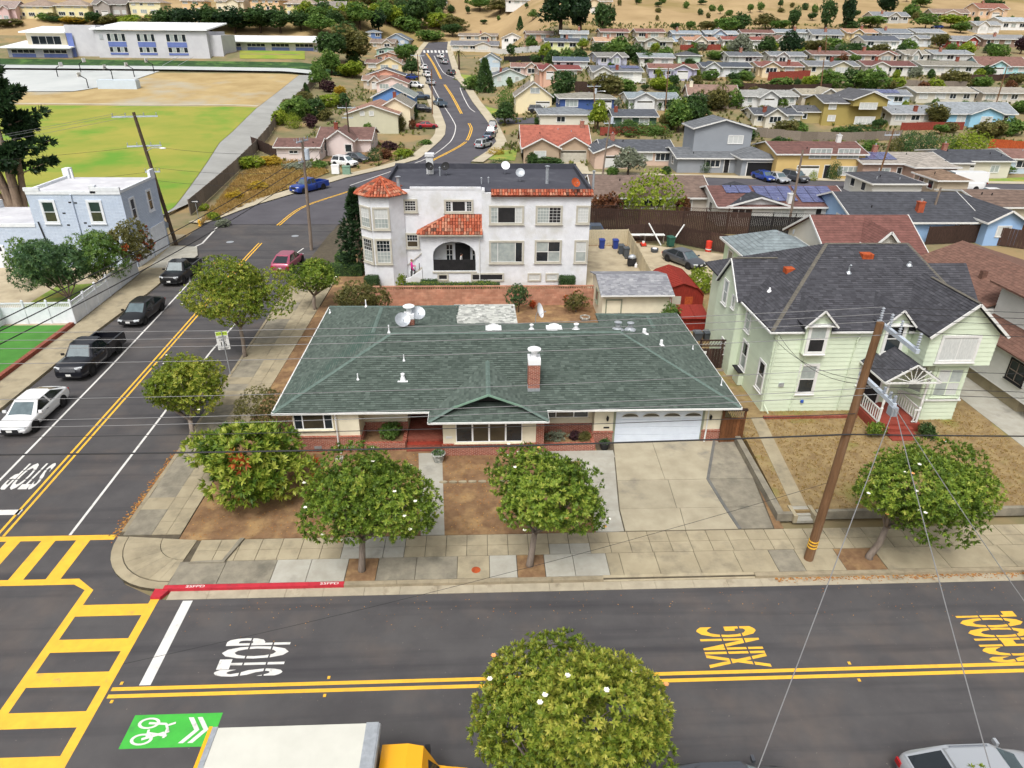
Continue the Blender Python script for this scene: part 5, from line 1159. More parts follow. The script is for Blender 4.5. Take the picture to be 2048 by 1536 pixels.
CT=dict(
 sedan=dict(L=4.85,W=1.84,H=1.44,top=[(0,.52),(.02,.66),(.12,.80),(.27,.92),(.5,.95),(.8,1.0),(.95,1.02),(.985,.9),(1,.6)],base=(.235,.955),roof=(.40,.72),wr=.34),
 suv=dict(L=4.65,W=1.88,H=1.68,top=[(0,.6),(.02,.8),(.1,.96),(.25,1.04),(.5,1.06),(.9,1.08),(.985,1.0),(1,.65)],base=(.23,.985),roof=(.37,.90),wr=.36),
 hatch=dict(L=4.6,W=1.9,H=1.5,top=[(0,.5),(.02,.66),(.1,.8),(.24,.95),(.5,.98),(.85,1.05),(.97,1.0),(1,.65)],base=(.2,.97),roof=(.4,.76),wr=.34),
 pickup=dict(L=5.85,W=2.02,H=1.88,top=[(0,.7),(.015,1.02),(.1,1.14),(.26,1.18),(.5,1.2),(.62,1.2)],base=(.25,.625),roof=(.345,.58),wr=.41),
 spickup=dict(L=5.3,W=1.88,H=1.78,top=[(0,.66),(.015,.92),(.1,1.04),(.27,1.1),(.5,1.12),(.6,1.12)],base=(.26,.605),roof=(.36,.56),wr=.38),
 van=dict(L=6.9,W=2.05,H=2.75,top=[(0,.6),(.015,.95),(.06,1.15),(.15,1.35),(.4,1.4),(.9,1.4),(1,1.4)],base=(.13,.998),roof=(.26,.985),wr=.36))
NX=[0]
def wheel(par,x,y,r,w=.22,rim='rim'):
    s=1 if y>0 else -1; b=MB(); y0,y1=(y-w*s),y
    b.tube([(0,0,0),(0,0,.01)],.01,3); b=MB()
    prof=[(r*.6,-w/2),(r*.92,-w/2),(r,-w*.32),(r,w*.32),(r*.92,w/2),(r*.6,w/2),(r*.58,w*.2)]
    b.lathe(0,0,prof,18); b.xf(Matrix.Translation((x,y-s*w/2,r))@Matrix.Rotation(-pi/2*s,4,'X')); t=b.build('wheel','tyre',par)
    b=MB(); b.lathe(0,0,[(0,w*.26),(r*.12,w*.28),(r*.14,w*.2)],10)
    for k in range(5):
        a=2*pi*k/5; b.bar((r*.1*math.cos(a),r*.1*math.sin(a),w*.24),(r*.56*math.cos(a),r*.56*math.sin(a),w*.26),r*.16,.03)
    b.lathe(0,0,[(r*.5,w*.2),(r*.52,w*.32),(r*.6,w*.34),(r*.6,w*.2)],18); b.xf(Matrix.Translation((x,y-s*w/2,r))@Matrix.Rotation(-pi/2*s,4,'X')); b.build('rim',rim,t)
    b=MB(); b.lathe(0,0,[(0,.0),(r*1.14,.0),(r*1.14,.012),(0,.012)],18); b.xf(Matrix.Translation((x,y-s*(w*.95),r*1.02))@Matrix.Rotation(-pi/2*s,4,'X'))
    return t
def car(label,kind,m,loc,rz,group=None,cat=None,name='parked_car',rack=False,simple=False,grille='plastic'):
    c=CT[kind]; L,Wd,H=c['L'],c['W'],c['H']; hw=Wd/2; wr=c['wr']
    t=thing(name,label,cat or ('pickup' if 'pickup' in kind else 'van' if kind=='van' else 'car'),loc,rz,group)
    X=lambda f:L/2-f*L
    fs=sorted(set([p[0] for p in c['top']]+[.05,.18,.35,.65,.75,.9]+([1.] if 'pickup' not in kind else []))); fs=[f for f in fs if f<=c['top'][-1][0]]
    S=[]
    fx=[X(f) for f in fs]; ax=(L/2-.19*L*1. ,-L/2+.2*L)
    for f in fs:
        z=lerp(f,c['top']); e=1-.16*max(0,(.1-f)/.1)**2-(.1*max(0,(f-.92)/.08)**2 if 'pickup' not in kind else 0); w_=hw*e; x=X(f); zb=.26 if .03<f<.98 else .34
        S.append([(x,-w_*.9,zb),(x,-w_,zb+.12),(x,-w_,(zb+z)/2+.05),(x,-w_*.985,z-.1),(x,-w_*.93,z-.02),(x,-w_*.6,z+.02),(x,0,z+.035),(x,w_*.6,z+.02),(x,w_*.93,z-.02),(x,w_*.985,z-.1),(x,w_,(zb+z)/2+.05),(x,w_,zb+.12),(x,w_*.9,zb)])
    b=MB(); loft(b,S)
    if 'pickup' in kind:
        f0=c['top'][-1][0]; zt=c['top'][-1][1]+.02; xb,xe=X(f0),X(1)
        for s in (-1,1): b.box(xe,xb,min(s*hw*.99,s*hw*.86),max(s*hw*.99,s*hw*.86),.42,zt)
        b.box(xe,xe+.08,-hw*.86,hw*.86,.45,zt); b.box(xe+.08,xb,-hw*.86,hw*.86,.4,.7); b.box(xb-.06,xb,-hw*.86,hw*.86,.6,zt)
    bo=b.build('body',m,t,smooth=False)
    for p in bo.data.polygons: p.use_smooth=len(p.vertices)==4 and p.index<(len(S)-1)*12
    if 'pickup' not in kind and not simple: q=bo.modifiers.new('s','SUBSURF'); q.levels=q.render_levels=1
    if 'pickup' in kind: b=MB(); b.box(X(1)+.09,X(f0)-.07,-hw*.85,hw*.85,.71,.73); b.build('bed_liner','plastic',t)
    # cabin
    b0,b1=c['base']; r0,r1=c['roof']; zb0,zb1=lerp(b0,c['top']),lerp(min(b1,c['top'][-1][0]),c['top']); kb=.93; kr=.72 if kind!='van' else .86
    A=[Vector((X(b0),-hw*.78,zb0-.03)),Vector((X(b0+(r0-b0)*.25),-hw*kb,zb0-.02)),Vector((X(b1-(b1-r1)*.25),-hw*kb,zb1-.02)),Vector((X(b1),-hw*.78,zb1-.03))]
    T=[Vector((X(r0),-hw*kr*.9,H-.05)),Vector((X(r0+.03),-hw*kr,H-.02)),Vector((X(r1-.03),-hw*kr,H-.02)),Vector((X(r1),-hw*kr*.9,H-.07))]
    mir=lambda P:[Vector((p.x,-p.y,p.z)) for p in P]
    A2,T2=mir(A),mir(T); ring0=A+A2[::-1]; ring1=T+T2[::-1]; n=8
    V=ring0+ring1; F_=[(i,(i+1)%n,n+(i+1)%n,n+i) for i in range(n)]; 
    mid=[Vector((p.x*.97+.03*(X(r0)+X(r1))/2,p.y*.8,H)) for p in ring1]; V+=mid; F_+=[(n+i,n+(i+1)%n,2*n+(i+1)%n,2*n+i) for i in range(n)]+[tuple(range(2*n,3*n))]
    b=MB(); b.add(V,F_); cb=b.build('cabin',m,t)
    def pane(nm,q,ins=.1,mt='carglass'):
        q=[Vector(p) for p in q]; ce=sum(q,Vector())/len(q); nn=(q[1]-q[0]).cross(q[2]-q[0]).normalized()
        if nn.dot(ce-Vector((0,0,.6)))<0: nn=-nn; q=q[::-1]
        P=[p+(ce-p)*ins for p in q]; b=MB(); b.ext([p+nn*.004 for p in P],nn*.008); return b.build(nm,mt,cb)
    pane('windscreen',[A[0],A2[0],T2[0],T[0]],.07,'wsglass_sky')
    if kind!='van': pane('rear_window',[A[3],T[3],T2[3],A2[3]],.1)
    for P,Q in ((A,T),(A2,T2)):
        xm=.48 if kind!='van' else .22
        lm=lambda a,b_,f:a+(b_-a)*f
        if kind=='van': pane('side_window',[lm(P[1],P[2],.0),lm(P[1],P[2],.17),lm(Q[1],Q[2],.05)*.5+lm(P[1],P[2],.17)*.5,Q[1]*.5+P[1]*.5],.06); continue
        pane('side_window',[P[1],lm(P[1],P[2],xm),lm(Q[1],Q[2],xm-.05),Q[1]],.09); pane('side_window',[lm(P[1],P[2],xm+.02),P[2],Q[2],lm(Q[1],Q[2],xm-.03)],.1)
    # wheels, lamps, plates, mirrors
    for x in (X(.185 if kind!='van' else .14),X(.80 if kind!='van' else .76)):
        for s in (-1,1):
            bb=MB(); bb.lathe(0,0,[(0,0),(wr*1.17,0),(wr*1.17,.02),(0,.02)],16); bb.xf(Matrix.Translation((x,s*(hw-.012),wr*1.05))@Matrix.Rotation(-pi/2*s,4,'X')); bb.build('wheel_arch','plastic',t)
            wheel(t,x,s*(hw+.03),wr,.23)
    zf_=lerp(.02,c['top']); zr_=lerp(min(.985,c['top'][-1][0]),c['top'])
    for s in (-1,1):
        b=MB(); b.obox((X(.025),s*hw*.68,zf_-.05),(.07,0,0),(-.05*s,hw*.2,0),(0,0,.065)); b.build('headlight','lamp',t)
        b=MB(); b.obox((X(.994),s*hw*.78,zr_-.2),(.03,0,0),(0,hw*.13,0),(0,0,.1 if kind!='suv' else .16)); b.build('tail_light','tail',t)
        b=MB(); b.obox((X(b0+(r0-b0)*.45),s*(hw+.1),zb0+.08),(.05,0,0),(0,.1,0),(0,0,.07)); b.build('mirror',m,t)
        b=MB(); b.box(X(.47)-.1,X(.47)+.1,s*hw-.01 if s>0 else s*hw-.02,s*hw+.02 if s>0 else s*hw+.01,zb0-.16,zb0-.12); b.build('door_handle','chrome',t)
    b=MB(); b.box(X(0.0)-.06,X(0)+.02,-hw*.5,hw*.5,zf_-.28,zf_-.06); gq=b.build('grille',grille,t)
    b=MB(); b.box(X(0.0),X(0)+.03,-hw*.75,hw*.75,.34,.44); b.build('bumper','plastic',t)
    for x,s in ((X(0)+.03,1),(X(1)-.02,-1)): b=MB(); b.box(min(x,x+.015*s),max(x,x+.015*s),-.16,.16,.46,.6); b.build('licence_plate','plate',t)
    if rack:
        for s in (-1,1): b=MB(); b.bar((X(r0+.06),s*hw*.6,H+.05),(X(r1-.04),s*hw*.6,H+.05),.04,.04); b.build('roof_rail','chrome',t)
    return t
DN=-pi/2; UPW=pi/2
car('white sedan parked nearest the camera on the left street','sedan','p_white',(-26.75,37.0,0),DN)
car('dark pickup with chrome grille and open bed, parked behind the white sedan','pickup','p_navy',(-27.1,44.6,0),DN-.02,grille='chrome')
car('glossy black sedan parked between the two dark pickups','sedan','p_black',(-27.35,53.3,0),DN-.03)
car('black pickup parked beside the concrete driveway pad near the light blue building','spickup','p_black',(-28.0,63.2,0),DN-.04)
car('faded pink car half hidden behind the round street tree','hatch','p_pink',(-19.0,66.6,0),UPW-.1)
p=at(628,382); car('dark blue pickup parked on the curve by the dry verge','pickup','p_blue',(p.x-.6,p.y,p.z),R(-125)) ; bpy.data.objects
p=at(690,333); car('white estate car on the driveway of the pink-walled house','suv','p_white',(p.x,p.y,p.z),R(-28),rack=True)
p=at(702,328); car('dark hatchback behind the white estate car on the driveway','hatch','p_grey',(p.x+.6,p.y+2.4,p.z),R(-28))
p=g(1378,545,.1); car('silver-grey sedan parked in the cluttered rear yard','sedan','p_grey',(20.3,66.6,.14),R(-62))
p=atY(1205,462,77.5); car('dark van mostly hidden behind the beige fence','suv','p_slate',(11.6,76.6,0),R(180))
car('dark car parked at the right edge of the front street','sedan','p_black',(25.75,21.0,0),pi)
car('dark grey car parked at the bottom edge beside the big street tree','sedan','p_grey',(7.3,12.35,0),0)
car('silver white estate with red tail lamps parked at the bottom right','hatch','p_silver',(15.2,12.6,0),0,rack=True)
FARC='cars parked along the far street'
for px,py,kind,m,rz,lab in ((967,296,'suv','p_silver',62,'silver SUV nearest the corner on the far curving street'),(979,278,'sedan','p_slate',75,'slate sedan just behind the silver SUV on the far street'),(984,270,'suv','p_white',80,'white SUV third from the corner on the far street'),(985,258,'suv','p_grey',88,'dark SUV last of the four cars parked past the bend'),
  (880,213,'pickup','p_steel',112,'blue-grey pickup with white load on the far street'),(902,150,'suv','p_grey',112,'dark SUV on the right kerb high up the far street'),(888,128,'suv','p_silver',110,'silver car upper right kerb of the far street'),(881,117,'suv','p_white',110,'white van uppermost on the right kerb of the far street'),
  (861,170,'sedan','p_silver',112,'silver sedan upper left kerb of the far street'),(853,154,'suv','p_white',110,'pale car on left kerb below the uppermost one'),(847,139,'suv','p_white',110,'white car uppermost on the left kerb of the far street')):
    p=at(px,py); car(lab,kind,m,(p.x,p.y,p.z+.05),R(rz),FARC)
for px,py,kind,m,rz,lab in ((854,257,'sedan','p_red',5,'red sedan on the driveway left of the bend'),(845,224,'suv','p_navy',-5,'dark navy car on driveway below the blue house'),(838,199,'pickup','p_slate',5,'slate pickup on the driveway beside the blue house'),(832,176,'suv','p_white',-20,'white car on driveway above the slate pickup'),(823,160,'suv','p_blue',30,'bright blue car on upper left driveway'),
  (1527,362,'sedan','p_blue',-75,'bright blue sedan on the pale driveway of the grey house'),(1553,364,'sedan','p_silver',-75,'silver covered car between the blue and black cars'),(1588,364,'suv','p_grey',-60,'dark grey SUV in front of the yellow house garage'),(1840,382,'hatch','p_red',-8,'red hatchback parked before the brick garage'),(1918,382,'van','p_white',178,'long white delivery van parked before a white garage door'),(1975,398,'sedan','p_white',175,'white car partly hidden below the delivery van'),(1075,225,'suv','p_grey',0,'dark SUV on the side street by the round trees')):
    p=at(px,py); car(lab,kind,m,(p.x,p.y,p.z+.05),R(rz))
p=at(1873,58); car('small blue car high on the hillside road','sedan','p_blue',(p.x,p.y,p.z+.1),R(200))
# box truck
bt=wthing('box_truck','yellow rental box truck with pale box roof at the bottom edge','truck',(-4.8,12.2,0))
b=MB(); b.box(-8.15,-3.45,11.0,13.3,.95,3.2); b.build('cargo_box','boxpanel',bt)
b=MB()
for x0,x1,y0,y1,z0_,z1_ in ((-8.2,-8.1,10.97,13.33,.9,3.23),): b.box(x0,x1,y0,y1,z0_,z1_)
b.build('rear_frame','p_yellow',bt)
b=MB(); b.box(-8.1,-7.95,10.98,13.32,3.17,3.225); b.build('roof_band','galv',bt); b=MB(); b.box(-3.75,-3.4,10.98,13.32,3.17,3.22); b.build('roof_band','galv',bt)
b=MB(); b.tube([(-3.42,11.0,3.12),(-3.42,13.3,3.12)],.09,8); b.build('front_rail','galv',bt)
for y in (13.31,10.99): b=MB(); b.box(-8.1,-3.5,min(y,y+.01),max(y,y+.01),.9,1.15); b.build('side_rail','p_yellow',bt)
S=[]
for x,z,wd_ in ((-3.35,2.4,1.08),(-2.6,2.43,1.08),(-2.15,2.33,1.05),(-1.75,1.5,1.0),(-1.45,1.42,1.0),(-.9,1.35,.98),(-.55,1.2,.92),(-.45,.9,.9)):
    S.append([(x,12.25-wd_,.5),(x,12.25-wd_*1.02,1.0),(x,12.25-wd_*.97,z-.22),(x,12.25-wd_*.88,z-.03),(x,12.25,z+.03),(x,12.25+wd_*.88,z-.03),(x,12.25+wd_*.97,z-.22),(x,12.25+wd_*1.02,1.0),(x,12.25+wd_,.5)])
b=MB(); loft(b,S); b.build('cab','p_yellow',bt,smooth=False)
b=MB(); b.ext([(-2.17,11.4,2.2),(-2.17,12.9,2.2),(-1.72,13.0,1.55),(-1.72,11.3,1.55)],(.02,0,.03)); b.build('windscreen','carglass',bt)
for y,s in ((13.14,1),(11.16,-1)):
    b=MB(); b.ext([(-3.0,y,1.45),(-1.95,y,1.45),(-2.25,y-.1*s,2.0),(-3.0,y-.1*s,2.0)],(0,.02*s,0)); b.build('side_window','carglass',bt)
    b=MB(); b.box(-2.15,-2.0,min(y+.05*s,y+.4*s),max(y+.05*s,y+.4*s),1.55,1.85); b.build('mirror','plastic',bt); b=MB(); b.box(-.5,-.42,min(y-.45*s,y-.15*s),max(y-.45*s,y-.15*s),1.0,1.2); b.build('headlight','lamp',bt)
b=MB(); b.box(-.46,-.36,11.3,13.0,.5,.75); b.build('bumper','plastic',bt); b=MB(); b.box(-2.75,-2.65,11.9,12.3,2.3,2.36); b.build('marker_lamp','rust',bt)
b=MB(); b.box(-8.1,-1.2,11.6,12.7,.55,.95); b.build('chassis','plastic',bt)
for x in (-1.4,-6.4):
    for y in (13.15,11.15):
        s=1 if y>12 else -1; q=MB(); r_=.4; q.lathe(0,0,[(r_*.6,-.12),(r_*.92,-.12),(r_,-.08),(r_,.08),(r_*.92,.12),(r_*.5,.12),(0,.05)],16); q.xf(Matrix.Translation((x,y-.1*s,r_))@Matrix.Rotation(-pi/2*s,4,'X')); q.build('wheel','tyre',bt)
for o in [bt]: o.location.x+=.3; o.location.y+=.05
# ================================================================ vegetation
def leafmat(n,cs,rough=.5): return mat(n,cs[0],list(cs[1:]),attr=True,rough=rough,spec=.35,tl=.42)
leafmat('mag',('#3e5420','#5a742a','#789236','#98ab43','#bfc05c')); leafmat('mag2',('#495f20','#69802b','#8a9a37','#a8ad48','#c8c05c')); leafmat('bright',('#2f4a1c','#4d6b26','#78912f','#a9b44a','#c3c763'))
leafmat('dk',('#304827','#405b31','#516d3b','#627e46')); leafmat('md',('#44632d','#5a7b38','#738f45','#8ca552')); leafmat('yg',('#5d7424','#7b902c','#98a838','#b3bd4e')); leafmat('ol',('#4d4e2a','#65663a','#7d7a45','#938c52')); leafmat('br',('#4a2f26','#6a4430','#85583a','#6b5a35')); leafmat('pu',('#33232a','#452f37','#5a3b40','#4b4038')); leafmat('gy',('#6f7763','#8a917b','#9fa58e','#7d8470')); leafmat('cy',('#1d3120','#294028','#36502f','#465f38')); leafmat('gold',('#8d7a2c','#b0962f','#c9ad3c','#a08a35')); leafmat('fern',('#2f4a30','#44633f','#5c7a4a','#7b9656'))
leafmat('redleaf',('#8c3a1e','#b3502a','#c9733e')); mat('bark','#8b7f74','#6e6359',s=5,rough=.95,bump=.8,bs=12,stretch=(1,1,.3)); mat('barkdk','#54463b','#413529',s=5,rough=.95,bump=.6,bs=12); mat('barkcy','#9a8878','#77675a',s=3,rough=.95,bump=.8,bs=6,stretch=(2,2,.4)); mat('petal','#eeeade',rough=.6); mat('petalold','#d9995f',rough=.7)
def leaves(P,Nn,k,ln,wd,tilt,rs,cl=None,droop=0.):
    """k leaves round every shoot P with outward normal Nn -> verts, quads, value"""
    n=len(P); P=np.repeat(P,k,0); Nn=np.repeat(Nn,k,0); m=len(P)
    ref=np.where(np.abs(Nn[:,2:3])<.9,np.array([[0,0,1.]]),np.array([[1.,0,0]])); a=np.cross(Nn,ref); a/=np.linalg.norm(a,axis=1,keepdims=True)+1e-9; b=np.cross(Nn,a)
    th=np.tile(np.arange(k)*2*pi/k,n)+np.repeat(rs.rand(n)*6.28,k)+rs.randn(m)*.25
    ti=rs.uniform(tilt[0],tilt[1],m)[:,None]
    rad=a*np.cos(th)[:,None]+b*np.sin(th)[:,None]; d=Nn*np.cos(ti)+rad*np.sin(ti); d[:,2]-=droop; d/=np.linalg.norm(d,axis=1,keepdims=True)+1e-9
    sd=np.cross(d,Nn); sd/=np.linalg.norm(sd,axis=1,keepdims=True)+1e-9; upv=np.cross(sd,d)
    L=(rs.uniform(.75,1.25,m)*ln)[:,None]; w=(rs.uniform(.8,1.2,m)*wd)[:,None]/2
    v=np.empty((m,4,3)); v[:,0]=P; v[:,1]=P+d*L*.5+sd*w+upv*L*.06; v[:,2]=P+d*L; v[:,3]=P+d*L*.5-sd*w+upv*L*.06
    f=np.arange(m*4).reshape(m,4)
    base=np.repeat(cl if cl is not None else rs.rand(n),k); a_=np.clip(base*.6+rs.rand(m)*.4,0.01,1)
    return v.reshape(-1,3),f,a_
def blobpts(c,r,n,rs,nb=16,sub=.45,thick=.35,low=-.55):
    """shoots over an uneven crown: many sub-lobes inside ellipsoid c,r"""
    c=np.array(c); r=np.array(r); D=rs.randn(nb,3); D/=np.linalg.norm(D,axis=1,keepdims=True); D[:,2]=np.where(D[:,2]<low,-D[:,2]*.5,D[:,2]); 
    C=D*(1-sub)*rs.uniform(.62,1.22,(nb,1)); C=np.vstack([C,[[0,0,0]]*2]); S=np.concatenate([sub*rs.uniform(.6,1.3,nb),[.6,.6]])
    idx=rs.choice(len(C),n,p=S**2/(S**2).sum()); d=rs.randn(n,3); d/=np.linalg.norm(d,axis=1,keepdims=True)
    q=C[idx]+d*S[idx][:,None]*(1-thick*rs.rand(n,1)**2)
    # drop shoots deep inside other lobes
    dist=np.linalg.norm(q[:,None]-C[None],axis=2)/S[None]; keep=(dist.min(1)>.5)
    q=q[keep]; d=d[keep]; nn=d*.7+q*.3; nn/=np.linalg.norm(nn,axis=1,keepdims=True)
    nn=nn/r; nn/=np.linalg.norm(nn,axis=1,keepdims=True)
    cl=np.clip(.5+.28*np.sin(idx[keep]*12.9)+.25*rs.randn(len(q)),0,1)
    return c+q*r,nn,cl
def limbs(b,base,c,r,rs,n=5,r0=.16,split=.45):
    base=Vector(base); c=Vector(c); fork=Vector((base.x+(c.x-base.x)*.22,base.y+(c.y-base.y)*.3,base.z+max(.2,(c.z-r[2]*.6-base.z))*(split+.25)))
    b.tube([base-V3(0,0,.1),base+V3(0,0,.15),base.lerp(fork,.5)+V3(rs.uniform(-.08,.08),rs.uniform(-.08,.08),0),fork],[r0*1.5,r0*1.1,r0,r0*.85],8)
    for k in range(n):
        a=2*pi*k/n+rs.uniform(-.4,.4); e=c+V3(math.cos(a)*r[0]*.6,math.sin(a)*r[1]*.6,r[2]*rs.uniform(-.2,.4)); m=fork.lerp(e,.5)+V3(0,0,-.12*r[2])
        b.tube([fork-V3(0,0,.05),m,e],[r0*.6,r0*.42,r0*.15],6)
        for q in range(2): e2=m+V3(rs.uniform(-1,1)*r[0]*.4,rs.uniform(-1,1)*r[1]*.4,r[2]*.5); b.tube([m,e2],[r0*.3,r0*.08],5)
def magnolia(label,base,c,r,seed,m='mag',n=1500,leaf=(.175,.066),k=9,flowers=14,nb=18,trunk=True,r0=.14,grp='magnolia street trees',name='magnolia_tree',limb=5,bark='bark',sub=.42,red=0,tilt=(.35,1.45)):
    rs=np.random.RandomState(seed); t=thing(name,label,'tree',base,0,grp); WC.add(t.name)
    P,Nn,cl=blobpts(c,(r[0]*1.06,r[1]*1.06,r[2]*1.06),int(n*2.6),rs,nb,sub); v,f,a=leaves(P,Nn,k,leaf[0],leaf[1],tilt,rs,cl); smesh('crown',v,f,m,a,parent=t)
    if trunk: b=MB(); limbs(b,base,c,r,rs,limb,r0); b.build('trunk',bark,t,smooth=True)
    out=[i for i in range(len(P)) if ((P[i]-np.array(c))/np.array(r)@((P[i]-np.array(c))/np.array(r)))>.75]
    for q in range(flowers):
        i=out[rs.randint(len(out))]; p=Vector(P[i])+Vector(Nn[i])*.12; mm='petal' if rs.rand()<.75 else 'petalold'; b=MB()
        for s in range(6):
            an=s*pi/3; d=V3(math.cos(an),math.sin(an),.45)*.085; sd=V3(-math.sin(an),math.cos(an),0)*.04; b.add([p,p+d*.6+sd,p+d,p+d*.6-sd],[(0,1,2,3)])
        b.build('blossom',mm,t)
    if red:
        for q in range(red):
            i=out[rs.randint(len(out))]; jn=np.argsort(((P-P[i])**2).sum(1))[:10]; v,f,a=leaves(P[jn]+Nn[jn]*.05,Nn[jn],6,leaf[0],leaf[1],tilt,rs); smesh('red_leaves',v,f,'redleaf',a,parent=t)
    return t
def cc(px,py,Y): p=atY(px,py,Y); return (p.x,p.y,p.z)
magnolia('round magnolia street tree left of the front path, in pavement pit','x' and (-5.31,23.1,.13),(-4.75,23.6,3.5),(2.65,2.4,1.95),1,n=1700)
magnolia('magnolia street tree with forked pale trunk in front of the driveway side lawn',(1.97,23.2,.13),(2.8,23.8,3.6),(2.9,2.4,1.85),2,n=1600,limb=4)
magnolia('magnolia street tree leaning right, beside the utility pole',(17.17,23.2,.13),(19.25,23.7,3.6),(3.75,2.8,1.9),3,n=2200,m='mag')
magnolia('large magnolia tree in the foreground on the near pavement',(2.3,11.3,.15),(2.5,12.5,3.95),(3.1,2.7,2.4),4,n=3600,m='mag2',flowers=8,leaf=(.145,.052))
p=g(490,712,.15); magnolia('round magnolia street tree beside the speed limit sign on the side street',tuple(p),(p.x-.1,p.y+.5,4.6),(3.5,3.1,2.2),5,n=1900,m='mag2',flowers=10)
p=g(378,885,.15); magnolia('dense street tree on the side pavement nearest the corner',(-16.5,34.2,.15),(-17.0,35.4,2.8),(2.5,2.3,2.0),6,n=1300,m='mag2',flowers=4)
magnolia('broad yellow-green tree with long leaves and red patches in the corner yard',(-11.3,28.9,.13),(-11.5,29.1,2.1),(3.05,2.4,1.75),7,n=750,m='bright',leaf=(.34,.11),k=9,flowers=0,red=3,r0=.12,grp=None,name='loquat_tree',tilt=(.4,1.15))
p=g(497,850,.15); magnolia('thin olive shrub tree by the left front corner of the green-roofed house',(-12.6,34.6,.13),(-12.6,34.9,1.6),(1.55,1.5,1.35),8,n=520,m='ol',leaf=(.12,.035),k=9,flowers=0,grp=None,name='shrub_tree',r0=.05,bark='barkdk')
p=g(640,622,.15); magnolia('magnolia behind the street tree at the corner of the block wall',(-13.9,54.5,.15),(-13.6,54.6,2.9),(2.2,2.0,1.7),9,n=850,m='mag',flowers=5)
magnolia('reddish green shrub in front of the block wall end',(-9.8,52.2,.13),(-9.8,52.4,1.7),(2.5,1.6,1.5),10,n=620,m='ol',leaf=(.2,.07),k=8,flowers=0,grp=None,name='garden_shrub',r0=.06)
magnolia('small grey-green tree in the back yard by the block wall',(3.0,53.6,.13),(3.0,53.6,1.5),(.95,.8,1.1),11,n=200,m='fern',leaf=(.16,.05),flowers=0,grp=None,name='young_tree',r0=.04,bark='barkdk')
magnolia('green and red shrub beside the cream garage in the back yard',(7.8,53.6,.13),(7.8,53.6,1.0),(1.05,.8,.85),12,n=240,m='ol',leaf=(.14,.05),flowers=0,red=3,grp=None,name='garden_shrub',r0=.04)
magnolia('pink flowering low bush by the block wall',(4.2,54.4,.13),(4.2,54.4,.5),(.35,.3,.3),13,n=60,m='redleaf',leaf=(.12,.05),flowers=0,grp=None,name='flower_bush',r0=.02)
magnolia('yellow-green shrub in front of the small red locker',(14.5,49.5,.13),(14.7,49.6,1.2),(.85,1.2,1.1),14,n=260,m='md',leaf=(.16,.05),flowers=0,grp=None,name='garden_shrub',r0=.04)
magnolia('lemon-green shrub between the red shed and the green house',(19.3,57.8,.13),(19.3,57.8,1.3),(1.3,1.6,1.2),15,n=330,m='yg',leaf=(.18,.06),flowers=2,grp=None,name='garden_shrub',r0=.05)
magnolia('leafy green bush in the porch planter of the green-roofed house',(-5.2,33.5,.5),(-5.2,33.5,.95),(.62,.5,.45),16,n=130,m='md',leaf=(.15,.06),flowers=0,grp=None,name='planter_bush',trunk=False)
magnolia('blue-green succulent clump in the right planter',(4.1,33.1,.45),(4.1,33.1,.6),(.65,.4,.22),17,n=110,m='gy',leaf=(.14,.05),flowers=0,grp=None,name='planter_plant',trunk=False,tilt=(.2,.8))
magnolia('dark purple plant in the middle of the right planter',(5.1,33.1,.45),(5.1,33.1,.62),(.35,.3,.25),18,n=60,m='pu',leaf=(.13,.05),flowers=0,grp=None,name='planter_plant',trunk=False)
magnolia('olive grass clump at the garage end of the right planter',(5.7,33.1,.45),(5.7,33.1,.6),(.35,.3,.25),19,n=60,m='ol',leaf=(.16,.03),flowers=0,grp=None,name='planter_plant',trunk=False)
magnolia('rounded green shrub left of the red porch steps',(22.35,32.9,.45),(22.35,32.9,.9),(.55,.5,.5),20,n=150,m='mag',leaf=(.1,.05),flowers=0,grp=None,name='porch_shrub',trunk=False)
magnolia('dark green shrub right of the red porch steps',(25.3,32.7,.45),(25.3,32.7,.85),(.5,.5,.5),21,n=150,m='dk',leaf=(.1,.05),flowers=0,grp=None,name='porch_shrub',trunk=False)
p=g(1935,1540,3.3); magnolia('pale yellow-green treetop over the silver estate at the bottom right',(p.x,p.y-.4,.15),(p.x+.05,p.y-.35,2.75),(.95,.8,.75),22,n=200,m='yg',leaf=(.12,.04),flowers=0,grp=None,name='young_tree',r0=.04)
# pots by the front steps
for lab,x,y,s in (('large grey stone pot with succulent at the foot of the brick steps',-2.45,31.5,1.),('dark potted plant right of the garage planter',6.75,32.5,.8)):
    t=thing('plant_pot',lab,'pot',(x,y,.15)); b=MB(); b.lathe(0,0,[(0,0),(.24*s,0),(.36*s,.45*s),(.4*s,.5*s),(.36*s,.52*s),(.32*s,.45*s),(0,.44*s)],14); b.build('pot','patina' if s==1. else 'dark',t)
    rs=np.random.RandomState(3); P,Nn,cl=blobpts((0,0,.55*s),(.3*s,.3*s,.2*s),50,rs,6); v,f,a=leaves(P,Nn,6,.14,.05,(.2,.9),rs,cl); smesh('plant',v,f,'fern' if s==1. else 'dk',a,parent=t)
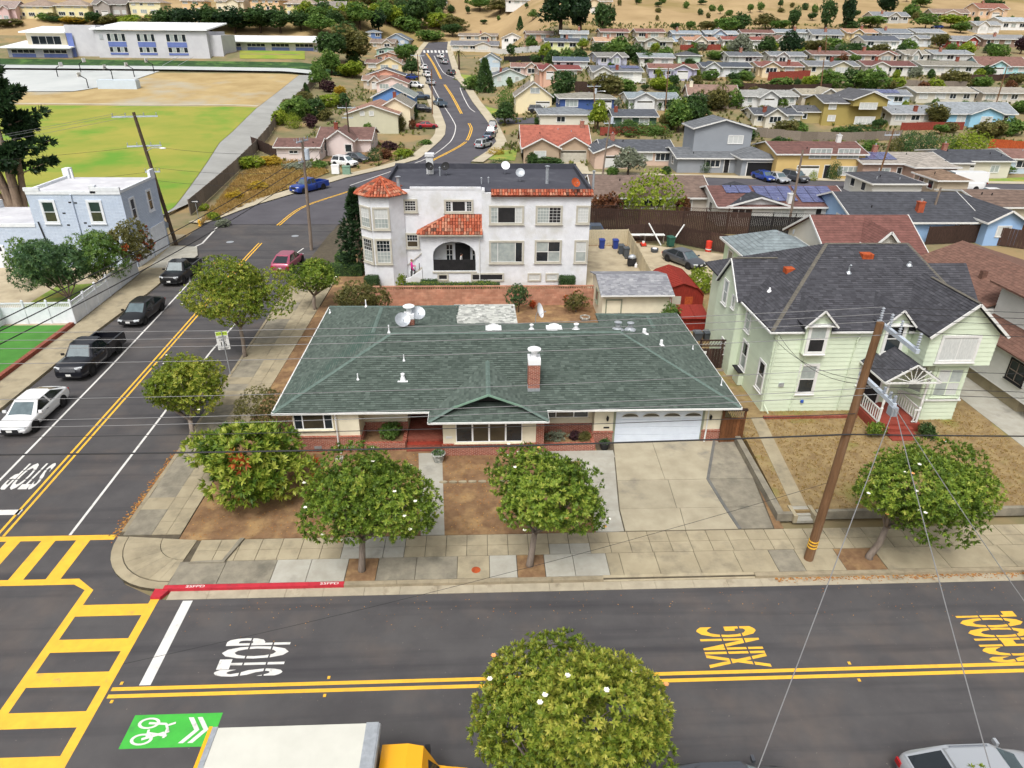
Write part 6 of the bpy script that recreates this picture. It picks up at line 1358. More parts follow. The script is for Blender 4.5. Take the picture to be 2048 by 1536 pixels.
# clipped box hedges round the white building
def hedge(label,x0,x1,y0,y1,z0,z1,m='dk',seed=1,dens=90,name='clipped_hedge',ls=.07):
    t=thing(name,label,'hedge',((x0+x1)/2,(y0+y1)/2,z0)); WC.add(t.name); rs=np.random.RandomState(seed); ctr=np.array([(x0+x1)/2,(y0+y1)/2,(z0+z1)/2]); h=np.array([x1-x0,y1-y0,z1-z0])/2
    A=[h[1]*h[2],h[1]*h[2],h[0]*h[2],h[0]*h[2],h[0]*h[1]*1.0]; n=int(sum(A)*4*dens); fi=rs.choice(5,n,p=np.array(A)/sum(A)); q=rs.uniform(-1,1,(n,3)); nn=np.zeros((n,3))
    for i,(ax,s) in enumerate(((0,-1),(0,1),(1,-1),(1,1),(2,1))): w_=fi==i; q[w_,ax]=s; nn[w_,ax]=s
    rr=np.abs(q).max(1); q*=1-.12*(np.linalg.norm(q,axis=1,keepdims=True)-1)/.73; P=ctr+q*h+rs.randn(n,3)*.02; v,f,a=leaves(P,nn,4,ls,ls*.5,(.2,1.2),rs); smesh('foliage',v,f,m,a,parent=t)
    b=MB(); b.box(x0+.08,x1-.08,y0+.08,y1-.08,z0,z1-.08); b.build('core','corehedge',t); return t
mat('corehedge','#22331b','#2f4424',s=6,rough=.95)
def hx(px,Y=59.6): return atY(px,555,Y).x
hedge('clipped dark hedge block at the foot of the turret',hx(729),hx(758),58.9,60.0,.13,1.35,seed=1); hedge('clipped dark hedge under the arched porch',hx(841),hx(876),58.9,59.8,.13,1.0,seed=2); hedge('low clipped hedge below the right end of the porch',hx(954),hx(983),58.9,59.8,.13,.85,seed=3); hedge('clipped dark hedge at the right corner of the white building',hx(1118),hx(1150),58.8,59.9,.13,1.3,seed=4)
hedge('long yellow-green hedge along the top of the block wall',hx(812),hx(1000),56.6,57.4,.13,1.55,'yg',5,50); hedge('green clipped hedge beside the side pavement left of the turret',-14.6,-11.2,63.0,64.2,.13,1.2,'md',6,60); hedge('rose bush hedge at the pavement corner beside the cypress',-14.3,-12.4,65.6,67.2,.13,1.4,'md',7,60)
magnolia('yellow-green topiary shrub by the entrance stairs',(hx(808),58.6,.13),(hx(806),58.6,1.0),(.5,.45,1.0),31,n=140,m='yg',leaf=(.12,.05),flowers=0,grp=None,name='topiary_shrub',r0=.03)
# dark cypress left of the white building
def conifer(label,base,h,r,seed,m='cy',n=900,name='cypress_tree',ls=.5,stems=None,bark='barkcy',spread=1.):
    rs=np.random.RandomState(seed); t=thing(name,label,'tree',base); z=rs.rand(n)**.8; th=rs.rand(n)*6.283; rad=r*(1-z)**.7*(.45+.65*rs.rand(n))*(1+.3*np.sin(th*3+z*9)); P=np.stack([np.cos(th)*rad,np.sin(th)*rad,z*h*.97+.1*h*(1-z)*0+.05*h],1)
    nn=np.stack([np.cos(th),np.sin(th),.35+0*th],1); nn/=np.linalg.norm(nn,axis=1,keepdims=True); v,f,a=leaves(P,nn,7,ls,ls*.3,(.1,.9),rs); smesh('crown',v,f,m,a,parent=t)
    b=MB(); b.tube([(0,0,-.2),(0,0,h*.4),(0,0,h*.9)],[.18*r/2+.08,.12*r/2+.04,.02],8); b.build('trunk',bark,t); return t
conifer('tall dark cypress at the left corner of the white building',(-11.6,64.6,.13),7.6,1.9,41,n=950,ls=.42)
# gnarled multi-stem cypress at the left edge
p=at(62,452); t=thing('monterey_cypress','large dark cypress with several gnarled grey trunks at the left edge','tree',tuple(p)); rs=np.random.RandomState(77); b=MB()
sc_=86*1.13/1380
ends=[]
for k,(dx,dy,h) in enumerate(((-6,0,15),(-4,1,19),(-2.2,-.5,21),(-.3,.8,20),(1.2,-.6,17),(2.0,.5,13))):
    b.tube([(-.8+dx*.12,dy*.3,-.3),(-.8+dx*.2,dy*.5,1.8),(-.8+dx*.45,dy,h*.35),(-.8+dx*.8,dy,h*.7),(-.8+dx,dy*1.3,h)],[.62,.5,.36,.2,.05],8); ends.append((dx,dy,h))
b.build('trunk','barkcy',t,smooth=True)
CT_=[]; 
for dx,dy,h in ends:
    for q in range(12):
        f=rs.uniform(.42,1.0); an=rs.rand()*6.28; L=rs.uniform(1.6,4.2)*(1.15-f*.5); x0,y0,z0_=-.8+dx*(.2+.8*f),dy,h*f; tip=Vector((x0+math.cos(an)*L,y0+math.sin(an)*L*.8,z0_+L*rs.uniform(.0,.4)))
        CT_.append((Vector((x0,y0,z0_)),tip))
for tip in ((5.2,-.5,9.5),(4.6,0,7.4),(5.0,.5,12.5),(3.6,-.8,14.8)): CT_.append((Vector((.5,0,tip[2]-1.6)),Vector(tip)))
Pp=[];Nn=[];b=MB()
for a,e in CT_:
    b.tube([a,e],[.09,.02],5)
    for q in range(46): f=rs.uniform(.15,1.03); r_=1.15*(1.1-f*.8); d=rs.randn(3); d/=np.linalg.norm(d); pq=np.array(a.lerp(e,f))+d*r_*np.array([1,1,.45]); Pp.append(pq); nv=np.array((e-a).normalized())*.9+d*.6; Nn.append(nv/np.linalg.norm(nv))
b.build('branch','barkcy',t,kind='stuff'); v,f,a=leaves(np.array(Pp),np.array(Nn),8,.7,.28,(.2,1.0),rs,np.clip(rs.rand(len(Pp)),0,1)); smesh('crown',v,f,'cy',a,parent=t)
# trees inside the white fence by the light blue building
magnolia('feathery dark green tree inside the white fence',(-33.0,53.6,.15),(-35.4,56.5,3.3),(3.2,2.6,2.5),51,n=900,m='fern',leaf=(.3,.09),k=7,flowers=0,grp=None,name='feather_tree',r0=.12,bark='barkdk',tilt=(.6,1.6))
magnolia('bright green tree inside the white fence beside the feathery one',(-32.6,57.8,.15),(-33.2,59.3,3.1),(2.0,2.2,2.4),52,n=620,m='md',leaf=(.28,.08),k=7,flowers=0,grp=None,name='garden_tree',r0=.08,bark='barkdk',tilt=(.6,1.5))
magnolia('russet-tinged tree at the corner of the light blue building',(-32.4,62.3,.15),(-32.3,63.0,3.4),(1.9,2.2,2.0),53,n=480,m='ol',leaf=(.24,.09),k=7,flowers=0,red=7,grp=None,name='garden_tree',r0=.07,bark='barkdk')
magnolia('small leafy tree in front of the light blue garage door',(-40.3,61.0,.15),(-40.4,61.2,2.6),(1.7,1.4,1.9),54,n=300,m='md',leaf=(.22,.08),k=7,flowers=0,grp=None,name='garden_tree',r0=.06,bark='barkdk')
# ================================================================ light blue building on the left
mat('bluewall','#c0cbdb','#b6c2d4',s=5,rough=.85,brick=(.6,.14,'#98a8c0',.008),bump=.35,ba=.06); mat('whitewood','#dfe2e6','#d0d4d9',s=2,rough=.8); mat('roofwhite','#c4c4c8','#b0b0b5',s=1,rough=.9,bump=.2,c3='#d8d8da',s3=.5,t3=(.5,.7))
LB=wthing('blue_building','light blue two-storey shingled building with white parapet and garage doors','building',(-38.5,69.5,0))
BX0,BX1,BY0,BY1=-42.4,-33.2,66.0,73.6; bz=atY(272,400,66.3).z
bz=7.2
b=MB(); b.box(BX0+.7,BX1,BY0,BY1,-.05,bz); b.build('wall','bluewall',LB); b=MB(); b.box(-49.6,BX0+.7,BY0,BY1,-.05,4.2); b.build('wall','bluewall',LB)
b=MB(); b.box(BX0+.9,BX1-.2,BY0+.2,BY1-.2,bz,bz+.06); b.build('flat_roof','roofwhite',LB); b=MB(); b.box(-49.4,BX0+.7,BY0+.2,BY1-.2,4.2,4.26); b.build('flat_roof','roofwhite',LB)
for q in ((BX0+.7,BX1,BY0-.06,BY0+.15,bz-.1,bz+.2),(BX0+.7,BX0+.95,BY0,BY1,bz,bz+.3),(BX1-.2,BX1+.05,BY0+.15,BY1-1.0,bz,bz+.25),(BX1-.2,BX1+.05,BY1-1.0,BY1,bz,bz+.9),(BX1-2.4,BX1,BY0-.08,BY0+.16,bz+.2,bz+.55),(BX0+.6,BX0+2,BY0-.08,BY0+.16,bz+.2,bz+.5),(BX0+.6,BX0+1.2,BY1-.8,BY1,bz,bz+1.0),(BX1-2.7,BX1-2.2,BY0-.06,BY0+.4,bz,bz+.7)): b=MB(); b.box(*q); b.build('parapet','whitewood',LB)
for q in ((-49.7,-49.4,BY0,BY1,4.2,4.5),(-49.7,BX0+.7,BY0-.06,BY0+.15,4.1,4.4),(-49.7,-49.0,BY1-.8,BY1,4.2,5.0)): b=MB(); b.box(*q); b.build('parapet','whitewood',LB)
wf=W((BX0,BY0,0),(1,0,0))
for u in (1.9,6.1): win(LB,wf,u,u+1.0,4.6,6.4,rows=2,trim=.2,tm='whitewood',glass=['glass_warm','glass'])
wr_=W((BX1,BY0,0),(0,1,0))
for u in (1.3,5.0): win(LB,wr_,u,u+.75,4.5,6.3,rows=2,trim=.18,tm='whitewood',glass='glass')
for u in (.45,4.1):
    b=MB(); wr_.box(b,u,u+2.9,.0,2.7,.0,.06); d_=b.build('garage_door','whitewood',LB)
    for k in range(4):
        for j in range(3): q=MB(); wr_.box(q,u+.15+k*.68,u+.7+k*.68,.2+j*.82,.85+j*.82,.06,.08); q.build('door_panel','whitewood',d_)
    b=MB(); wr_.box(b,u-.18,u,.0,2.9,0,.1); wr_.box(b,u+2.9,u+3.08,0,2.9,0,.1); wr_.box(b,u,u+2.9,2.7,2.9,0,.1); b.build('door_frame','whitewood',LB)
for u,v in ((3.5,5.3),(4.3,6.3),(4.8,6.25),(5.2,4.4),(5.5,4.1),(3.6,4.2)): b=MB(); wf.box(b,u,u+.28,v,v+.14,.0,.006); b.build('missing_shingle','dark',LB)
pipe(LB,[(BX0+1.1,BY0-.1,4.6),(BX0+1.4,BY0-.1,2.0)],'dark',.06); pipe(LB,[(BX0+4.7,BY0-.08,7.1),(BX0+4.7,BY0-.08,3.2)],'bluewall',.06)
wf2=W((-49.6,BY0,0),(1,0,0)); b=MB(); wf2.box(b,1.2,4.4,0,2.4,0,.05); d_=b.build('garage_door','whitewood',LB)
for k in range(4): q=MB(); wf2.box(q,1.4+k*.75,1.9+k*.75,1.8,2.2,.05,.07); q.build('pane','glass',d_)
vent(LB,BX0+1.6,BY1-1,bz,1.0,.1,'whitemetal',base=False)
# lots on the left of the side street
struct(MB().prism([(-29.35,25.9),(-31.6,25.9),(-31.8,52),(-32.3,66),(-33.2,66),(-33.2,73.6),(-31.5,73.6),(-29.4,70),(-29.3,59),(-29.6,50),(-29.4,36)],-.05,.13).build('left_pavement','conc_tan'))
struct(MB().prism([(-32.2,65.9),(-33.1,73.4),(-30.2,73.2),(-29.0,70),(-29.2,66)],.1,.145).build('driveway_pad','conc_gray'))
struct(MB().prism([(-31.9,30),(-60,30),(-60,51.2),(-31.9,51.2)],-.05,.2).build('turf_lawn','turf')); tag(MB().prism([(-31.6,30),(-31.9,30),(-32.1,51.3),(-31.75,51.3)],-.05,.4).build('brick_edging','redbrick'),'red brick edging along the artificial green lawn','edging')
struct(MB().prism([(-32.1,51.2),(-60,51.2),(-60,78),(-33.2,78),(-33.2,66),(-32.4,66)],-.05,.16).build('side_yard','yardconc'))
struct(MB().prism([(-32.3,51.9),(-38,51.9),(-38,60.5),(-32.5,62)],.1,.17).build('fence_lawn','lawn'))
tag(MB().box(-33.2,-31.2,36.2,37.4,.1,.55).build('red_steps','redpaint'),'red painted steps at the edge of the artificial lawn','steps')
vf=wthing('vinyl_fence','white panelled fence with lattice top around the left corner yard','fence',(-32,52,.13)); FH=1.75
fp=[(-37.2,51.6),(-31.9,51.75),(-32.35,64.2)]
for a,c in zip(fp,fp[1:]):
    a,c=Vector(a),Vector(c); L=(c-a).length; n=round(L/2.0); d=(c-a).normalized(); nn=Vector((-d.y,d.x))
    for i in range(n):
        p,q=a.lerp(c,i/n),a.lerp(c,(i+1)/n); e=(p+q)/2; l=(q-p).length; b=MB(); b.obox((e.x,e.y,.13+.65),d.to_3d()*(l/2-.05),nn.to_3d()*.02,(0,0,.65)); b.bar((p.x,p.y,1.46),(q.x,q.y,1.46),.06,.08); b.bar((p.x,p.y,1.85),(q.x,q.y,1.85),.07,.1)
        for k in range(1,12): f=p.lerp(q,k/12); b.bar((f.x,f.y,1.15),(f.x,f.y,1.85),.008,.02) if 0 else None
        b.build('panel','whitewood',vf); b=MB()
        for k in range(13): f=p.lerp(q,(k+.5)/13); b.box(f.x-.012,f.x+.012,f.y-.012,f.y+.012,1.46,1.85)
        for z in (1.56,1.66,1.76): b.bar((p.x,p.y,z),(q.x,q.y,z),.02,.025)
        b.build('lattice','whitewood',vf); b=MB(); b.obox((p.x,p.y,.13+.95),d.to_3d()*.07,nn.to_3d()*.07,(0,0,.95)); b.lathe(p.x,p.y,[(.1,2.03),(.1,2.06),(0,2.14)],4); b.build('post','whitewood',vf)
MB().prism([(-37.2,50.0),(-37.3,51.6),(-37.2,51.6),(-37.05,50.0)],.1,1.8).build('side_panel','whitewood',vf)
# ================================================================ poles, wires, signs
mat('polewood','#7b5c40','#5f452f',s=2,rough=.9,stretch=(4,4,.4),bump=.4,c3='#8d7058',s3=1,t3=(.5,.7)); mat('polegrey','#87796c','#6c6056',s=2,rough=.9,stretch=(4,4,.4),bump=.4); mat('wire','#2a2a2c',rough=.6); mat('wirelight','#7b7b7c',rough=.5); mat('insul','#8d939b',rough=.3); mat('armgrey','#b9c2cc','#a7b0bb',s=4,rough=.7)
def insulator(b,p,h=.45,r=.06):
    for k in range(6): b.lathe(p[0],p[1],[(.02,p[2]+h*k/6),(r,p[2]+h*(k+.3)/6),(.02,p[2]+h*(k+.9)/6)],8)
PR=wthing('utility_pole','tall wooden utility pole with two pale crossarms by the right driveway','utility pole',(14.4,23.2,.15)); tp_=Vector((14.72,23.15,11.5)); bs_=Vector((14.4,23.2,.1))
b=MB(); b.tube([bs_,bs_.lerp(tp_,.5),tp_],[.2,.17,.14],12); b.build('pole','polewood',PR)
for k in range(3): b=MB(); p=bs_.lerp(tp_,(.75+.16*k)/11.4); b.cyl(p.x,p.y,p.z,p.z+.06,.212,n=12); b.build('reflective_band','paint_y',PR)
arms=[]
for z,y0,y1 in ((11.35,23.6,20.95),(9.1,23.75,21.2)):
    p=bs_.lerp(tp_,z/11.5); b=MB(); b.bar((p.x+.2,y0,z),(p.x+.2,y1,z-.05),.13,.15); o=b.build('crossarm','armgrey',PR); arms.append((p.x+.2,y0,y1,z))
x,y0,y1,z=arms[0]
AT=[]
for y in (23.5,22.85,22.2,21.05): b=MB(); insulator(b,(x,y,z+.07),.55,.07); b.build('insulator','insul',PR); AT.append((x,y,z+.62))
x,y0,y1,z=arms[1]
for y in (23.6,22.0,21.6,21.3): b=MB(); insulator(b,(x,y,z+.07),.25,.06); b.build('insulator','insul',PR)
b=MB(); b.box(x-.12,x+.12,21.1,21.4,z-.45,z-.1); b.build('junction_box','insul',PR)
def pole(label,base,top,m='polewood',arms=(),r=.16,lamp=None,name='utility_pole',trans=None,grp=None):
    t=wthing(name,label,'utility pole',tuple(base),0,grp); base,top=Vector(base),Vector(top); b=MB(); b.tube([base-V3(0,0,.1),base.lerp(top,.5),top],[r,r*.9,r*.75],10); b.build('pole',m,t)
    for f,dx,dy,L in arms:
        p=base.lerp(top,f); d=Vector((dx,dy,0)).normalized()*L/2; b=MB(); b.bar(p-d,p+d,.12,.14); b.build('crossarm','armgrey',t)
        for s in (-.95,-.4,.4,.95): q=p+d*s; b=MB(); insulator(b,(q.x,q.y,q.z+.07),.3,.06); b.build('insulator','insul',t)
    if trans: p=base.lerp(top,trans); b=MB(); b.cyl(p.x+.35,p.y,p.z-.5,p.z+.5,.25,n=12); b.build('transformer','armgrey',t)
    if lamp: p=base.lerp(top,lamp); b=MB(); b.tube([p,p+V3(.8,-.3,.4),p+V3(1.8,-.6,.45)],.04,6); b.build('lamp_arm','galv',t); b=MB(); b.ell(p+V3(2.0,-.65,.42),.35,.15,.09,10,6); b.build('lamp_head','whitemetal',t)
    return t
LBs=Vector((-32.8,74.3,0)); LT=atY(290,224,75.5); LT=Vector((-34.6,75.2,LT.z))
pole('tall dark utility pole with two crossarms beside the light blue building',LBs,LT,'barkdk',((.97,1,.25,4.2),(.76,1,.25,3.2),(.57,1,.2,1.4)),.2,.72)
U0=g(626,500,.1); pole('grey utility pole with crossarms at the corner by the cypress',(-18.0,72.3,.1),atY(604,275,72.6),'polegrey',((.97,.3,1,2.2),(.8,.3,1,2.0)),.17,None,trans=.86)
for lab,bp_,tpx,m_,kw in (('utility pole with transformer on the far street bend',(1190,258),(1188,168),'polewood',dict(arms=((.95,1,.2,3),),trans=.85,lamp=.8)),('utility pole in front of the pink-walled house',(702,305),(692,205),'barkdk',dict(arms=((.9,1,.1,3.2),(.7,1,.1,2)))),('grey utility pole with transformer right of the orange roof house',(1205,350),(1221,232),'polegrey',dict(arms=((.88,1,.1,1.8),),trans=.93)),
    ('slim grey utility pole behind the green house',(1574,468),(1606,300),'polegrey',dict()),('utility pole before the olive house',(1750,375),(1788,258),'polewood',dict(arms=((.9,1,.1,2.4),))),('leaning grey pole behind the brown dormer house',(1850,470),(1882,375),'polegrey',dict()),('slim utility pole on the left side of the upper far street',(838,170),(835,108),'polewood',dict(arms=((.95,1,0,4),))),('slim utility pole on the left pavement of the far street',(865,230),(863,138),'polewood',dict()),
    ('utility pole among the third row houses, left part',(1330,225),(1337,135),'polewood',dict(arms=((.93,1,0,3),))),('utility pole beside the yellow hill house row',(1640,190),(1648,118),'polewood',dict(arms=((.95,1,0,2.5),))),('utility pole on the slope below the red deck',(1650,125),(1653,70),'polewood',dict()),('utility pole at the right edge of the middle slope',(1990,215),(2015,130),'polewood',dict(arms=((.95,1,0,2.5),)))):
    p=at(*bp_); tq=atY(*tpx,p.y); pole(lab,tuple(p),tuple(tq),m_,r=.15,grp='utility poles up the hillside',**kw)
def wire(label,a,c,sag=.5,r=.012,m='wire',n=18,grp='overhead wires',name='overhead_wire'):
    a,c=Vector(a),Vector(c); P=[a.lerp(c,i/n)-V3(0,0,sag*4*(i/n)*(1-i/n)) for i in range(n+1)]
    return tag(MB().tube(P,r,5).build(name,m),label,'wire',grp)
wz=11.3
for i,(x,y,z) in enumerate(AT):
    n_=('farthest','second farthest','second nearest','nearest')[i]
    wire(f'pale power line over the green roof, {n_} of the four top lines',(-34,y+.4-.1*i,z-.6),(x,y,z),.55,.011,'wirelight'); wire(f'power line right of the tall pole, {n_} of the four top lines',(x,y,z),(48,y+.2,z-.3),.4,.011)
for i,(y,z) in enumerate(((23.6,9.4),(22.0,9.4),(21.5,9.4))):
    n_=('farthest','middle','nearest')[i]
    wire(f'pale cable from the lower crossarm leftwards, {n_} of three',(-34,y,z-.8),(14.85,y,z),.5,.012,'wirelight'); wire(f'cable from the lower crossarm rightwards, {n_} of three',(14.85,y,z),(48,y,z-.4),.4,.012)
wire('thick black cable crossing low in front of the green-roofed house',(-34,22.4,7.0),(14.6,23.0,6.75),.35,.035); wire('thick black cable right of the pole at low height',(14.6,23.0,6.75),(48,22.8,6.9),.3,.03); wire('thinner black cable just above the thick one',(-34,22.5,7.6),(14.6,23.0,7.7),.35,.014)
x,z=arms[1][0],arms[1][3]
for px,py,lab in ((1515,1536,'left of three twisted service wires running towards the camera'),(1990,1536,'middle of three twisted service wires running towards the camera'),(2080,1230,'right of three twisted service wires running towards the camera')):
    e=atY(px,py,10.5) if py>1500 else atY(px,py,17); s_=Vector((x,21.2,z-.1)); e2=s_+(e-s_)*1.6; wire(lab,tuple(s_),tuple(e2),.25,.016,'wirelight')
wire('service wire from the lower crossarm to the green house eave',(x,23.0,9.0),(17.0,36.0,5.6),.8,.012); wire('service wire from the lower crossarm to the green house left corner',(x,23.6,8.9),(16.7,35.8,5.4),.5,.012)
wire('thin guy wire from the pole across the driveway',(14.45,23.2,4.3),(-13.0,18.0,.6),.4,.008)
for i,(a,c) in enumerate((((-24.5,22.0,8.5),(-18.4,72.5,9.2)),((-24.0,22.3,8.3),(-18.0,72.4,8.6)),((-23.5,22.5,8.0),(-17.9,72.4,7.8)))): wire(('left','middle','right')[i]+' of three cables running along the side street',a,c,.6,.03)
tz_=LT.z
for i,(a,c) in enumerate((((-36.2,75,tz_-.1),(-70,34,9.5)),((-35.2,75,tz_-.1),(-70,31,9.3)),((-33.4,75,tz_-.1),(-70,28,9.1)),((-33.8,75,tz_*.76),(-75,66,8.4)),((-33.8,75,tz_*.57),(-75,60,6.4)))): wire(('first','second','third','fourth','fifth')[i]+' line from the dark pole to the left, counted from the top',a,c,.5,.013,'wirelight' if i<3 else 'wire')
for i,z in enumerate((tz_*.76,tz_*.6,tz_*.5)): wire(('upper','middle','lower')[i]+' dark cable between the dark pole and the corner pole',(-33.6,75,z),(-18.0,72.5,z*.86+1.2),.4,.014)
p1,p2=at(702,305),at(626,500); 
for i in range(2): wire(('upper','lower')[i]+' cable from the corner pole towards the pink-walled house',(-18.0,72.4,9-i),(p1.x,p1.y,p1.z+8.6-i),.7,.014)
# 15 mph sign
sg=wthing('speed_sign','white school speed limit 15 sign on a steel post by the side pavement','sign',(-17.0,42.4,.15)); b=MB(); b.tube([(-17.0,42.4,.1),(-17.05,42.4,3.3)],.03,6); b.build('post','galv',sg)
sw=W((-17.45,42.36,0),(.97,.24,0)); z0_=1.95; b=MB(); sw.box(b,0,.75,z0_,z0_+1.3,0,.012); pn=b.build('panel','trimwhite',sg); b=MB(); sw.box(b,.03,.72,z0_+1.02,z0_+1.27,.012,.015); b.build('panel_band',mat('signgreen','#b9d64a',rough=.5) and 'signgreen',pn)
for tx,v,sz in (('SCHOOL',1.145,.17),('SPEED',.88,.18),('LIMIT',.69,.18),('15',.38,.46),('WHEN CHILDREN',.13,.08),('ARE PRESENT',.05,.08)):
    o=text('sign_lettering',tx,'black',frame(sw.p(.375,z0_+v,.019),sw.a*sz,V3(0,0,sz)),pn,bold=.01); o.data.transform(Matrix.Translation(-sg.location)); o['kind']='stuff'
hy=thing('fire_hydrant','yellow fire hydrant at the path entrance by the dry verge','hydrant',tuple(g(400,452,.1))); b=MB(); b.lathe(0,0,[(.16,0),(.16,.06),(.11,.08),(.11,.55),(.14,.58),(.12,.7),(.05,.78),(0,.8)],10); b.build('barrel','paint_y',hy); b=MB(); b.tube([(-.2,0,.45),(.2,0,.45)],.06,8); b.build('nozzle','paint_y',hy)
for lab,px,py,h in (('one way sign with white arrow beside the path entrance',400,452,3.0),('round sign seen from behind beside the dark utility pole',340,488,2.5)):
    p=g(px,py,.1); t=thing('road_sign',lab,'sign',tuple(p)); b=MB(); b.tube([(0,0,0),(0,0,h)],.03,6); b.build('post','galv',t); b=MB()
    if h>2.8: b.box(-.45,.45,-.04,-.02,h-.3,h); b.build('panel','black',t); b=MB(); b.ext([(-.35,-.05,h-.2),(.15,-.05,h-.2),(.15,-.05,h-.26),(.38,-.05,h-.15),(.15,-.05,h-.04),(.15,-.05,h-.1),(-.35,-.05,h-.1)],(0,-.01,0)); b.build('arrow','trimwhite',t)
    else: b.lathe(0,0,[(0,0),(.38,0),(.38,.02),(0,.02)],8); b.xf(Matrix.Translation((0,-.05,h-.4))@Matrix.Rotation(pi/2,4,'X')); b.build('panel','galv',t)
for lab,px,py,m in (('white utility cabinet beside the white estate car','672','340','whitemetal'),('pale green utility cabinet beside the grey pole base','694','342','greentrim')):
    p=at(float(px)+.0,float(py)+8); t=thing('utility_cabinet',lab,'cabinet',tuple(p)); b=MB(); b.box(-.6,.6,-.4,.4,0,1.3); b.build('box',m,t); b=MB(); b.box(-.62,.62,-.45,.45,1.3,1.4); b.build('lid',m,t)
# manholes
for px,py in ((460,484),(590,472)):
    p=g(px,py); b=MB(); b.lathe(p.x,p.y,[(0,.006),(.4,.006)],16); b.build('manhole_cover','galv',road)
p=g(952,1140,.15); MB().lathe(p.x,p.y,[(0,.158),(.2,.158)],14).build('utility_cover','rust',pavement)
# ================================================================ houses up the valley
RM={}
def cmat(h,kind):
    k=(h,kind)
    if k not in RM:
        c=lin(h); y_=.3*c[0]+.6*c[1]+.1*c[2]; q_=.28 if kind=='roof' else .15; c=tuple(x+(y_-x)*q_ for x in c); d=tuple(x*.82 for x in c)
        if kind=='roof': mat('roof_'+h,c,d,s=1.5,rough=.95,brick=(.9,.16,tuple(x*.66 for x in c),.02),bump=.25)
        else: mat('wall_'+h,c,tuple(x*.93 for x in c),s=.6,rough=.9,bump=.15,bs=8)
        RM[k]=kind+'_'+h
    return RM[k]
HOUSES=[]
mat('solar','#4a4f72','#5a5f84',s=1,rough=.15,spec=.7,brick=(.17,.17,'#6d7296',.008)); mat('panelframe','#9aa0ad',rough=.4,metal=.5)
def roofblock(par,x0,x1,y0,y1,h,rise,kind,rm,wm,oh=.45,fascia='trimwhite',name='roof'):
    """roof on block; kinds: gx ridge along x, gy ridge along y, hip, flat. returns front slope function"""
    X0,X1,Y0,Y1=x0-oh,x1+oh,y0-oh,y1+oh; b=MB(); t=.12; g_=MB(); f=MB()
    if kind=='gx':
        ym=(y0+y1)/2; k=rise/((y1-y0)/2); e=h-k*oh; r=h+rise
        b.ext([(X0,Y0,e+t),(X1,Y0,e+t),(X1,ym,r+t),(X0,ym,r+t)],(0,0,-t)); b.ext([(X1,Y1,e+t),(X0,Y1,e+t),(X0,ym,r+t),(X1,ym,r+t)],(0,0,-t))
        for x,s in ((x0,1),(x1,-1)): g_.ext([(x,y0,h),(x,y1,h),(x,ym,r)],(.1*s,0,0))
        f.bar((X0,Y0-.02,e+t/2),(X1,Y0-.02,e+t/2),.06,.2)
        for x in (X0,X1): f.bar((x,Y0,e+t/2),(x,ym,r+t/2),.06,.2); f.bar((x,ym,r+t/2),(x,Y1,e+t/2),.06,.2)
        sl=lambda u,v:(X0+(X1-X0)*u,Y0+(ym-Y0)*v,e+t+(r-e)*v)
    elif kind=='gy':
        xm=(x0+x1)/2; k=rise/((x1-x0)/2); e=h-k*oh; r=h+rise
        b.ext([(X0,Y1,e+t),(X0,Y0,e+t),(xm,Y0,r+t),(xm,Y1,r+t)],(0,0,-t)); b.ext([(X1,Y0,e+t),(X1,Y1,e+t),(xm,Y1,r+t),(xm,Y0,r+t)],(0,0,-t))
        for y,s in ((y0,1),(y1,-1)): g_.ext([(x0,y,h),(x1,y,h),(xm,y,r)],(0,.1*s,0))
        f.bar((X0,Y0,e+t/2),(xm,Y0,r+t/2),.06,.2); f.bar((xm,Y0,r+t/2),(X1,Y0,e+t/2),.06,.2)
        for x in (X0,X1): f.bar((x,Y0,e+t/2),(x,Y1,e+t/2),.06,.2)
        sl=lambda u,v:(X0+(xm-X0)*v,Y0+(Y1-Y0)*u,e+t+(r-e)*v)
    elif kind=='hip':
        w_,d_=X1-X0,Y1-Y0; m_=min(w_,d_)/2; e=h; r=h+rise
        if w_>=d_: A,B_=(X0+m_,(Y0+Y1)/2,r+t),(X1-m_,(Y0+Y1)/2,r+t)
        else: A,B_=((X0+X1)/2,Y0+m_,r+t),((X0+X1)/2,Y1-m_,r+t)
        c=[(X0,Y0,e+t),(X1,Y0,e+t),(X1,Y1,e+t),(X0,Y1,e+t)]
        if w_>=d_: PP=[[c[0],c[1],B_,A],[c[1],c[2],B_],[c[2],c[3],A,B_],[c[3],c[0],A]]
        else: PP=[[c[0],c[1],A],[c[1],c[2],B_,A],[c[2],c[3],B_],[c[3],c[0],A,B_]]
        for P in PP: b.ext([Vector(p) for p in P if 1],(0,0,-t))
        for i in range(4): f.bar(Vector(c[i])-V3(0,0,t/2),Vector(c[(i+1)%4])-V3(0,0,t/2),.06,.2)
        sl=lambda u,v:(X0+(X1-X0)*u,Y0+(d_/2)*v,e+t+(r-e)*v)
    else:
        b.box(X0,X1,Y0,Y1,h,h+.25); sl=lambda u,v:(X0+(X1-X0)*u,Y0+(Y1-Y0)*v,h+.25); f.bar((X0,Y0-.02,h+.12),(X1,Y0-.02,h+.12),.06,.22)
    ro=b.build(name,rm,par)
    if g_.v:
        h_=len(g_.f)//2; nv=len(g_.v)//2
        for q_ in (0,1): z_=MB(); z_.add(g_.v[q_*nv:(q_+1)*nv],[tuple(i-q_*nv for i in f_) for f_ in g_.f[q_*h_:(q_+1)*h_]]); z_.build('gable',wm,par)
    if f.v: f.build('fascia',fascia,par,kind='stuff') if kind in('gx','gy') else f.build('fascia',fascia,par)
    return ro,sl
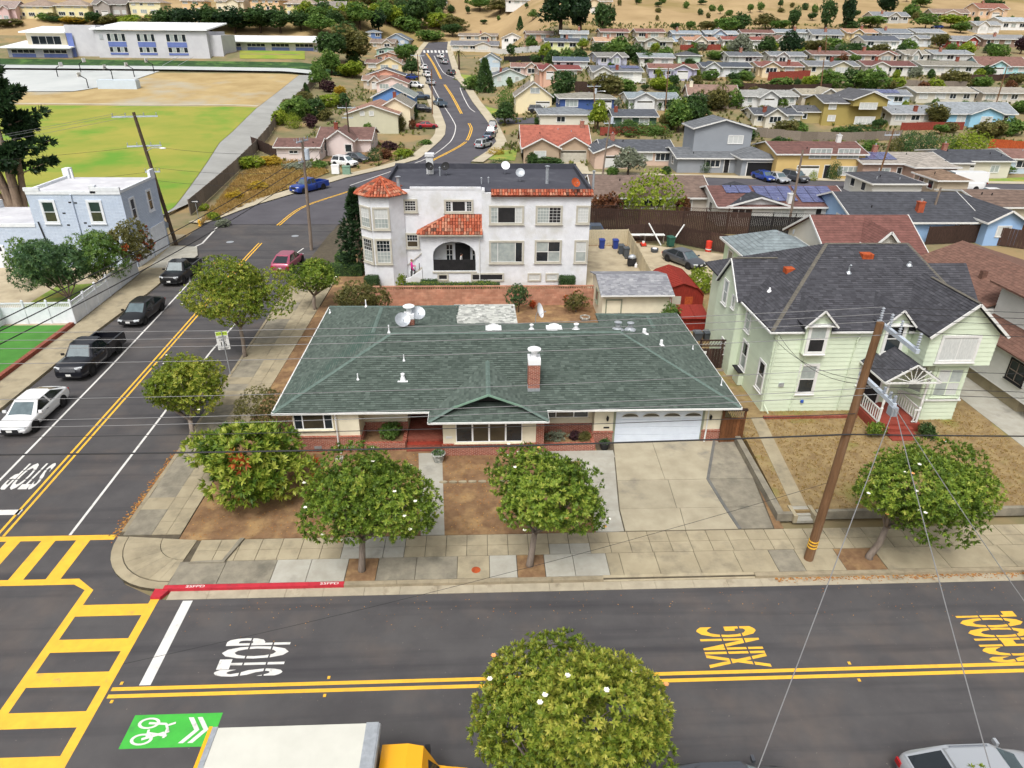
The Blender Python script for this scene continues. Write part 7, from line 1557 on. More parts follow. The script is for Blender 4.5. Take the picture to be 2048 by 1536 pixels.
def opening(par,w_,kind,u0,u1,v0,v1):
    if kind=='g' or kind=='G':
        b=MB(); w_.box(b,u0,u1,0,v1,.0,.05); d=b.build('garage_door','trimwhite' if kind=='g' else 'putty',par)
        for k in range(3): q=MB(); w_.box(q,u0+.06,u1-.06,.08+k*.5,.52+k*.5,.05,.07); q.build('door_panel','trimwhite' if kind=='g' else 'putty',d)
        q=MB(); w_.box(q,u0+.1,u1-.1,v1-.42,v1-.12,.05,.06); q.build('pane','glass_warm',d)
    elif kind=='o':
        b=MB(); w_.box(b,u0,u1,0,v1,.0,.03); d=b.build('open_garage','black',par); q=MB(); w_.box(q,u0-.15,u0,0,v1+.15,0,.08); w_.box(q,u1,u1+.15,0,v1+.15,0,.08); w_.box(q,u0,u1,v1,v1+.15,0,.08); q.build('garage_frame','trimwhite',d)
    elif kind=='d':
        b=MB(); w_.box(b,u0,u1,0,v1,.0,.05); d=b.build('door','dark',par); q=MB(); w_.box(q,u0-.1,u0,0,v1+.1,0,.07); w_.box(q,u1,u1+.1,0,v1+.1,0,.07); w_.box(q,u0,u1,v1,v1+.1,0,.07); q.build('door_frame','trimwhite',d)
    else:
        n=max(1,round((u1-u0)/.9)); win(par,w_,u0,u1,v0,v1,cols=n,trim=.1,glass='glass' if kind=='w' else 'glass_pale' if kind=='c' else 'curtain',t=.05,sill=False)
def autoops(W_,h,rs):
    """typical openings across a facade of width W_ and wall height h"""
    ops=[]; st=[(0.,2.7)] if h<4 else [(0,2.6),(2.75,h)]
    for b0,t in st:
        u=.6+rs.rand()*.5
        while u<W_-1.2:
            w_=rs.choice([1.1,1.5,1.9,2.4]); w_=min(w_,W_-u-.5)
            if w_<.8: break
            vt=min(b0+2.15,h-.3); ops.append((rs.choice(['w','w','c','k']),u,u+w_,b0+.95,vt)); u+=w_+rs.uniform(.9,2.2)
    return ops
def bh(short,row,x0,x1,yb,ye,yr,kind,wall,roof,depth=9,ops=None,blocks=(),chim=None,solar=None,rz=0,cat='house',chm='brick',deck=None,world=None,maxh=6.2,label=None,seed=None):
    px=(x0+x1)/2; p=at(px,yb) if world is None else Vector(world); s=(p-Vector((0,0,CH))).dot(Vector(fwd))/F; rj=random.Random(int(x0*11+yb)); sm=ops is None and world is None; wd_=(x1-x0)*s*(rj.uniform(.84,.97) if sm else 1); depth*=rj.uniform(.85,1.1) if sm else 1; rz+=rj.uniform(-7,7) if sm else 0
    h=max(2.3,min(maxh,atY(px,ye,p.y).z-p.z))
    rp=atY(px,yr,p.y+(depth/2 if kind!='gy' else 0)).z-p.z-h; rise=max(.9,min(3.0,rp)); lab=label or short+', '+row
    t=thing('house' if cat=='house' else cat.replace(' ','_'),lab,cat,tuple(p),R(rz),'hillside houses' if cat=='house' else None)
    rs=np.random.RandomState(seed if seed is not None else int(x0*7+yb*13)); wm,rm=cmat(wall,'wall'),cmat(roof,'roof'); hw=wd_/2
    b=MB(); b.box(-hw,hw,0,depth,-2.5,h); b.build('wall',wm,t); ro,sl=roofblock(t,-hw,hw,0,depth,h,rise,kind,rm,wm)
    w_=W((-hw,0,0),(1,0,0))
    if ops is None: O=autoops(wd_,h,rs)
    else: O=[(k,u0*wd_,u1*wd_,(v0 if v0<0 else v0),v1) for k,u0,u1,v0,v1 in ops]
    for o in O: opening(t,w_,*o)
    if kind!='gy' or True:
        ws_=W((hw,0,0),(0,1,0)) if px<1000 else W((-hw,depth,0),(0,-1,0))
        for q in range(2): opening(t,ws_,'w',depth*(.22+.4*q),depth*(.22+.4*q)+1.2,.95,2.1)
    if not blocks and ops is None and rs.rand()<.6 and kind=='gx':
        bx=rs.uniform(0,.58); bw_=rs.uniform(.3,.42); blocks=[(bx,bx+bw_,-rs.uniform(.8,2.2),depth*.5,min(h,2.6 if h<4 else h-.2),rs.uniform(.9,1.4),'gy',[(rs.choice(['w','c','g','k']),.2,.8,.8,2.0)])]
    for (bx0,bx1,by0,by1,bh_,br_,bk,bo) in blocks:
        X0_,X1_=-hw+bx0*wd_,-hw+bx1*wd_; b=MB(); b.box(X0_,X1_,by0,by1,-2.5 if bh_<h+.5 else h-.5,bh_); b.build('wing_wall',wm,t); roofblock(t,X0_,X1_,by0,by1,bh_,br_,bk,rm,wm,name='wing_roof')
        w2_=W((X0_,by0,0),(1,0,0))
        for k,u0,u1,v0,v1 in bo: opening(t,w2_,k,u0*(X1_-X0_),u1*(X1_-X0_),v0,v1)
    for c in (chim if chim is not None else ([(rs.uniform(.2,.8),rs.uniform(.5,.9))] if rs.rand()<.45 else [])):
        x,y,z=sl(*c); b=MB(); b.box(x-.35,x+.35,y-.3,y+.3,z-.6,z+1.0); b.box(x-.4,x+.4,y-.35,y+.35,z+1.0,z+1.12); q=b.build('chimney',chm,ro); b=MB(); b.cyl(x,y,z+1.1,z+1.4,.12,n=8); b.build('flue','galv',q)
    for q in range(rs.randint(1,4)):
        x,y,z=sl(rs.uniform(.1,.9),rs.uniform(.3,.9)); b=MB(); b.cyl(x,y,z-.1,z+.3,.07,n=6); b.build('roof_vent','galv' if rs.rand()<.5 else 'black',ro)
    if solar:
        for (u0,u1,v0,v1,nx_,ny_) in solar:
            for i in range(nx_):
                for j in range(ny_):
                    ua,ub=u0+(u1-u0)*i/nx_,u0+(u1-u0)*(i+.95)/nx_; va,vb=v0+(v1-v0)*j/ny_,v0+(v1-v0)*(j+.95)/ny_; P=[Vector(sl(ua,va)),Vector(sl(ub,va)),Vector(sl(ub,vb)),Vector(sl(ua,vb))]
                    b=MB(); b.ext([p_+V3(0,0,.08) for p_ in P],(0,0,.05)); b.build('solar_panel','solar',ro)
    if deck: b=MB(); b.box(-hw+deck[0]*wd_,-hw+deck[1]*wd_,-2.2,0,-.1,.0); d_=b.build('deck',deck[2],t); b=MB(); b.bar((-hw+deck[0]*wd_,-2.2,.9),(-hw+deck[1]*wd_,-2.2,.9),.06,.08); [b.box(-hw+wd_*(deck[0]+(deck[1]-deck[0])*k/16)-.04,-hw+wd_*(deck[0]+(deck[1]-deck[0])*k/16)+.04,-2.22,-2.17,-2.0 if k%4==0 else 0,.9) for k in range(17)]; b.build('deck_railing',deck[2],d_)
    HOUSES.append((px,(yb+ye)/2,short,t)); return t
r1_='first row behind the tall fence'
bh('grey-walled house with long brown roof',r1_,1188,1415,432,398,352,'gx','#b9b0a4','#7b6355',10,[('c',.72,.85,.1,2.2),('w',.1,.3,.9,2.1),('w',.4,.6,.9,2.1)],chim=[])
bh('white house with brown roof and many solar panels',r1_,1432,1692,452,413,373,'gx','#dddcd8','#744a42',10,[('k',.42,.66,.8,2.0),('d',.75,.79,0,2.1),('w',.1,.25,.9,2.0)],chim=[(.55,.2)],chm='trimwhite',solar=[(.12,.32,.62,.98,2,1),(.34,.62,.25,.95,3,2),(.64,.92,.2,.95,3,2)])
bh('small white garage with dark gable roof',r1_,1450,1572,450,434,395,'gy','#d8d8d6','#3b3d45',9,[('w',.3,.6,.7,1.6)],chim=[])
bh('bright blue house with broad charcoal roof and orange chimney',r1_,1700,1950,485,453,385,'gx','#8db2dc','#484a52',12,[('w',.15,.25,1,2.),('w',.84,.93,.5,2.2)],blocks=[(1.0,1.28,-1.5,8,2.7,1.1,'gy',[('k',.3,.66,1.0,2.1)])],chim=[(.56,.35)],chm='terra2')
bh('beige house with brown gable roof',r1_,1962,2085,452,437,397,'gx','#c0b59c','#775e4f',10,[('k',.2,.4,.9,2.0)],chim=[])
bh('garage with dark pyramid roof',r1_,1738,1838,402,387,364,'hip','#c8c8c4','#4a4b52',8,[],chim=[])
bh('brown-roofed shed before the white van',r1_,1868,1930,395,388,375,'hip','#b8a890','#86694f',6,[],chim=[])
bh('cream cottage with brown roof and large gabled dormer','behind the dark-roofed green house',1662,1850,530,512,432,'gx','#dad5c8','#7d4a40',9.6,[],world=(36.4,60.4,.1),blocks=[(.42,.66,-.25,5,3.9,1.1,'gy',[('c',.15,.85,2.55,3.85)])],chim=[],maxh=2.75)
bh('pale green garage with blue-grey hip roof','left of the brown dormer cottage',1480,1625,530,512,462,'hip','#c3d9b3','#7c8a8e',6.5,[],world=(27.4,59.6,.1),chim=[],maxh=2.7)
r2_='row facing the cross street'
bh('tan house with orange tile roof',r2_,1046,1178,323,297,247,'gx','#b39a7e','#b0563a',12,[],blocks=[(0,.52,-2.2,6,2.6,1.5,'gy',[('k',.3,.62,.9,2.0)]),(.5,1.0,-1.4,6,2.6,1.6,'gy',[('G',.1,.88,0,2.1)])],chim=[(.9,.9)])
bh('peach house with dark grey roof',r2_,1205,1345,331,303,280,'gx','#d2b49f','#565a62',10,[('k',.5,.7,.9,2.),('w',.75,.95,.8,2.)],blocks=[(-.15,.35,-2.5,5,2.5,1.2,'gy',[('g',.25,.75,0,2.)])],chim=[(.2,.9)])
bh('grey two-storey house with white-trimmed roofs',r2_,1352,1540,346,320,296,'gx','#8d939a','#6b6f74',10,[('w',.3,.45,.9,2),('d',.5,.55,0,2.1)],blocks=[(.2,.82,3,9.5,6.6,1.3,'gy',[('k',.6,.85,4.2,5.4)]),(.62,1.0,-3,5,2.6,1.2,'hip',[('o',.15,.85,0,2.1)])],chim=[])
bh('yellow two-storey house with brown roof',r2_,1546,1722,358,308,284,'gx','#cfae62','#774c43',10,[('c',.36,.6,3.2,4.6),('c',.68,.92,3.2,4.6),('g',.24,.5,0,2.1),('c',.72,.95,.6,1.9),('d',.56,.62,0,2.1)],chim=[(.8,.95)],chm='trimwhite')
bh('brick-fronted house with pale brown roof and open garage',r2_,1718,1885,363,327,306,'gx','#b0917f','#a0968a',10,[('c',.2,.33,.8,2.0),('d',.42,.47,0,2.1)],blocks=[(.5,1.0,-3,6,2.6,1.2,'hip',[('o',.42,.82,0,2.1)])],chim=[(.3,.95)],solar=[(.02,.45,.3,.95,4,1)])
bh('cream house with charcoal roof and white garage door',r2_,1902,2015,356,322,311,'gx','#d2ccb8','#4b4e56',11,[('g',.0,.35,0,2.1),('c',.65,.8,.9,2.0)],blocks=[(-.35,.12,-2,6,2.6,1.2,'hip',[])],chim=[(.1,.9)])
bh('pale blue house with brown roof at the right edge',r2_,2010,2110,348,318,308,'gx','#b4c6d2','#8a5f52',9,chim=[])
bh('pale house with grey hip roof',r2_,1080,1190,253,238,214,'hip','#d4cfbf','#7b8288',11,[('w',.3,.45,.9,2.)],chim=[])
r3_='second hillside row'
bh('cream two-storey house with green gable panel',r3_,1032,1103,222,192,165,'gy','#e8d8aa','#8c8275',11,[('g',.55,.95,0,2.1),('c',.4,.65,3.9,5.0)],chim=[(.5,.95)],chm='cream')
bh('low navy house with olive-brown roof',r3_,1120,1228,221,204,188,'hip','#3c5790','#8e897b',10,[('c',.1,.32,.7,2.0),('g',.62,.95,0,2.0)])
bh('white house with blue-grey shingle roof',r3_,1256,1356,221,206,186,'gx','#d9dad8','#88959c',10,[('g',.12,.45,0,2.1),('w',.7,.85,.8,2.)],blocks=[(.1,.5,-1,4,2.5,1.1,'gy',[('g',.1,.9,0,2.0)])])
bh('dark green house with slate roof and brick chimney',r3_,1226,1312,256,238,219,'gx','#43604c','#545962',9,[('c',.2,.42,.8,1.9),('c',.6,.82,.8,1.9)],chim=[(.12,.6)],chm='redbrick')
bh('stone-beige two-storey house with brown roof',r3_,1372,1475,215,190,170,'gx','#c2ae9b','#92705f',9,chim=[(.1,.8)],chm='cream')
bh('white house with pale grey roof',r3_,1480,1594,214,203,184,'gx','#d7d7d3','#9a9a95',10)
bh('cream house with dark roof and brick chimney',r3_,1503,1602,252,234,216,'gx','#d4cebd','#555961',9,chim=[(.25,.35)],chm='redbrick')
bh('olive two-storey house with grey roof',r3_,1640,1758,251,206,190,'gx','#a29044','#5b5c61',10,[('k',.08,.2,3.3,4.6),('k',.1,.22,.9,2.0)],blocks=[(.42,1.0,-1.6,9,5.4,1.5,'gy',[('k',.2,.7,3.5,4.7),('k',.15,.72,.5,1.9)])],chim=[])
bh('small olive garage with dark gable roof',r3_,1592,1645,246,230,217,'gx','#a8975a','#5a5b60',7,[('w',.2,.35,.9,1.9)],chim=[])
bh('beige house with tan roof behind the olive house',r3_,1596,1705,212,201,185,'gx','#c9bfa9','#a2987f',9)
bh('pale blue house with grey solar roof',r3_,1712,1818,212,196,182,'gx','#c4d4e2','#81868c',9,solar=[(.4,.8,.3,.9,4,1)])
bh('grey house with brick chimneys and pale roof',r3_,1768,1880,251,229,211,'gx','#c8c5bb','#8b9095',9,chim=[(.55,.3)],chm='redbrick')
bh('sky-blue house with grey multi-gable roof',r3_,1888,2026,251,227,205,'gx','#8ac3de','#8d959b',9,[('k',.15,.27,.6,2.0),('w',.52,.68,.7,1.9),('d',.84,.9,0,2.0)],blocks=[(.3,.75,-1.2,5,2.5,1.2,'gy',[('k',.35,.7,.8,1.9)])],chim=[])
bh('long beige house with grey-tan roof',r3_,1825,1950,206,194,180,'gx','#c9c3b2','#a79e8b',9); bh('beige house with tan gable roof at the right',r3_,1955,2060,207,193,178,'gx','#cfc6b6','#9d9484',9)
r4_='third hillside row'
for a in (('pink house with rosy roof',1018,1090,152,140,126,'gx','#d6b8a8','#96695a'),('pale blue two-storey gabled house',958,1003,150,119,107,'gy','#b5c8d6','#66717d'),('mint house with grey gable roof',985,1054,169,152,138,'gy','#c1d1ce','#6d737a'),('peach house with red-brown roof',1072,1168,159,146,137,'gx','#d8a98f','#873b37'),('white house with blue-grey roof',1104,1178,142,136,124,'gx','#d6dce0','#5a6979'),('lavender-grey two-storey house with grey roof',1190,1258,133,119,110,'gx','#b8bbcf','#827f79'),
  ('lavender house with brown roof and brick chimney',1292,1397,157,142,130,'gx','#b6b4d2','#8c5a4c'),('white house with grey-green roof',1275,1350,134,129,120,'gx','#d7d7cf','#8b9397'),('pale green tower house',1354,1400,130,113,104,'hip','#c2d8bc','#56585d'),('white house with slate blue roof',1398,1506,154,141,128,'gx','#d6d8da','#4e5662'),('cream house with red-brown roof',1510,1607,152,139,125,'gx','#e0cba2','#8c5145'),('sand house with grey gable roof',1610,1718,151,137,122,'gx','#d6ccab','#777a7f'),
  ('white house with brown roof and deck',1722,1832,151,137,122,'gx','#dad7d0','#794740'),('white house with brown-grey roof',1836,1960,151,137,122,'gx','#dcdbd2','#8a8474'),('turquoise house with rust-brown roof',1950,2056,151,132,114,'gx','#a4d9de','#885c4e')):
    bh(a[0],r4_,*a[1:],depth=10,chim=[(.7,.4)] if 'chimney' in a[0] or 'cream' in a[0] else None,chm='redbrick')
bh('white house with blue solar panels and white deck',r4_,1183,1285,163,146,132,'gx','#dedcd4','#6e7278',10,solar=[(.38,.56,.55,.95,3,1),(.6,.95,.5,.95,5,1)],chim=[(.5,.3)],chm='redbrick',deck=(.75,1.05,'trimwhite'))
r5_='fourth hillside row'
for a in (('dark grey roofed house',1450,1526,131,126,115,'#c9cbc9','#666a70'),('grey roofed house with chimney',1534,1612,130,125,114,'#cfd0cc','#7f848a'),('brown roofed house',1614,1702,128,123,112,'#d0c4ae','#82594c'),('rust roofed house',1704,1800,128,123,112,'#cfc0a8','#8a5648'),('pale roofed house',1802,1856,127,122,112,'#d5d2c6','#9a9282'),('ash grey roofed house',1858,1945,126,121,110,'#cfd2d2','#8b9196')):
    bh(a[0],r5_,*a[1:6],'gx',*a[6:],depth=8)
r6_='fifth hillside row'
for a in (('white gabled house with arched window',1000,1048,89,78,66,'gy','#e2e2e2','#54575e'),('grey house under the white gable',900,998,103,92,82,'gx','#cfc9bd','#77777c'),('yellow house with navy roof',1086,1165,101,92,80,'gx','#dddf9e','#525966'),('cream house with terracotta-tan roof',1188,1254,100,91,75,'gx','#e4dbc3','#c4966d'),('grey house with olive roof',1271,1350,99,90,77,'gx','#b4ad9f','#9c967e'),('cream house with orange-tan roof',1364,1438,98,90,79,'gx','#dfd5c1','#bb8562'),('white house with red roof',1440,1530,97,86,76,'gx','#dedbd4','#964839'),('beige house with brown gable roof',1524,1582,96,86,72,'gx','#cfc2ad','#8b6351'),('white house with slate roof and long balcony',1720,1802,98,86,72,'gx','#dfddd6','#5a616e'),('pale blue-white house with grey roof',1792,1863,93,86,75,'gx','#d9e0e6','#858a90'),('red-walled house with grey roof and deck',1892,1952,97,87,72,'gx','#b5493d','#888b90'),('brown house with long grey roof',1956,2060,94,84,70,'gx','#8d7464','#8c8d8e')):
    bh(a[0],r6_,*a[1:],depth=9,deck=(0,1,'redpaint') if 'deck' in a[0] else ((0,1,'trimwhite') if 'balcony' in a[0] else None))
r7_='top hillside row'
for a in (('tan house with brown roof',914,998,84,78,70,'#cdbfa6','#8c7a68'),('peach house with brown roof',1050,1113,83,78,67,'#dba98c','#88705f'),('blue-grey house with pale roof',1117,1178,84,78,67,'#a8b9c5','#999fa1'),('brown house with rust roof',1197,1260,80,75,65,'#b59a88','#89574b'),('tan house with rust roof',1267,1332,80,75,65,'#c9b7a0','#8a5a4d'),('blue house with grey roof and small gable',1340,1404,84,72,63,'#a7bddb','#8c98a3'),('light blue house with pale grey roof',1408,1475,84,73,62,'#a8c5de','#98a1a8'),('white house with brown roof',1481,1546,82,71,60,'#ddd9d2','#7d5044'),('grey house with slate roof',1548,1617,81,71,59,'#c2c6c6','#8a959d'),('white gabled house with grey roof',1620,1686,85,71,59,'#d6d8d6','#777d85'),('tan yellow house with orange roof',1688,1755,81,70,58,'#dac28d','#b38059'),('pale grey house with slate gables',1758,1823,82,70,58,'#cdcdc6','#7b838b'),('grey-white house with pale gables',1826,1890,81,70,58,'#d2d0c8','#8f9499')):
    bh(a[0],r7_,*a[1:6],'gx',*a[6:],depth=8,maxh=5)
r8_='on the far ridge at the upper right'
for a in (('grey bungalow',1740,1820,46,36,24,'#b9b9b4','#83868a'),('beige bungalow with brown roof',1862,1936,39,30,18,'#cbbba0','#8f7563'),('large peach villa with tiled roof',1946,2020,36,17,7,'#d9b896','#9a5c46'),('white two-storey house with grey roof',1948,1998,66,50,43,'#d9dad8','#94989a'),('white house with blue-grey roof',1994,2060,60,43,35,'#dfe1e1','#aab2b8')):
    bh(a[0],r8_,*a[1:6],'gx',*a[6:],depth=9)
r9_='left of the far street'
bh('pink garage with brown roof',r9_,556,640,322,307,282,'gx','#d9cbc6','#795249',7,[('w',.3,.5,1.2,1.7)],chim=[])
bh('pink house with brown roofs and white gable',r9_,640,742,305,285,255,'gx','#dcccc7','#7d574d',10,[('d',.2,.27,0,2.)],blocks=[(.22,.72,-3.5,4,2.7,1.6,'gy',[('w',.7,.95,.6,1.9)])],chim=[(.3,.85)],chm='redbrick')
bh('sage house with brown gable roof and solar panels',r9_,697,797,267,228,211,'gy','#c1bea2','#a2725a',14,[('k',.27,.35,3.6,4.4),('k',.45,.53,3.6,4.4)],chim=[],maxh=5.6)
bh('cream two-storey gabled house',r9_,764,822,258,214,197,'gy','#e4d5b0','#8f8878',12,[],maxh=6,chim=[(.3,.9)],chm='redbrick')
bh('bright blue two-storey house with grey roof',r9_,748,827,229,194,174,'gy','#5d8dcc','#8b948e',12,[('w',.7,.85,3.6,4.6)],maxh=5.8,chim=[])
for a in (('pale pink gabled house',752,818,185,166,154,'gy','#e6cbc2','#8c5246'),('peach house with dark gable roof',728,816,168,152,138,'gy','#e1a082','#545861'),('tan-roofed low house',722,800,178,172,165,'gx','#cdbba6','#9a7762'),('yellow gabled house',752,808,144,128,115,'gy','#e3cd99','#95806a'),('sand-roofed house',729,806,142,133,123,'gx','#d6c3a0','#8d6656'),('peach and teal house',750,805,127,116,104,'gy','#d9a184','#9a7b62'),('teal house with grey gable',750,802,113,104,94,'gy','#8fb5a8','#8c8471'),('slate blue gabled house',768,819,92,80,67,'gy','#8fa5bd','#6e7781'),('royal blue house with hip roof',730,765,78,71,61,'hip','#5f80b5','#7d8790'),('brown-roofed house with red brick end',741,790,99,91,78,'gx','#c4b5a0','#8a7667')):
    bh(a[0],r9_,*a[1:],depth=11)
r0_='on the ridge above the school'
for i,a in enumerate((('pale pink two-storey house',-8,38,44,16,2,'#dcb9b6','#a08a80'),('buttery yellow two-storey house',40,112,38,13,0,'#e3d39a','#9c8470'),('light yellow two-storey house with balcony',114,182,37,12,-2,'#e8dba0','#a38d78'),('grey two-storey house',188,258,33,8,-6,'#a59c94','#7f756e'),('pale yellow house with white balcony',262,326,32,5,-8,'#ebdfae','#a08b78'),('peach house behind the pines',366,412,28,2,-8,'#e2bd86','#a88b70'),('cream house with porch columns',432,492,26,2,-9,'#e5d9ba','#a38c78'),('peach gabled house right of the pines',497,566,25,0,-10,'#e0bb8c','#a98c74'),('buff yellow two-storey house',570,634,34,8,-6,'#e3d190','#a58f7a'),('grey-white arched house',638,694,36,14,3,'#cbc4bd','#8f857e'))):
    bh(a[0],r0_,*a[1:6],'hip' if i%3 else 'gx',*a[6:],depth=11)
for a in (('brown house among trees',762,830,14,4,-3,'#a5806c','#8a5f50'),('white hilltop house',830,900,8,-4,-10,'#d8d8d4','#8f8f90'),('white hillside house cluster',1010,1075,12,2,-6,'#dcdcda','#9a9c9e'),('tan hillside block',1168,1225,26,2,-8,'#dccaa6','#a38f75')): bh(a[0],'at the top centre of the hill',*a[1:6],'gx',*a[6:],depth=8)
# ================================================================ field, courts, school
mat('fieldgrass','#7f8a35','#95913f',s=.1,rough=.97,bump=.6,bs=4,c3='#5f8a2a',s3=.07,t3=(.5,.68)); mat('dryfield','#ad986c','#9a845a',s=.15,rough=.97,bump=.6,bs=3,c3='#a19a88',s3=.04,t3=(.5,.62)); mat('court','#b7bab8','#aaaead',s=.1,rough=.9); mat('pathgrey','#9a9a96','#8d8d89',s=.2,rough=.92,bump=.2); mat('ivy','#33502a','#284222',s=.5,rough=.95,bump=1.,bs=2,c3='#4f6e35',s3=.2,t3=(.5,.65)); mat('pavefar','#b5ab95','#a69c86',s=.3,rough=.92); mat('goldgrass','#a3874f','#8b7343',s=.4,rough=.97,bump=1.,bs=6,c3='#93913f',s3=.15,t3=(.55,.7))
PL_=[(320,440),(350,420),(440,290),(515,218),(560,184),(598,153)]; PR_=[(375,415),(400,398),(470,335),(560,230),(600,193),(638,153)]
pl=pxs(PL_); pr_=pxs(PR_)
def leftof(P,x=-240): return [(x,p[1]) for p in P]
struct(drape('playing_field',leftof(pl[:4]),[(p[0]-.1,p[1]) for p in pl[:4]],.3,'fieldgrass',60,k=50)); struct(drape('dry_field',leftof([pl[3],pl[4],pl[5]]),[(p[0]-.1,p[1]) for p in pl[3:]],.3,'dryfield',40,k=50))
struct(drape('park_path',pl,pr_,.32,'pathgrey',90,k=4)); a=at(0,217); q=at(515,217); struct(drape('field_edge_path',[(-240,q.y+1.5),(-70,q.y+1.5),(q.x,q.y+1.5)],[(-240,q.y),(-70,q.y),(q.x,q.y)],.36,'pavefar',60,k=2))
c1=[at(-60,187),at(150,187),at(250,170),at(320,146)]; struct(drape('ball_court',leftof(c1),c1,.45,'court',24,k=40)); c2=at(330,143); c3=at(632,152); struct(drape('court_walk',[(-240,c2.y+6),(c2.x,c2.y+6),(c3.x,c2.y+4)],[(-240,c2.y),(c2.x,c2.y),(c3.x,c2.y-2)],.6,'court',40,k=2))
b0=at(90,139); b1=at(640,141); struct(drape('ivy_bank',[(-240,b0.y+16),(-40,b0.y+14)],[(-240,b0.y+1),(-40,b0.y)],.4,'ivy',60,k=10))
st=thing('bank_stairs','pale concrete stairs with railings climbing the ivy bank to the school','stairs',tuple(at(342,140))); s0=at(342,140)
for k in range(14): b=MB(); b.box(-2.2,2.2,k*1.0,k*1.0+1.0,-1,tz(s0.x,s0.y+k)-s0.z+.4); b.build('tread','pavefar',st)
for s in (-2.3,2.3): b=MB(); b.tube([(s,0,1.2),(s,14,tz(s0.x,s0.y+14)-s0.z+1.4)],.06,6); b.build('handrail','galv',st)
HOOPG='basketball hoops on the school court'
for i,(px,py) in enumerate(((178,180),(227,163),(270,158),(309,148),(163,148),(117,157))):
    p=at(px,py); t=thing('basketball_hoop',('nearest','second nearest','third from right','rightmost','upper middle','leftmost')[i]+' basketball hoop on the pale court','basketball hoop',tuple(p),0,HOOPG); d=-1 if i<4 else 1
    b=MB(); b.tube([(0,0,0),(0,0,2.6),(d*1.6,0,3.6)],.12,6); b.build('pole','black',t); b=MB(); b.box(d*1.6-.06,d*1.6+.06,-.9,.9,3.1,4.2); b.build('backboard','trimwhite',t); b=MB(); b.lathe(d*2.0,0,[(.23,3.2),(.23,3.24)],10); b.build('rim','rust',t)
p=at(236,181); tag(MB().box(p.x-5,p.x+5,p.y,p.y+2.4,p.z-.3,p.z+2.5).build('storage_container',cmat('#c2d2e0','wall')),'pale blue storage container on the dry field','container')
# school: main block with three window bays
SB=at(330,117); SY=SB.y; def_=(SB-Vector((0,0,CH))).dot(Vector(fwd))/F
sx_=lambda px:atY(px,100,SY).x
sz_=lambda py:atY(300,py,SY).z
S_=wthing('school_building','long white two-storey school with blue panels and white mono-pitch roof','building',(sx_(300),SY,SB.z)); zg=SB.z-2; mat('schoolwhite','#c7c7cb','#bababf',s=.3,rough=.8); mat('schoolblue','#6a7ab3','#5f6ea6',s=.5,rough=.7); mat('roofbright','#e6e8ea',rough=.5)
zt=sz_(62); b=MB(); b.box(sx_(196),sx_(418),SY,SY+18,zg,zt); b.build('wall','schoolwhite',S_); b=MB(); b.ext([(sx_(190),SY-.8,zt+.2),(sx_(422),SY-.8,zt+.2),(sx_(424),SY+19,zt+2.2),(sx_(200),SY+19,zt+2.2)],(0,0,.4)); b.build('roof','roofbright',S_)
b=MB(); b.box(sx_(136),sx_(198),SY+1,SY+18,zg,zt+1.5); b.build('wing_wall','schoolwhite',S_); b=MB(); b.box(sx_(418),sx_(442),SY+2,SY+16,zg,zt-1); b.build('wing_wall','schoolwhite',S_)
wS=W((0,SY,0),(1,0,0))
for px0,px1 in ((220,256),(279,314),(337,376)):
    u0,u1=sx_(px0),sx_(px1); z1_,z0_=sz_(68),sz_(110)
    for (f0,f1,m_,nm) in ((.0,.1,'schoolblue','spandrel'),(.38,.62,'schoolblue','spandrel')): b=MB(); wS.box(b,u0,u1,z0_+(z1_-z0_)*f0,z0_+(z1_-z0_)*f1,0,.12); b.build(nm,m_,S_)
    for f0,f1 in ((.12,.37),(.64,1.)): win(S_,wS,u0,u1,z0_+(z1_-z0_)*f0,z0_+(z1_-z0_)*f1,cols=5,trim=.08,glass=['glass','glass_pale'],t=.06,sill=False)
b=MB(); wS.box(b,sx_(138),sx_(150),zg,sz_(68),-.5,-.4); b.build('blue_panel','schoolblue',S_)
b=MB(); b.box(sx_(205),sx_(212),SY-.1,SY,sz_(80),sz_(70)); b.build('louvre','galv',S_)
for lab,x0,x1,yb,ye,yr,wc,bl in (('low white school wing with overhanging white roof right of the main school',442,634,101,86,73,'#bfc0c4',1),('cream upper school block left of the main school',62,140,108,66,53,'#ddd2b6',1),('flat-roofed blue and grey school annex at the left',20,146,118,97,88,'#b5b8c6',1)):
    p=at((x0+x1)/2,yb if yb<110 else 115); hh=max(2.6,atY((x0+x1)/2,ye,p.y).z-p.z); xa_,xb_=atY(x0,yb,p.y).x,atY(x1,yb,p.y).x; t=wthing('school_wing',lab,'building',tuple(p)); b=MB(); b.box(xa_,xb_,p.y,p.y+12,p.z-2,p.z+hh); b.build('wall',cmat(wc,'wall'),t); b=MB(); b.ext([(xa_-1,p.y-2,p.z+hh),(xb_+1,p.y-2,p.z+hh),(xb_+1,p.y+13,p.z+hh+1.6),(xa_-1,p.y+13,p.z+hh+1.6)],(0,0,.35)); b.build('roof','roofbright',t)
    w_=W((xa_,p.y,0),(1,0,0)); L=xb_-xa_; n=int(L/7)
    for k in range(n):
        u=L*(k+.12)/n; win(t,w_,u,u+L/n*.74,p.z+hh*.45,p.z+hh*.85,cols=4,trim=.08,sill=False,t=.06); b=MB(); w_.box(b,u,u+L/n*.74,p.z,p.z+hh*.4,0,.1); b.build('spandrel','schoolblue',t)
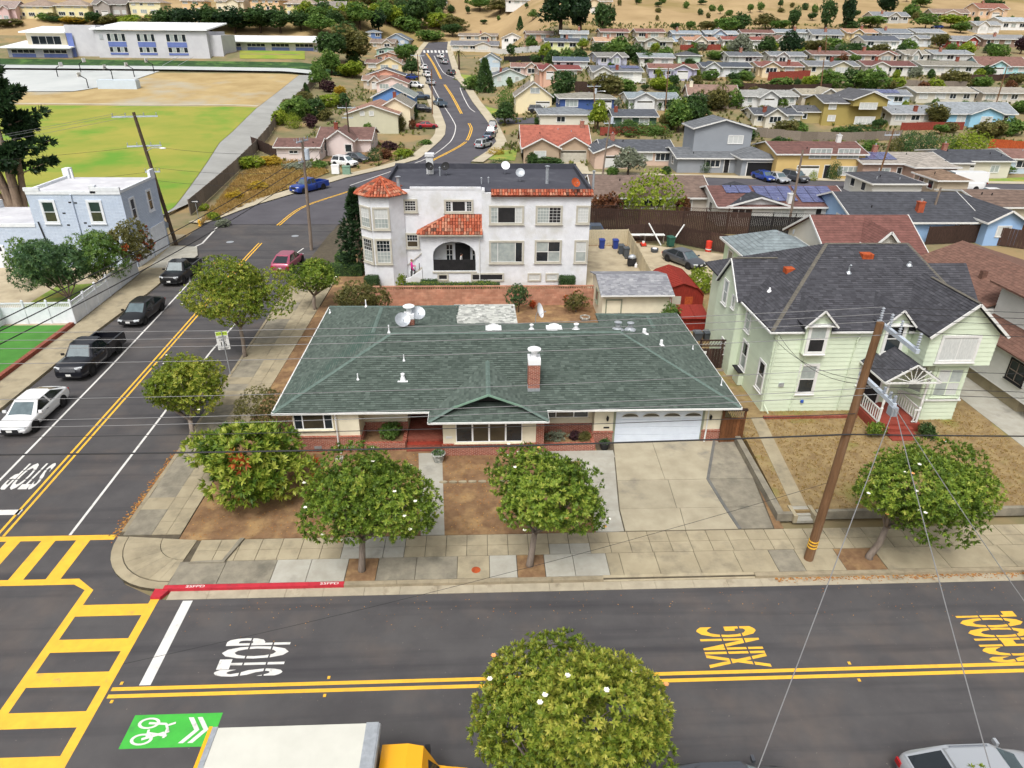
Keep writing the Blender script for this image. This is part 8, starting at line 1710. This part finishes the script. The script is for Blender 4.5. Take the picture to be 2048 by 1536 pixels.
# fence along the park path, streets, pavements
fence('park_fence','long grey-brown fence along the park path',[tuple(q) for q in pxs([(382,432),(470,350),(520,297),(560,240),(604,196),(640,160)])],1.9,'woodgrey',0,3.5,.35,dz=lambda x,y:tz(x,y),rails=False)
def off(P,d):
    out=[]
    for i,p in enumerate(P):
        a=Vector(P[max(i-1,0)]);c=Vector(P[min(i+1,len(P)-1)]); t=(c-a).normalized(); out.append(Vector(p)+Vector((-t.y,t.x))*d)
    return out
struct(drape('street_pavement',off(LE,2.2),off(LE,.0),.14,'pavefar',90,k=1)); struct(drape('street_pavement',off(RE[6:],0),off(RE[6:],-2.2),.14,'pavefar',70,k=1))
A_=[(-3,120),(20,114.5),(60,109.5),(130,105)]; B_=[(-5,112.5),(20,106.5),(60,101.5),(130,97)]; struct(drape('cross_street',A_,B_,.06,'asphalt_far',60)); struct(drape('cross_pavement',off(A_,2),A_,.12,'pavefar',60,k=1))
C_=[at(px,236) for px in (960,1020,1100,1180)]; D_=[at(px,248) for px in (960,1020,1100,1180)]; struct(drape('branch_street',[c.to_2d() for c in C_],[c.to_2d() for c in D_],.09,'asphalt_far',30))
for lab,P,m_ in (('front_lawn',[(945,318),(1030,322),(1035,300),(985,302)],'lawn'),('front_lawn',[(1385,350),(1500,372),(1480,376),(1378,362)],'lawn'),('front_lawn',[(1640,372),(1725,378),(1715,362),(1640,358)],'lawn'),('front_lawn',[(1760,382),(1860,386),(1845,368),(1740,366)],'lawn'),('front_lawn',[(1975,380),(2060,385),(2060,355),(1960,360)],'lawn'),('driveway',[(1500,380),(1640,378),(1620,356),(1490,352)],'pavefar'),('driveway',[(1865,386),(1960,392),(1950,365),(1870,365)],'pavefar'),('driveway',[(1120,350),(1180,352),(1172,322),(1118,322)],'pavefar'),('dry_verge',[(395,455),(500,408),(590,372),(660,345),(560,310),(480,350)],'goldgrass'),('garden_bed',[(640,322),(760,330),(830,302),(760,280)],'dirt'),('front_lawn',[(905,160),(950,165),(950,152),(915,148)],'lawn'),('front_lawn',[(960,228),(1010,238),(1015,222),(965,212)],'lawn'),('hill_lawn',[(1005,120),(1085,122),(1085,108),(1005,107)],'drylawn'),('school_lawn',[(480,118),(610,119),(610,102),(480,101)],'fieldgrass')):
    Q=[at(*q) for q in P]; n=8; V=[];fs=[]
    if len(Q)==4:
        for i in range(n+1):
            for j in range(n+1):
                a=Q[0].lerp(Q[1],i/n); c=Q[3].lerp(Q[2],i/n); p=a.lerp(c,j/n); V.append((p.x,p.y,tz(p.x,p.y)+.03))
        fs=[(i*(n+1)+j,(i+1)*(n+1)+j,(i+1)*(n+1)+j+1,i*(n+1)+j+1) for i in range(n) for j in range(n)]; struct(smesh(lab,V,fs,m_))
    else: struct(MB().poly([(q.x,q.y,.04) for q in Q]).build(lab,m_))
zf_=lambda x,y:tz(x,y)
for lab,P,h,m_ in (('dark fence below the pale grey roof row',[(1460,180),(1560,186),(1660,184)],1.8,'wooddark'),('weathered fence behind the yellow house',[(1500,272),(1600,282),(1700,284),(1800,280)],1.8,'woodgrey'),('red stained fence below the sky-blue house',[(1800,262),(1860,260),(1925,260)],1.6,'redpaint'),('red-brown fence beside the topiary shrubs',[(1975,300),(2060,306)],2.,'rust'),('white fence on the dry slope',[(980,104),(1040,106),(1085,104)],1.8,'trimwhite'),('black fence above the pink house',[(1008,124),(1088,124)],1.8,'blackwood'),('brown fence beside the conifer hedge',[(1150,186),(1200,186)],2.4,'wooddark'),('red deck fence below the cream house',[(1535,162),(1570,160),(1618,158)],2.,'redpaint'),('grey fence below the brown-roof houses',[(1740,170),(1830,176),(1930,178)],1.7,'woodgrey'),('red fence behind the grey two-storey house',[(1200,272),(1260,270),(1330,268)],1.6,'redpaint'),('dark fence behind the olive house garden',[(1430,262),(1500,266)],1.6,'wooddark'),('dark side fence by the pink garage',[(505,295),(555,318)],1.9,'wooddark'),('brown fence at the head of the blue house yard',[(1850,490),(1950,485),(2060,500)],2.0,'wooddark'),('dark fence along the hillside gardens',[(1880,160),(1960,164),(2050,160)],1.6,'wooddark'),('red garden fence below the tan roof',[(1440,100),(1360,101)],1.5,'redpaint')):
    fence('garden_fence',lab,[tuple(at(*q).to_2d()) for q in P],h,m_,0,3,.3,'fences between the hillside gardens',False,dz=zf_)
# ================================================================ trees and shrubs up the valley (shared crowns)
PRO={}
def proto(k,seed,n,nb,sub,ls,kk,r=(1,1,1),low=-.55):
    rs=np.random.RandomState(seed); P,Nn,cl=blobpts((0,0,0),r,n,rs,nb,sub,low=low); v,f,a=leaves(P,Nn,kk,ls,ls*.5,(.3,1.3),rs,cl); PRO.setdefault(k,[]).append(smesh('',v,f,'md',a))
for s in (1,2,3): proto('b',s,620,14,.45,.2,6)
for s in (4,5,6): proto('t',s,700,18,.36,.19,6,low=-.9)
proto('round',7,900,3,.95,.12,5); proto('hedge',8,900,3,.95,.12,5)
rs=np.random.RandomState(9)
for s in (1,2):
    rs=np.random.RandomState(s+20); n=520; z=rs.rand(n)**.8; th=rs.rand(n)*6.283; rad=(1-z)**.75*(.4+.6*rs.rand(n)); P=np.stack([np.cos(th)*rad,np.sin(th)*rad,z*2-1],1); nn=np.stack([np.cos(th),np.sin(th),.2+0*th],1); nn/=np.linalg.norm(nn,axis=1,keepdims=True); v,f,a=leaves(P,nn,6,.25,.09,(.2,1.),rs); PRO.setdefault('c',[]).append(smesh('',v,f,'md',a))
rs=np.random.RandomState(30); n=26; P=np.zeros((n,3)); v=[];f=[];a=[]
for i in range(n):
    th=2*pi*i/n*2.4; el=rs.uniform(-.1,1.2); L=rs.uniform(.8,1.1); pr0=None
    for k in range(7):
        q=k/6; x=L*q*math.cos(el); zz=L*q*math.sin(el)-.7*q*q; wv=.09*(1-q*.8); c,s_=math.cos(th),math.sin(th); v+= [(x*c-wv*s_,x*s_+wv*c,zz),(x*c+wv*s_,x*s_-wv*c,zz)]
        if k: o=len(v)-4; f.append((o,o+1,o+3,o+2)); a.append(.2+.6*rs.rand())
PRO['p']=[smesh('',np.array(v),np.array(f),'md',a)]
tb=MB().tube([(0,0,-.1),(.02,0,.5),(0,0,1)],[.07,.05,.035],7).mesh('trunk','barkdk')
KW={'dk':'dark green','md':'mid green','yg':'yellow-green','ol':'olive','br':'russet','pu':'purple-leaved','gy':'grey-green','cy':'blackish green','gold':'golden','fern':'blue-green','bright':'light green','mag':'green'}
VEG=[]
def veg(px,py,wpx,hpx,k,m,label=None,cat=None):
    p=at(px,py); s=(p-Vector((0,0,CH))).dot(Vector(fwd))/F; rw=wpx*s/2; h=hpx*s; i=int(px*3+py*7)
    noun={'b':'bush','t':'tree','c':'conifer','p':'palm','round':'clipped shrub','hedge':'hedge','e':'tall tree'}[k]
    t=thing({'b':'garden_bush','t':'garden_tree','c':'conifer','p':'palm_tree','round':'clipped_shrub','hedge':'garden_hedge','e':'eucalyptus_tree'}[k],'',cat or ('tree' if k in 'tcpe' else 'shrub' if k!='hedge' else 'hedge'),(p.x,p.y,p.z-.15),(i%628)/100 if k!='hedge' else 0,'valley trees and shrubs'); key='t' if k=='e' else k; ms=PRO[key]; me=ms[i%len(ms)]
    o=link('crown',me,t); o.material_slots[0].link='OBJECT'; o.material_slots[0].material=M[m]
    if k in ('t','e'): th=h*(.22 if k=='t' else .2); ch=(h-th)/2; o.location=(0,0,th+ch); o.scale=(rw,rw,ch*1.05)
    elif k=='p': o.location=(0,0,h*.72); o.scale=(rw,rw,rw*.9)
    elif k=='c': o.location=(0,0,h/2); o.scale=(rw,rw,h/2)
    elif k=='hedge': o.location=(0,0,h*.45); o.scale=(rw,max(.8,h*.4),h*.55)
    else: o.location=(0,0,h*.45); o.scale=(rw,rw*.9,h*.58)
    if k in('t','p','e','c'):
        q=link('trunk',tb,t); q.scale=(h*.8,h*.8,h*(.6 if k!='p' else .72))
    VEG.append((px,py-hpx/2,t,KW.get(m,m)+' '+noun,label)); return t
VL='''335 66 62 44 t dk|375 68 70 50 t cy|422 63 70 46 t dk|470 66 84 44 t cy|522 66 84 48 t dk|562 66 60 44 t dk|602 60 52 34 t dk|190 50 36 26 t dk|215 48 40 16 b ol|270 50 60 16 b yg|150 46 60 12 b gold|20 52 60 14 b ol|300 56 40 20 b ol|640 70 60 36 t md|672 60 44 34 t dk|
705 126 88 64 t ol|664 128 62 62 t dk|708 128 34 42 c dk|705 156 54 30 t yg|664 150 48 44 t md|640 150 40 30 b md|815 128 48 40 t md|824 154 36 34 t dk|690 90 60 40 t dk|720 58 66 44 t md|758 66 40 40 t cy|790 52 60 34 b yg|820 62 70 30 b md|836 58 54 66 e dk|880 56 66 30 b yg|862 80 60 20 b md|905 60 60 26 b ol|960 22 50 26 t md|1000 28 60 24 t ol|
1120 70 92 84 e cy|1160 66 50 70 e cy|1205 74 44 66 e dk|1066 40 20 18 t md|1040 60 16 24 c dk|905 74 40 26 t dk|918 140 36 44 p ol|970 184 40 60 c dk|945 180 40 28 b md|1012 216 40 36 round md|1010 250 46 40 t dk|1195 262 42 54 t yg|1125 188 54 46 b dk|1215 186 70 34 b ol|1250 184 46 26 b md|1318 180 48 24 b yg|1345 172 30 22 b dk|1355 264 60 60 t md|1385 262 60 66 t dk|1340 258 40 40 b yg|1330 258 36 30 b ol|1255 352 60 52 t gy|
1110 128 40 28 b dk|1135 126 30 26 b md|1160 126 34 26 b dk|1090 118 30 30 b yg|1100 158 30 30 b md|1230 118 60 34 b md|1265 120 50 28 b dk|1330 120 40 24 b md|1200 110 40 24 b dk|1062 100 30 24 t md|1165 100 26 20 t yg|1240 112 46 34 t md|1290 126 50 20 b dk|
1370 262 50 60 t dk|1400 220 30 50 p ol|1440 218 40 60 p ol|1430 220 60 40 b ol|1462 216 40 34 b md|1385 240 60 30 b dk|1812 303 40 36 round fern|1850 303 38 36 round fern|1896 302 38 28 round md|1938 310 74 42 round yg|1788 304 26 28 round ol|1868 252 58 40 t ol|1716 272 80 22 hedge dk|1570 268 60 28 b ol|1600 270 36 22 b md|1660 174 60 30 b md|1735 180 70 40 b md|1700 172 40 34 b dk|1790 178 40 22 b yg|1908 172 60 30 b ol|1870 178 40 20 b yg|1976 276 70 34 b ol|2020 270 60 30 b md|1576 118 46 48 t cy|1530 112 40 34 t dk|1628 110 50 30 t ol|1478 118 48 42 t gy|1660 100 50 24 b md|1878 98 34 30 t ol|1815 108 36 26 b md|1700 110 60 24 b dk|1760 106 40 18 b ol|1996 116 44 28 b md|1930 112 40 22 b yg|2040 108 30 34 t pu|
1650 60 34 56 e dk|1690 60 34 60 e cy|1450 64 60 28 b md|1480 60 50 30 b dk|1415 62 40 20 t ol|1530 58 50 26 t ol|1560 62 40 22 t md|1770 30 46 36 t cy|1820 36 40 24 b md|1850 58 50 26 t md|1900 56 60 26 t yg|1740 56 60 24 t md|1700 60 40 18 b dk|1585 60 30 40 t dk|1610 20 14 14 b dk|1660 14 14 12 b md|1500 26 14 18 t md|1520 24 16 18 t md|1560 16 12 16 t dk|1400 30 12 12 b dk|1380 62 20 20 t md|1350 62 18 16 t dk|1440 28 14 16 t md|1840 14 40 18 t md|1980 20 40 20 t dk|1920 66 40 20 t md|
590 240 66 42 b md|632 238 44 42 b dk|588 256 30 26 round yg|624 255 30 24 b pu|606 206 44 24 b ol|660 214 60 26 b yg|656 184 34 24 b pu|613 190 18 22 c dk|640 178 40 40 t md|700 152 56 24 b yg|748 322 30 24 round dk|805 314 46 18 b yg|780 300 34 18 b pu|772 318 30 20 b br|690 300 30 14 b dk|800 262 30 30 b ol|826 240 26 24 b dk|824 258 20 20 b br|560 250 40 30 b yg|575 218 34 22 b ol|680 190 30 18 b gold|600 225 40 30 b dk|650 240 40 24 b ol|690 215 30 30 b dk|735 268 24 22 b md|
430 440 26 20 b yg|445 452 34 18 b gy|500 335 60 26 b yg|540 330 60 18 b gold|600 338 70 14 b gy|640 336 40 14 b md|470 400 40 18 b gold|520 380 50 18 b gold|410 420 22 14 b yg|
1297 437 108 86 round yg|1212 436 72 50 b br|1362 436 40 44 b br|1225 352 30 20 b md|1330 350 24 20 b dk|1100 330 60 16 b dk|1065 330 30 24 b dk|1410 345 20 24 round dk|1665 360 24 34 round dk|1700 356 60 22 hedge md|1625 362 16 20 round yg|1990 345 60 20 b md|1560 300 50 24 b dk|1485 280 60 26 b dk|1740 300 40 18 b md|1395 300 30 26 b md|1080 250 30 16 b dk|1255 270 60 24 hedge dk|1300 272 60 24 hedge md|1290 300 30 14 b ol|1400 282 40 24 b md|1240 305 20 14 b dk|990 310 30 14 hedge gold|1000 330 40 12 hedge dk|1520 300 30 20 b ol|1630 220 40 24 b md|1530 230 30 20 b ol|1350 225 40 24 b dk|1960 470 60 30 b br|2030 480 50 40 b br|1440 560 30 20 b yg|850 290 30 12 b md|1040 200 20 16 b yg|1100 205 40 18 b dk|1345 205 30 26 b md|1465 195 34 20 b dk|1690 196 30 18 b md|1830 240 30 18 b ol|2040 225 40 24 b md|1490 160 40 18 b md|1560 175 60 20 b md|1620 172 40 20 b yg|1420 160 40 20 b md|1390 170 30 20 b ol|1960 175 50 22 b md|2030 168 40 20 b ol|1300 95 20 14 b dk|1385 112 30 16 b dk|1430 118 40 16 b md|1840 118 34 14 b ol'''
for e in VL.replace('\n','').split('|'):
    if e.strip():
        a=e.split(); veg(*map(float,a[:4]),a[4],a[5])
# scrub on the golden hill
rs=np.random.RandomState(5)
for i in range(46): px,py=rs.uniform(900,2040),rs.uniform(2,50); veg(px,py,rs.uniform(8,20),rs.uniform(7,16),'b' if i%3 else 't',('dk','md','ol')[i%3])
for i in range(48): px,py=rs.uniform(600,900),rs.uniform(8,50); veg(px,py,rs.uniform(24,50),rs.uniform(20,38),'t' if i%2 else 'b',('dk','md','ol','yg')[i%4])
for i in range(30): px,py=rs.uniform(90,640),rs.uniform(40,50); veg(px,py,rs.uniform(20,40),rs.uniform(8,18),'b',('dk','ol','yg','md')[i%4])
# scattered garden planting between the rows
for i in range(120):
    row=[(255,275),(212,222),(176,186),(150,160),(128,134),(98,110)][i%6]; px=rs.uniform(1010 if row[0]<230 else 1190,2045); veg(px,rs.uniform(*row),rs.uniform(16,38),rs.uniform(9,22),'b' if i%4 else 't',('dk','md','ol','yg','md','dk','br','gy')[i%8])
# low ground cover between the gardens
rs=np.random.RandomState(12); n=9000; gx=np.concatenate([rs.uniform(-2,150,n),rs.uniform(-36,-12,1400)]); gy=np.concatenate([rs.uniform(122,290,n),rs.uniform(120,300,1400)]); nz=np.sin(gx*.21+3*np.sin(gy*.13))+np.sin(gy*.33+gx*.05)
kp=(nz>-.5); gx,gy=gx[kp],gy[kp]; lx=np.array([lerp(y,[(p[1],p[0]) for p in sorted(LE,key=lambda q:q[1])]) for y in gy]); rx=np.array([lerp(y,[(p[1],p[0]) for p in sorted(RE,key=lambda q:q[1])]) for y in gy]); kp=(gx<lx-2.5)|(gx>rx+2.5); gx,gy=gx[kp],gy[kp]
P=np.stack([gx,gy,[tz(x,y)-.05 for x,y in zip(gx,gy)]],1); sc3=rs.uniform(.5,1.6,len(P)); v,f,a=leaves(P,np.tile([[0,0,1.]],(len(P),1)),6,.75,.34,(.2,1.2),rs,np.clip(.5+.3*nz[:0].sum()+.35*rs.randn(len(P)),0,1)); leafmat('cover',('#5d5138','#57603a','#6b7d3e','#8a8a4a','#8b7347'))
o=smesh('ground_cover',v,f,'cover',a); o['kind']='stuff'; o['label']='low mixed ground cover between the hillside houses'; o['category']='ground cover'
# dry tufts on the raised lawn and the verge
rs=np.random.RandomState(13); n=5200; P=np.stack([rs.uniform(14.7,34,n),rs.uniform(26.3,36,n),np.full(n,.445)],1); P=P[~((P[:,0]>14.9+(P[:,1]-26.6)*.12)&(P[:,0]<15.8+(P[:,1]-26.6)*.12))&~((P[:,0]>29.9)&(P[:,0]<33.2))]; v,f,a=leaves(P,np.tile([[0,0,1.]],(len(P),1)),5,.1,.022,(.3,1.2),rs); leafmat('tuft',('#8a6f42','#a5884f','#b99a5c','#7d7d40'))
o=smesh('dry_grass',v,f,'tuft',a); o['kind']='stuff'; o['label']='dry straw-coloured grass on the raised lawn by the green house'; o['category']='grass'
n=2600; a_=[Vector(q) for q in ((395,455),(500,408),(590,372),(660,345),(560,310),(480,350))]; Q=[]
while len(Q)<n:
    px,py=rs.uniform(395,660),rs.uniform(310,455); ins=False
    for i in range(6):
        p1,p2=a_[i],a_[(i+1)%6]
        if (p1.y>py)!=(p2.y>py) and px<(p2.x-p1.x)*(py-p1.y)/(p2.y-p1.y)+p1.x: ins=not ins
    if ins: q=g(px,py); Q.append((q.x,q.y,.02))
v,f,a=leaves(np.array(Q),np.tile([[0,0,1.]],(n,1)),6,.55,.07,(.1,1.0),rs); o=smesh('verge_grass',v,f,'tuft',a); o['kind']='stuff'; o['label']='tall golden dry grass on the verge by the curving street'; o['category']='grass'
# labels: kind + place beside the nearest named house
ORD=['leftmost','second from left','third from left','fourth from left','fifth from left','sixth from left','seventh from left','eighth from left']
from collections import defaultdict
grp_=defaultdict(list)
for px,py,t,kw,lab in VEG:
    hp=min(HOUSES,key=lambda h:(h[0]-px)**2+4*(h[1]-py)**2); dx,dy=px-hp[0],py-hp[1]
    rel='left of' if dx<-45 else 'right of' if dx>45 else ('below' if dy>0 else 'above'); grp_[(kw,rel,hp[2])].append((px,t))
for (kw,rel,h),L in grp_.items():
    L.sort(key=lambda q:q[0])
    for i,(px,t) in enumerate(L):
        s=f'{kw} {rel} the {h}'; s=s if len(L)==1 else (ORD[i] if i<8 else 'rightmost')+' '+s
        if len(s.split())>15: s=s.replace(h,h.split(' and ')[0])
        t['label']=' '.join(s.split()[:16])
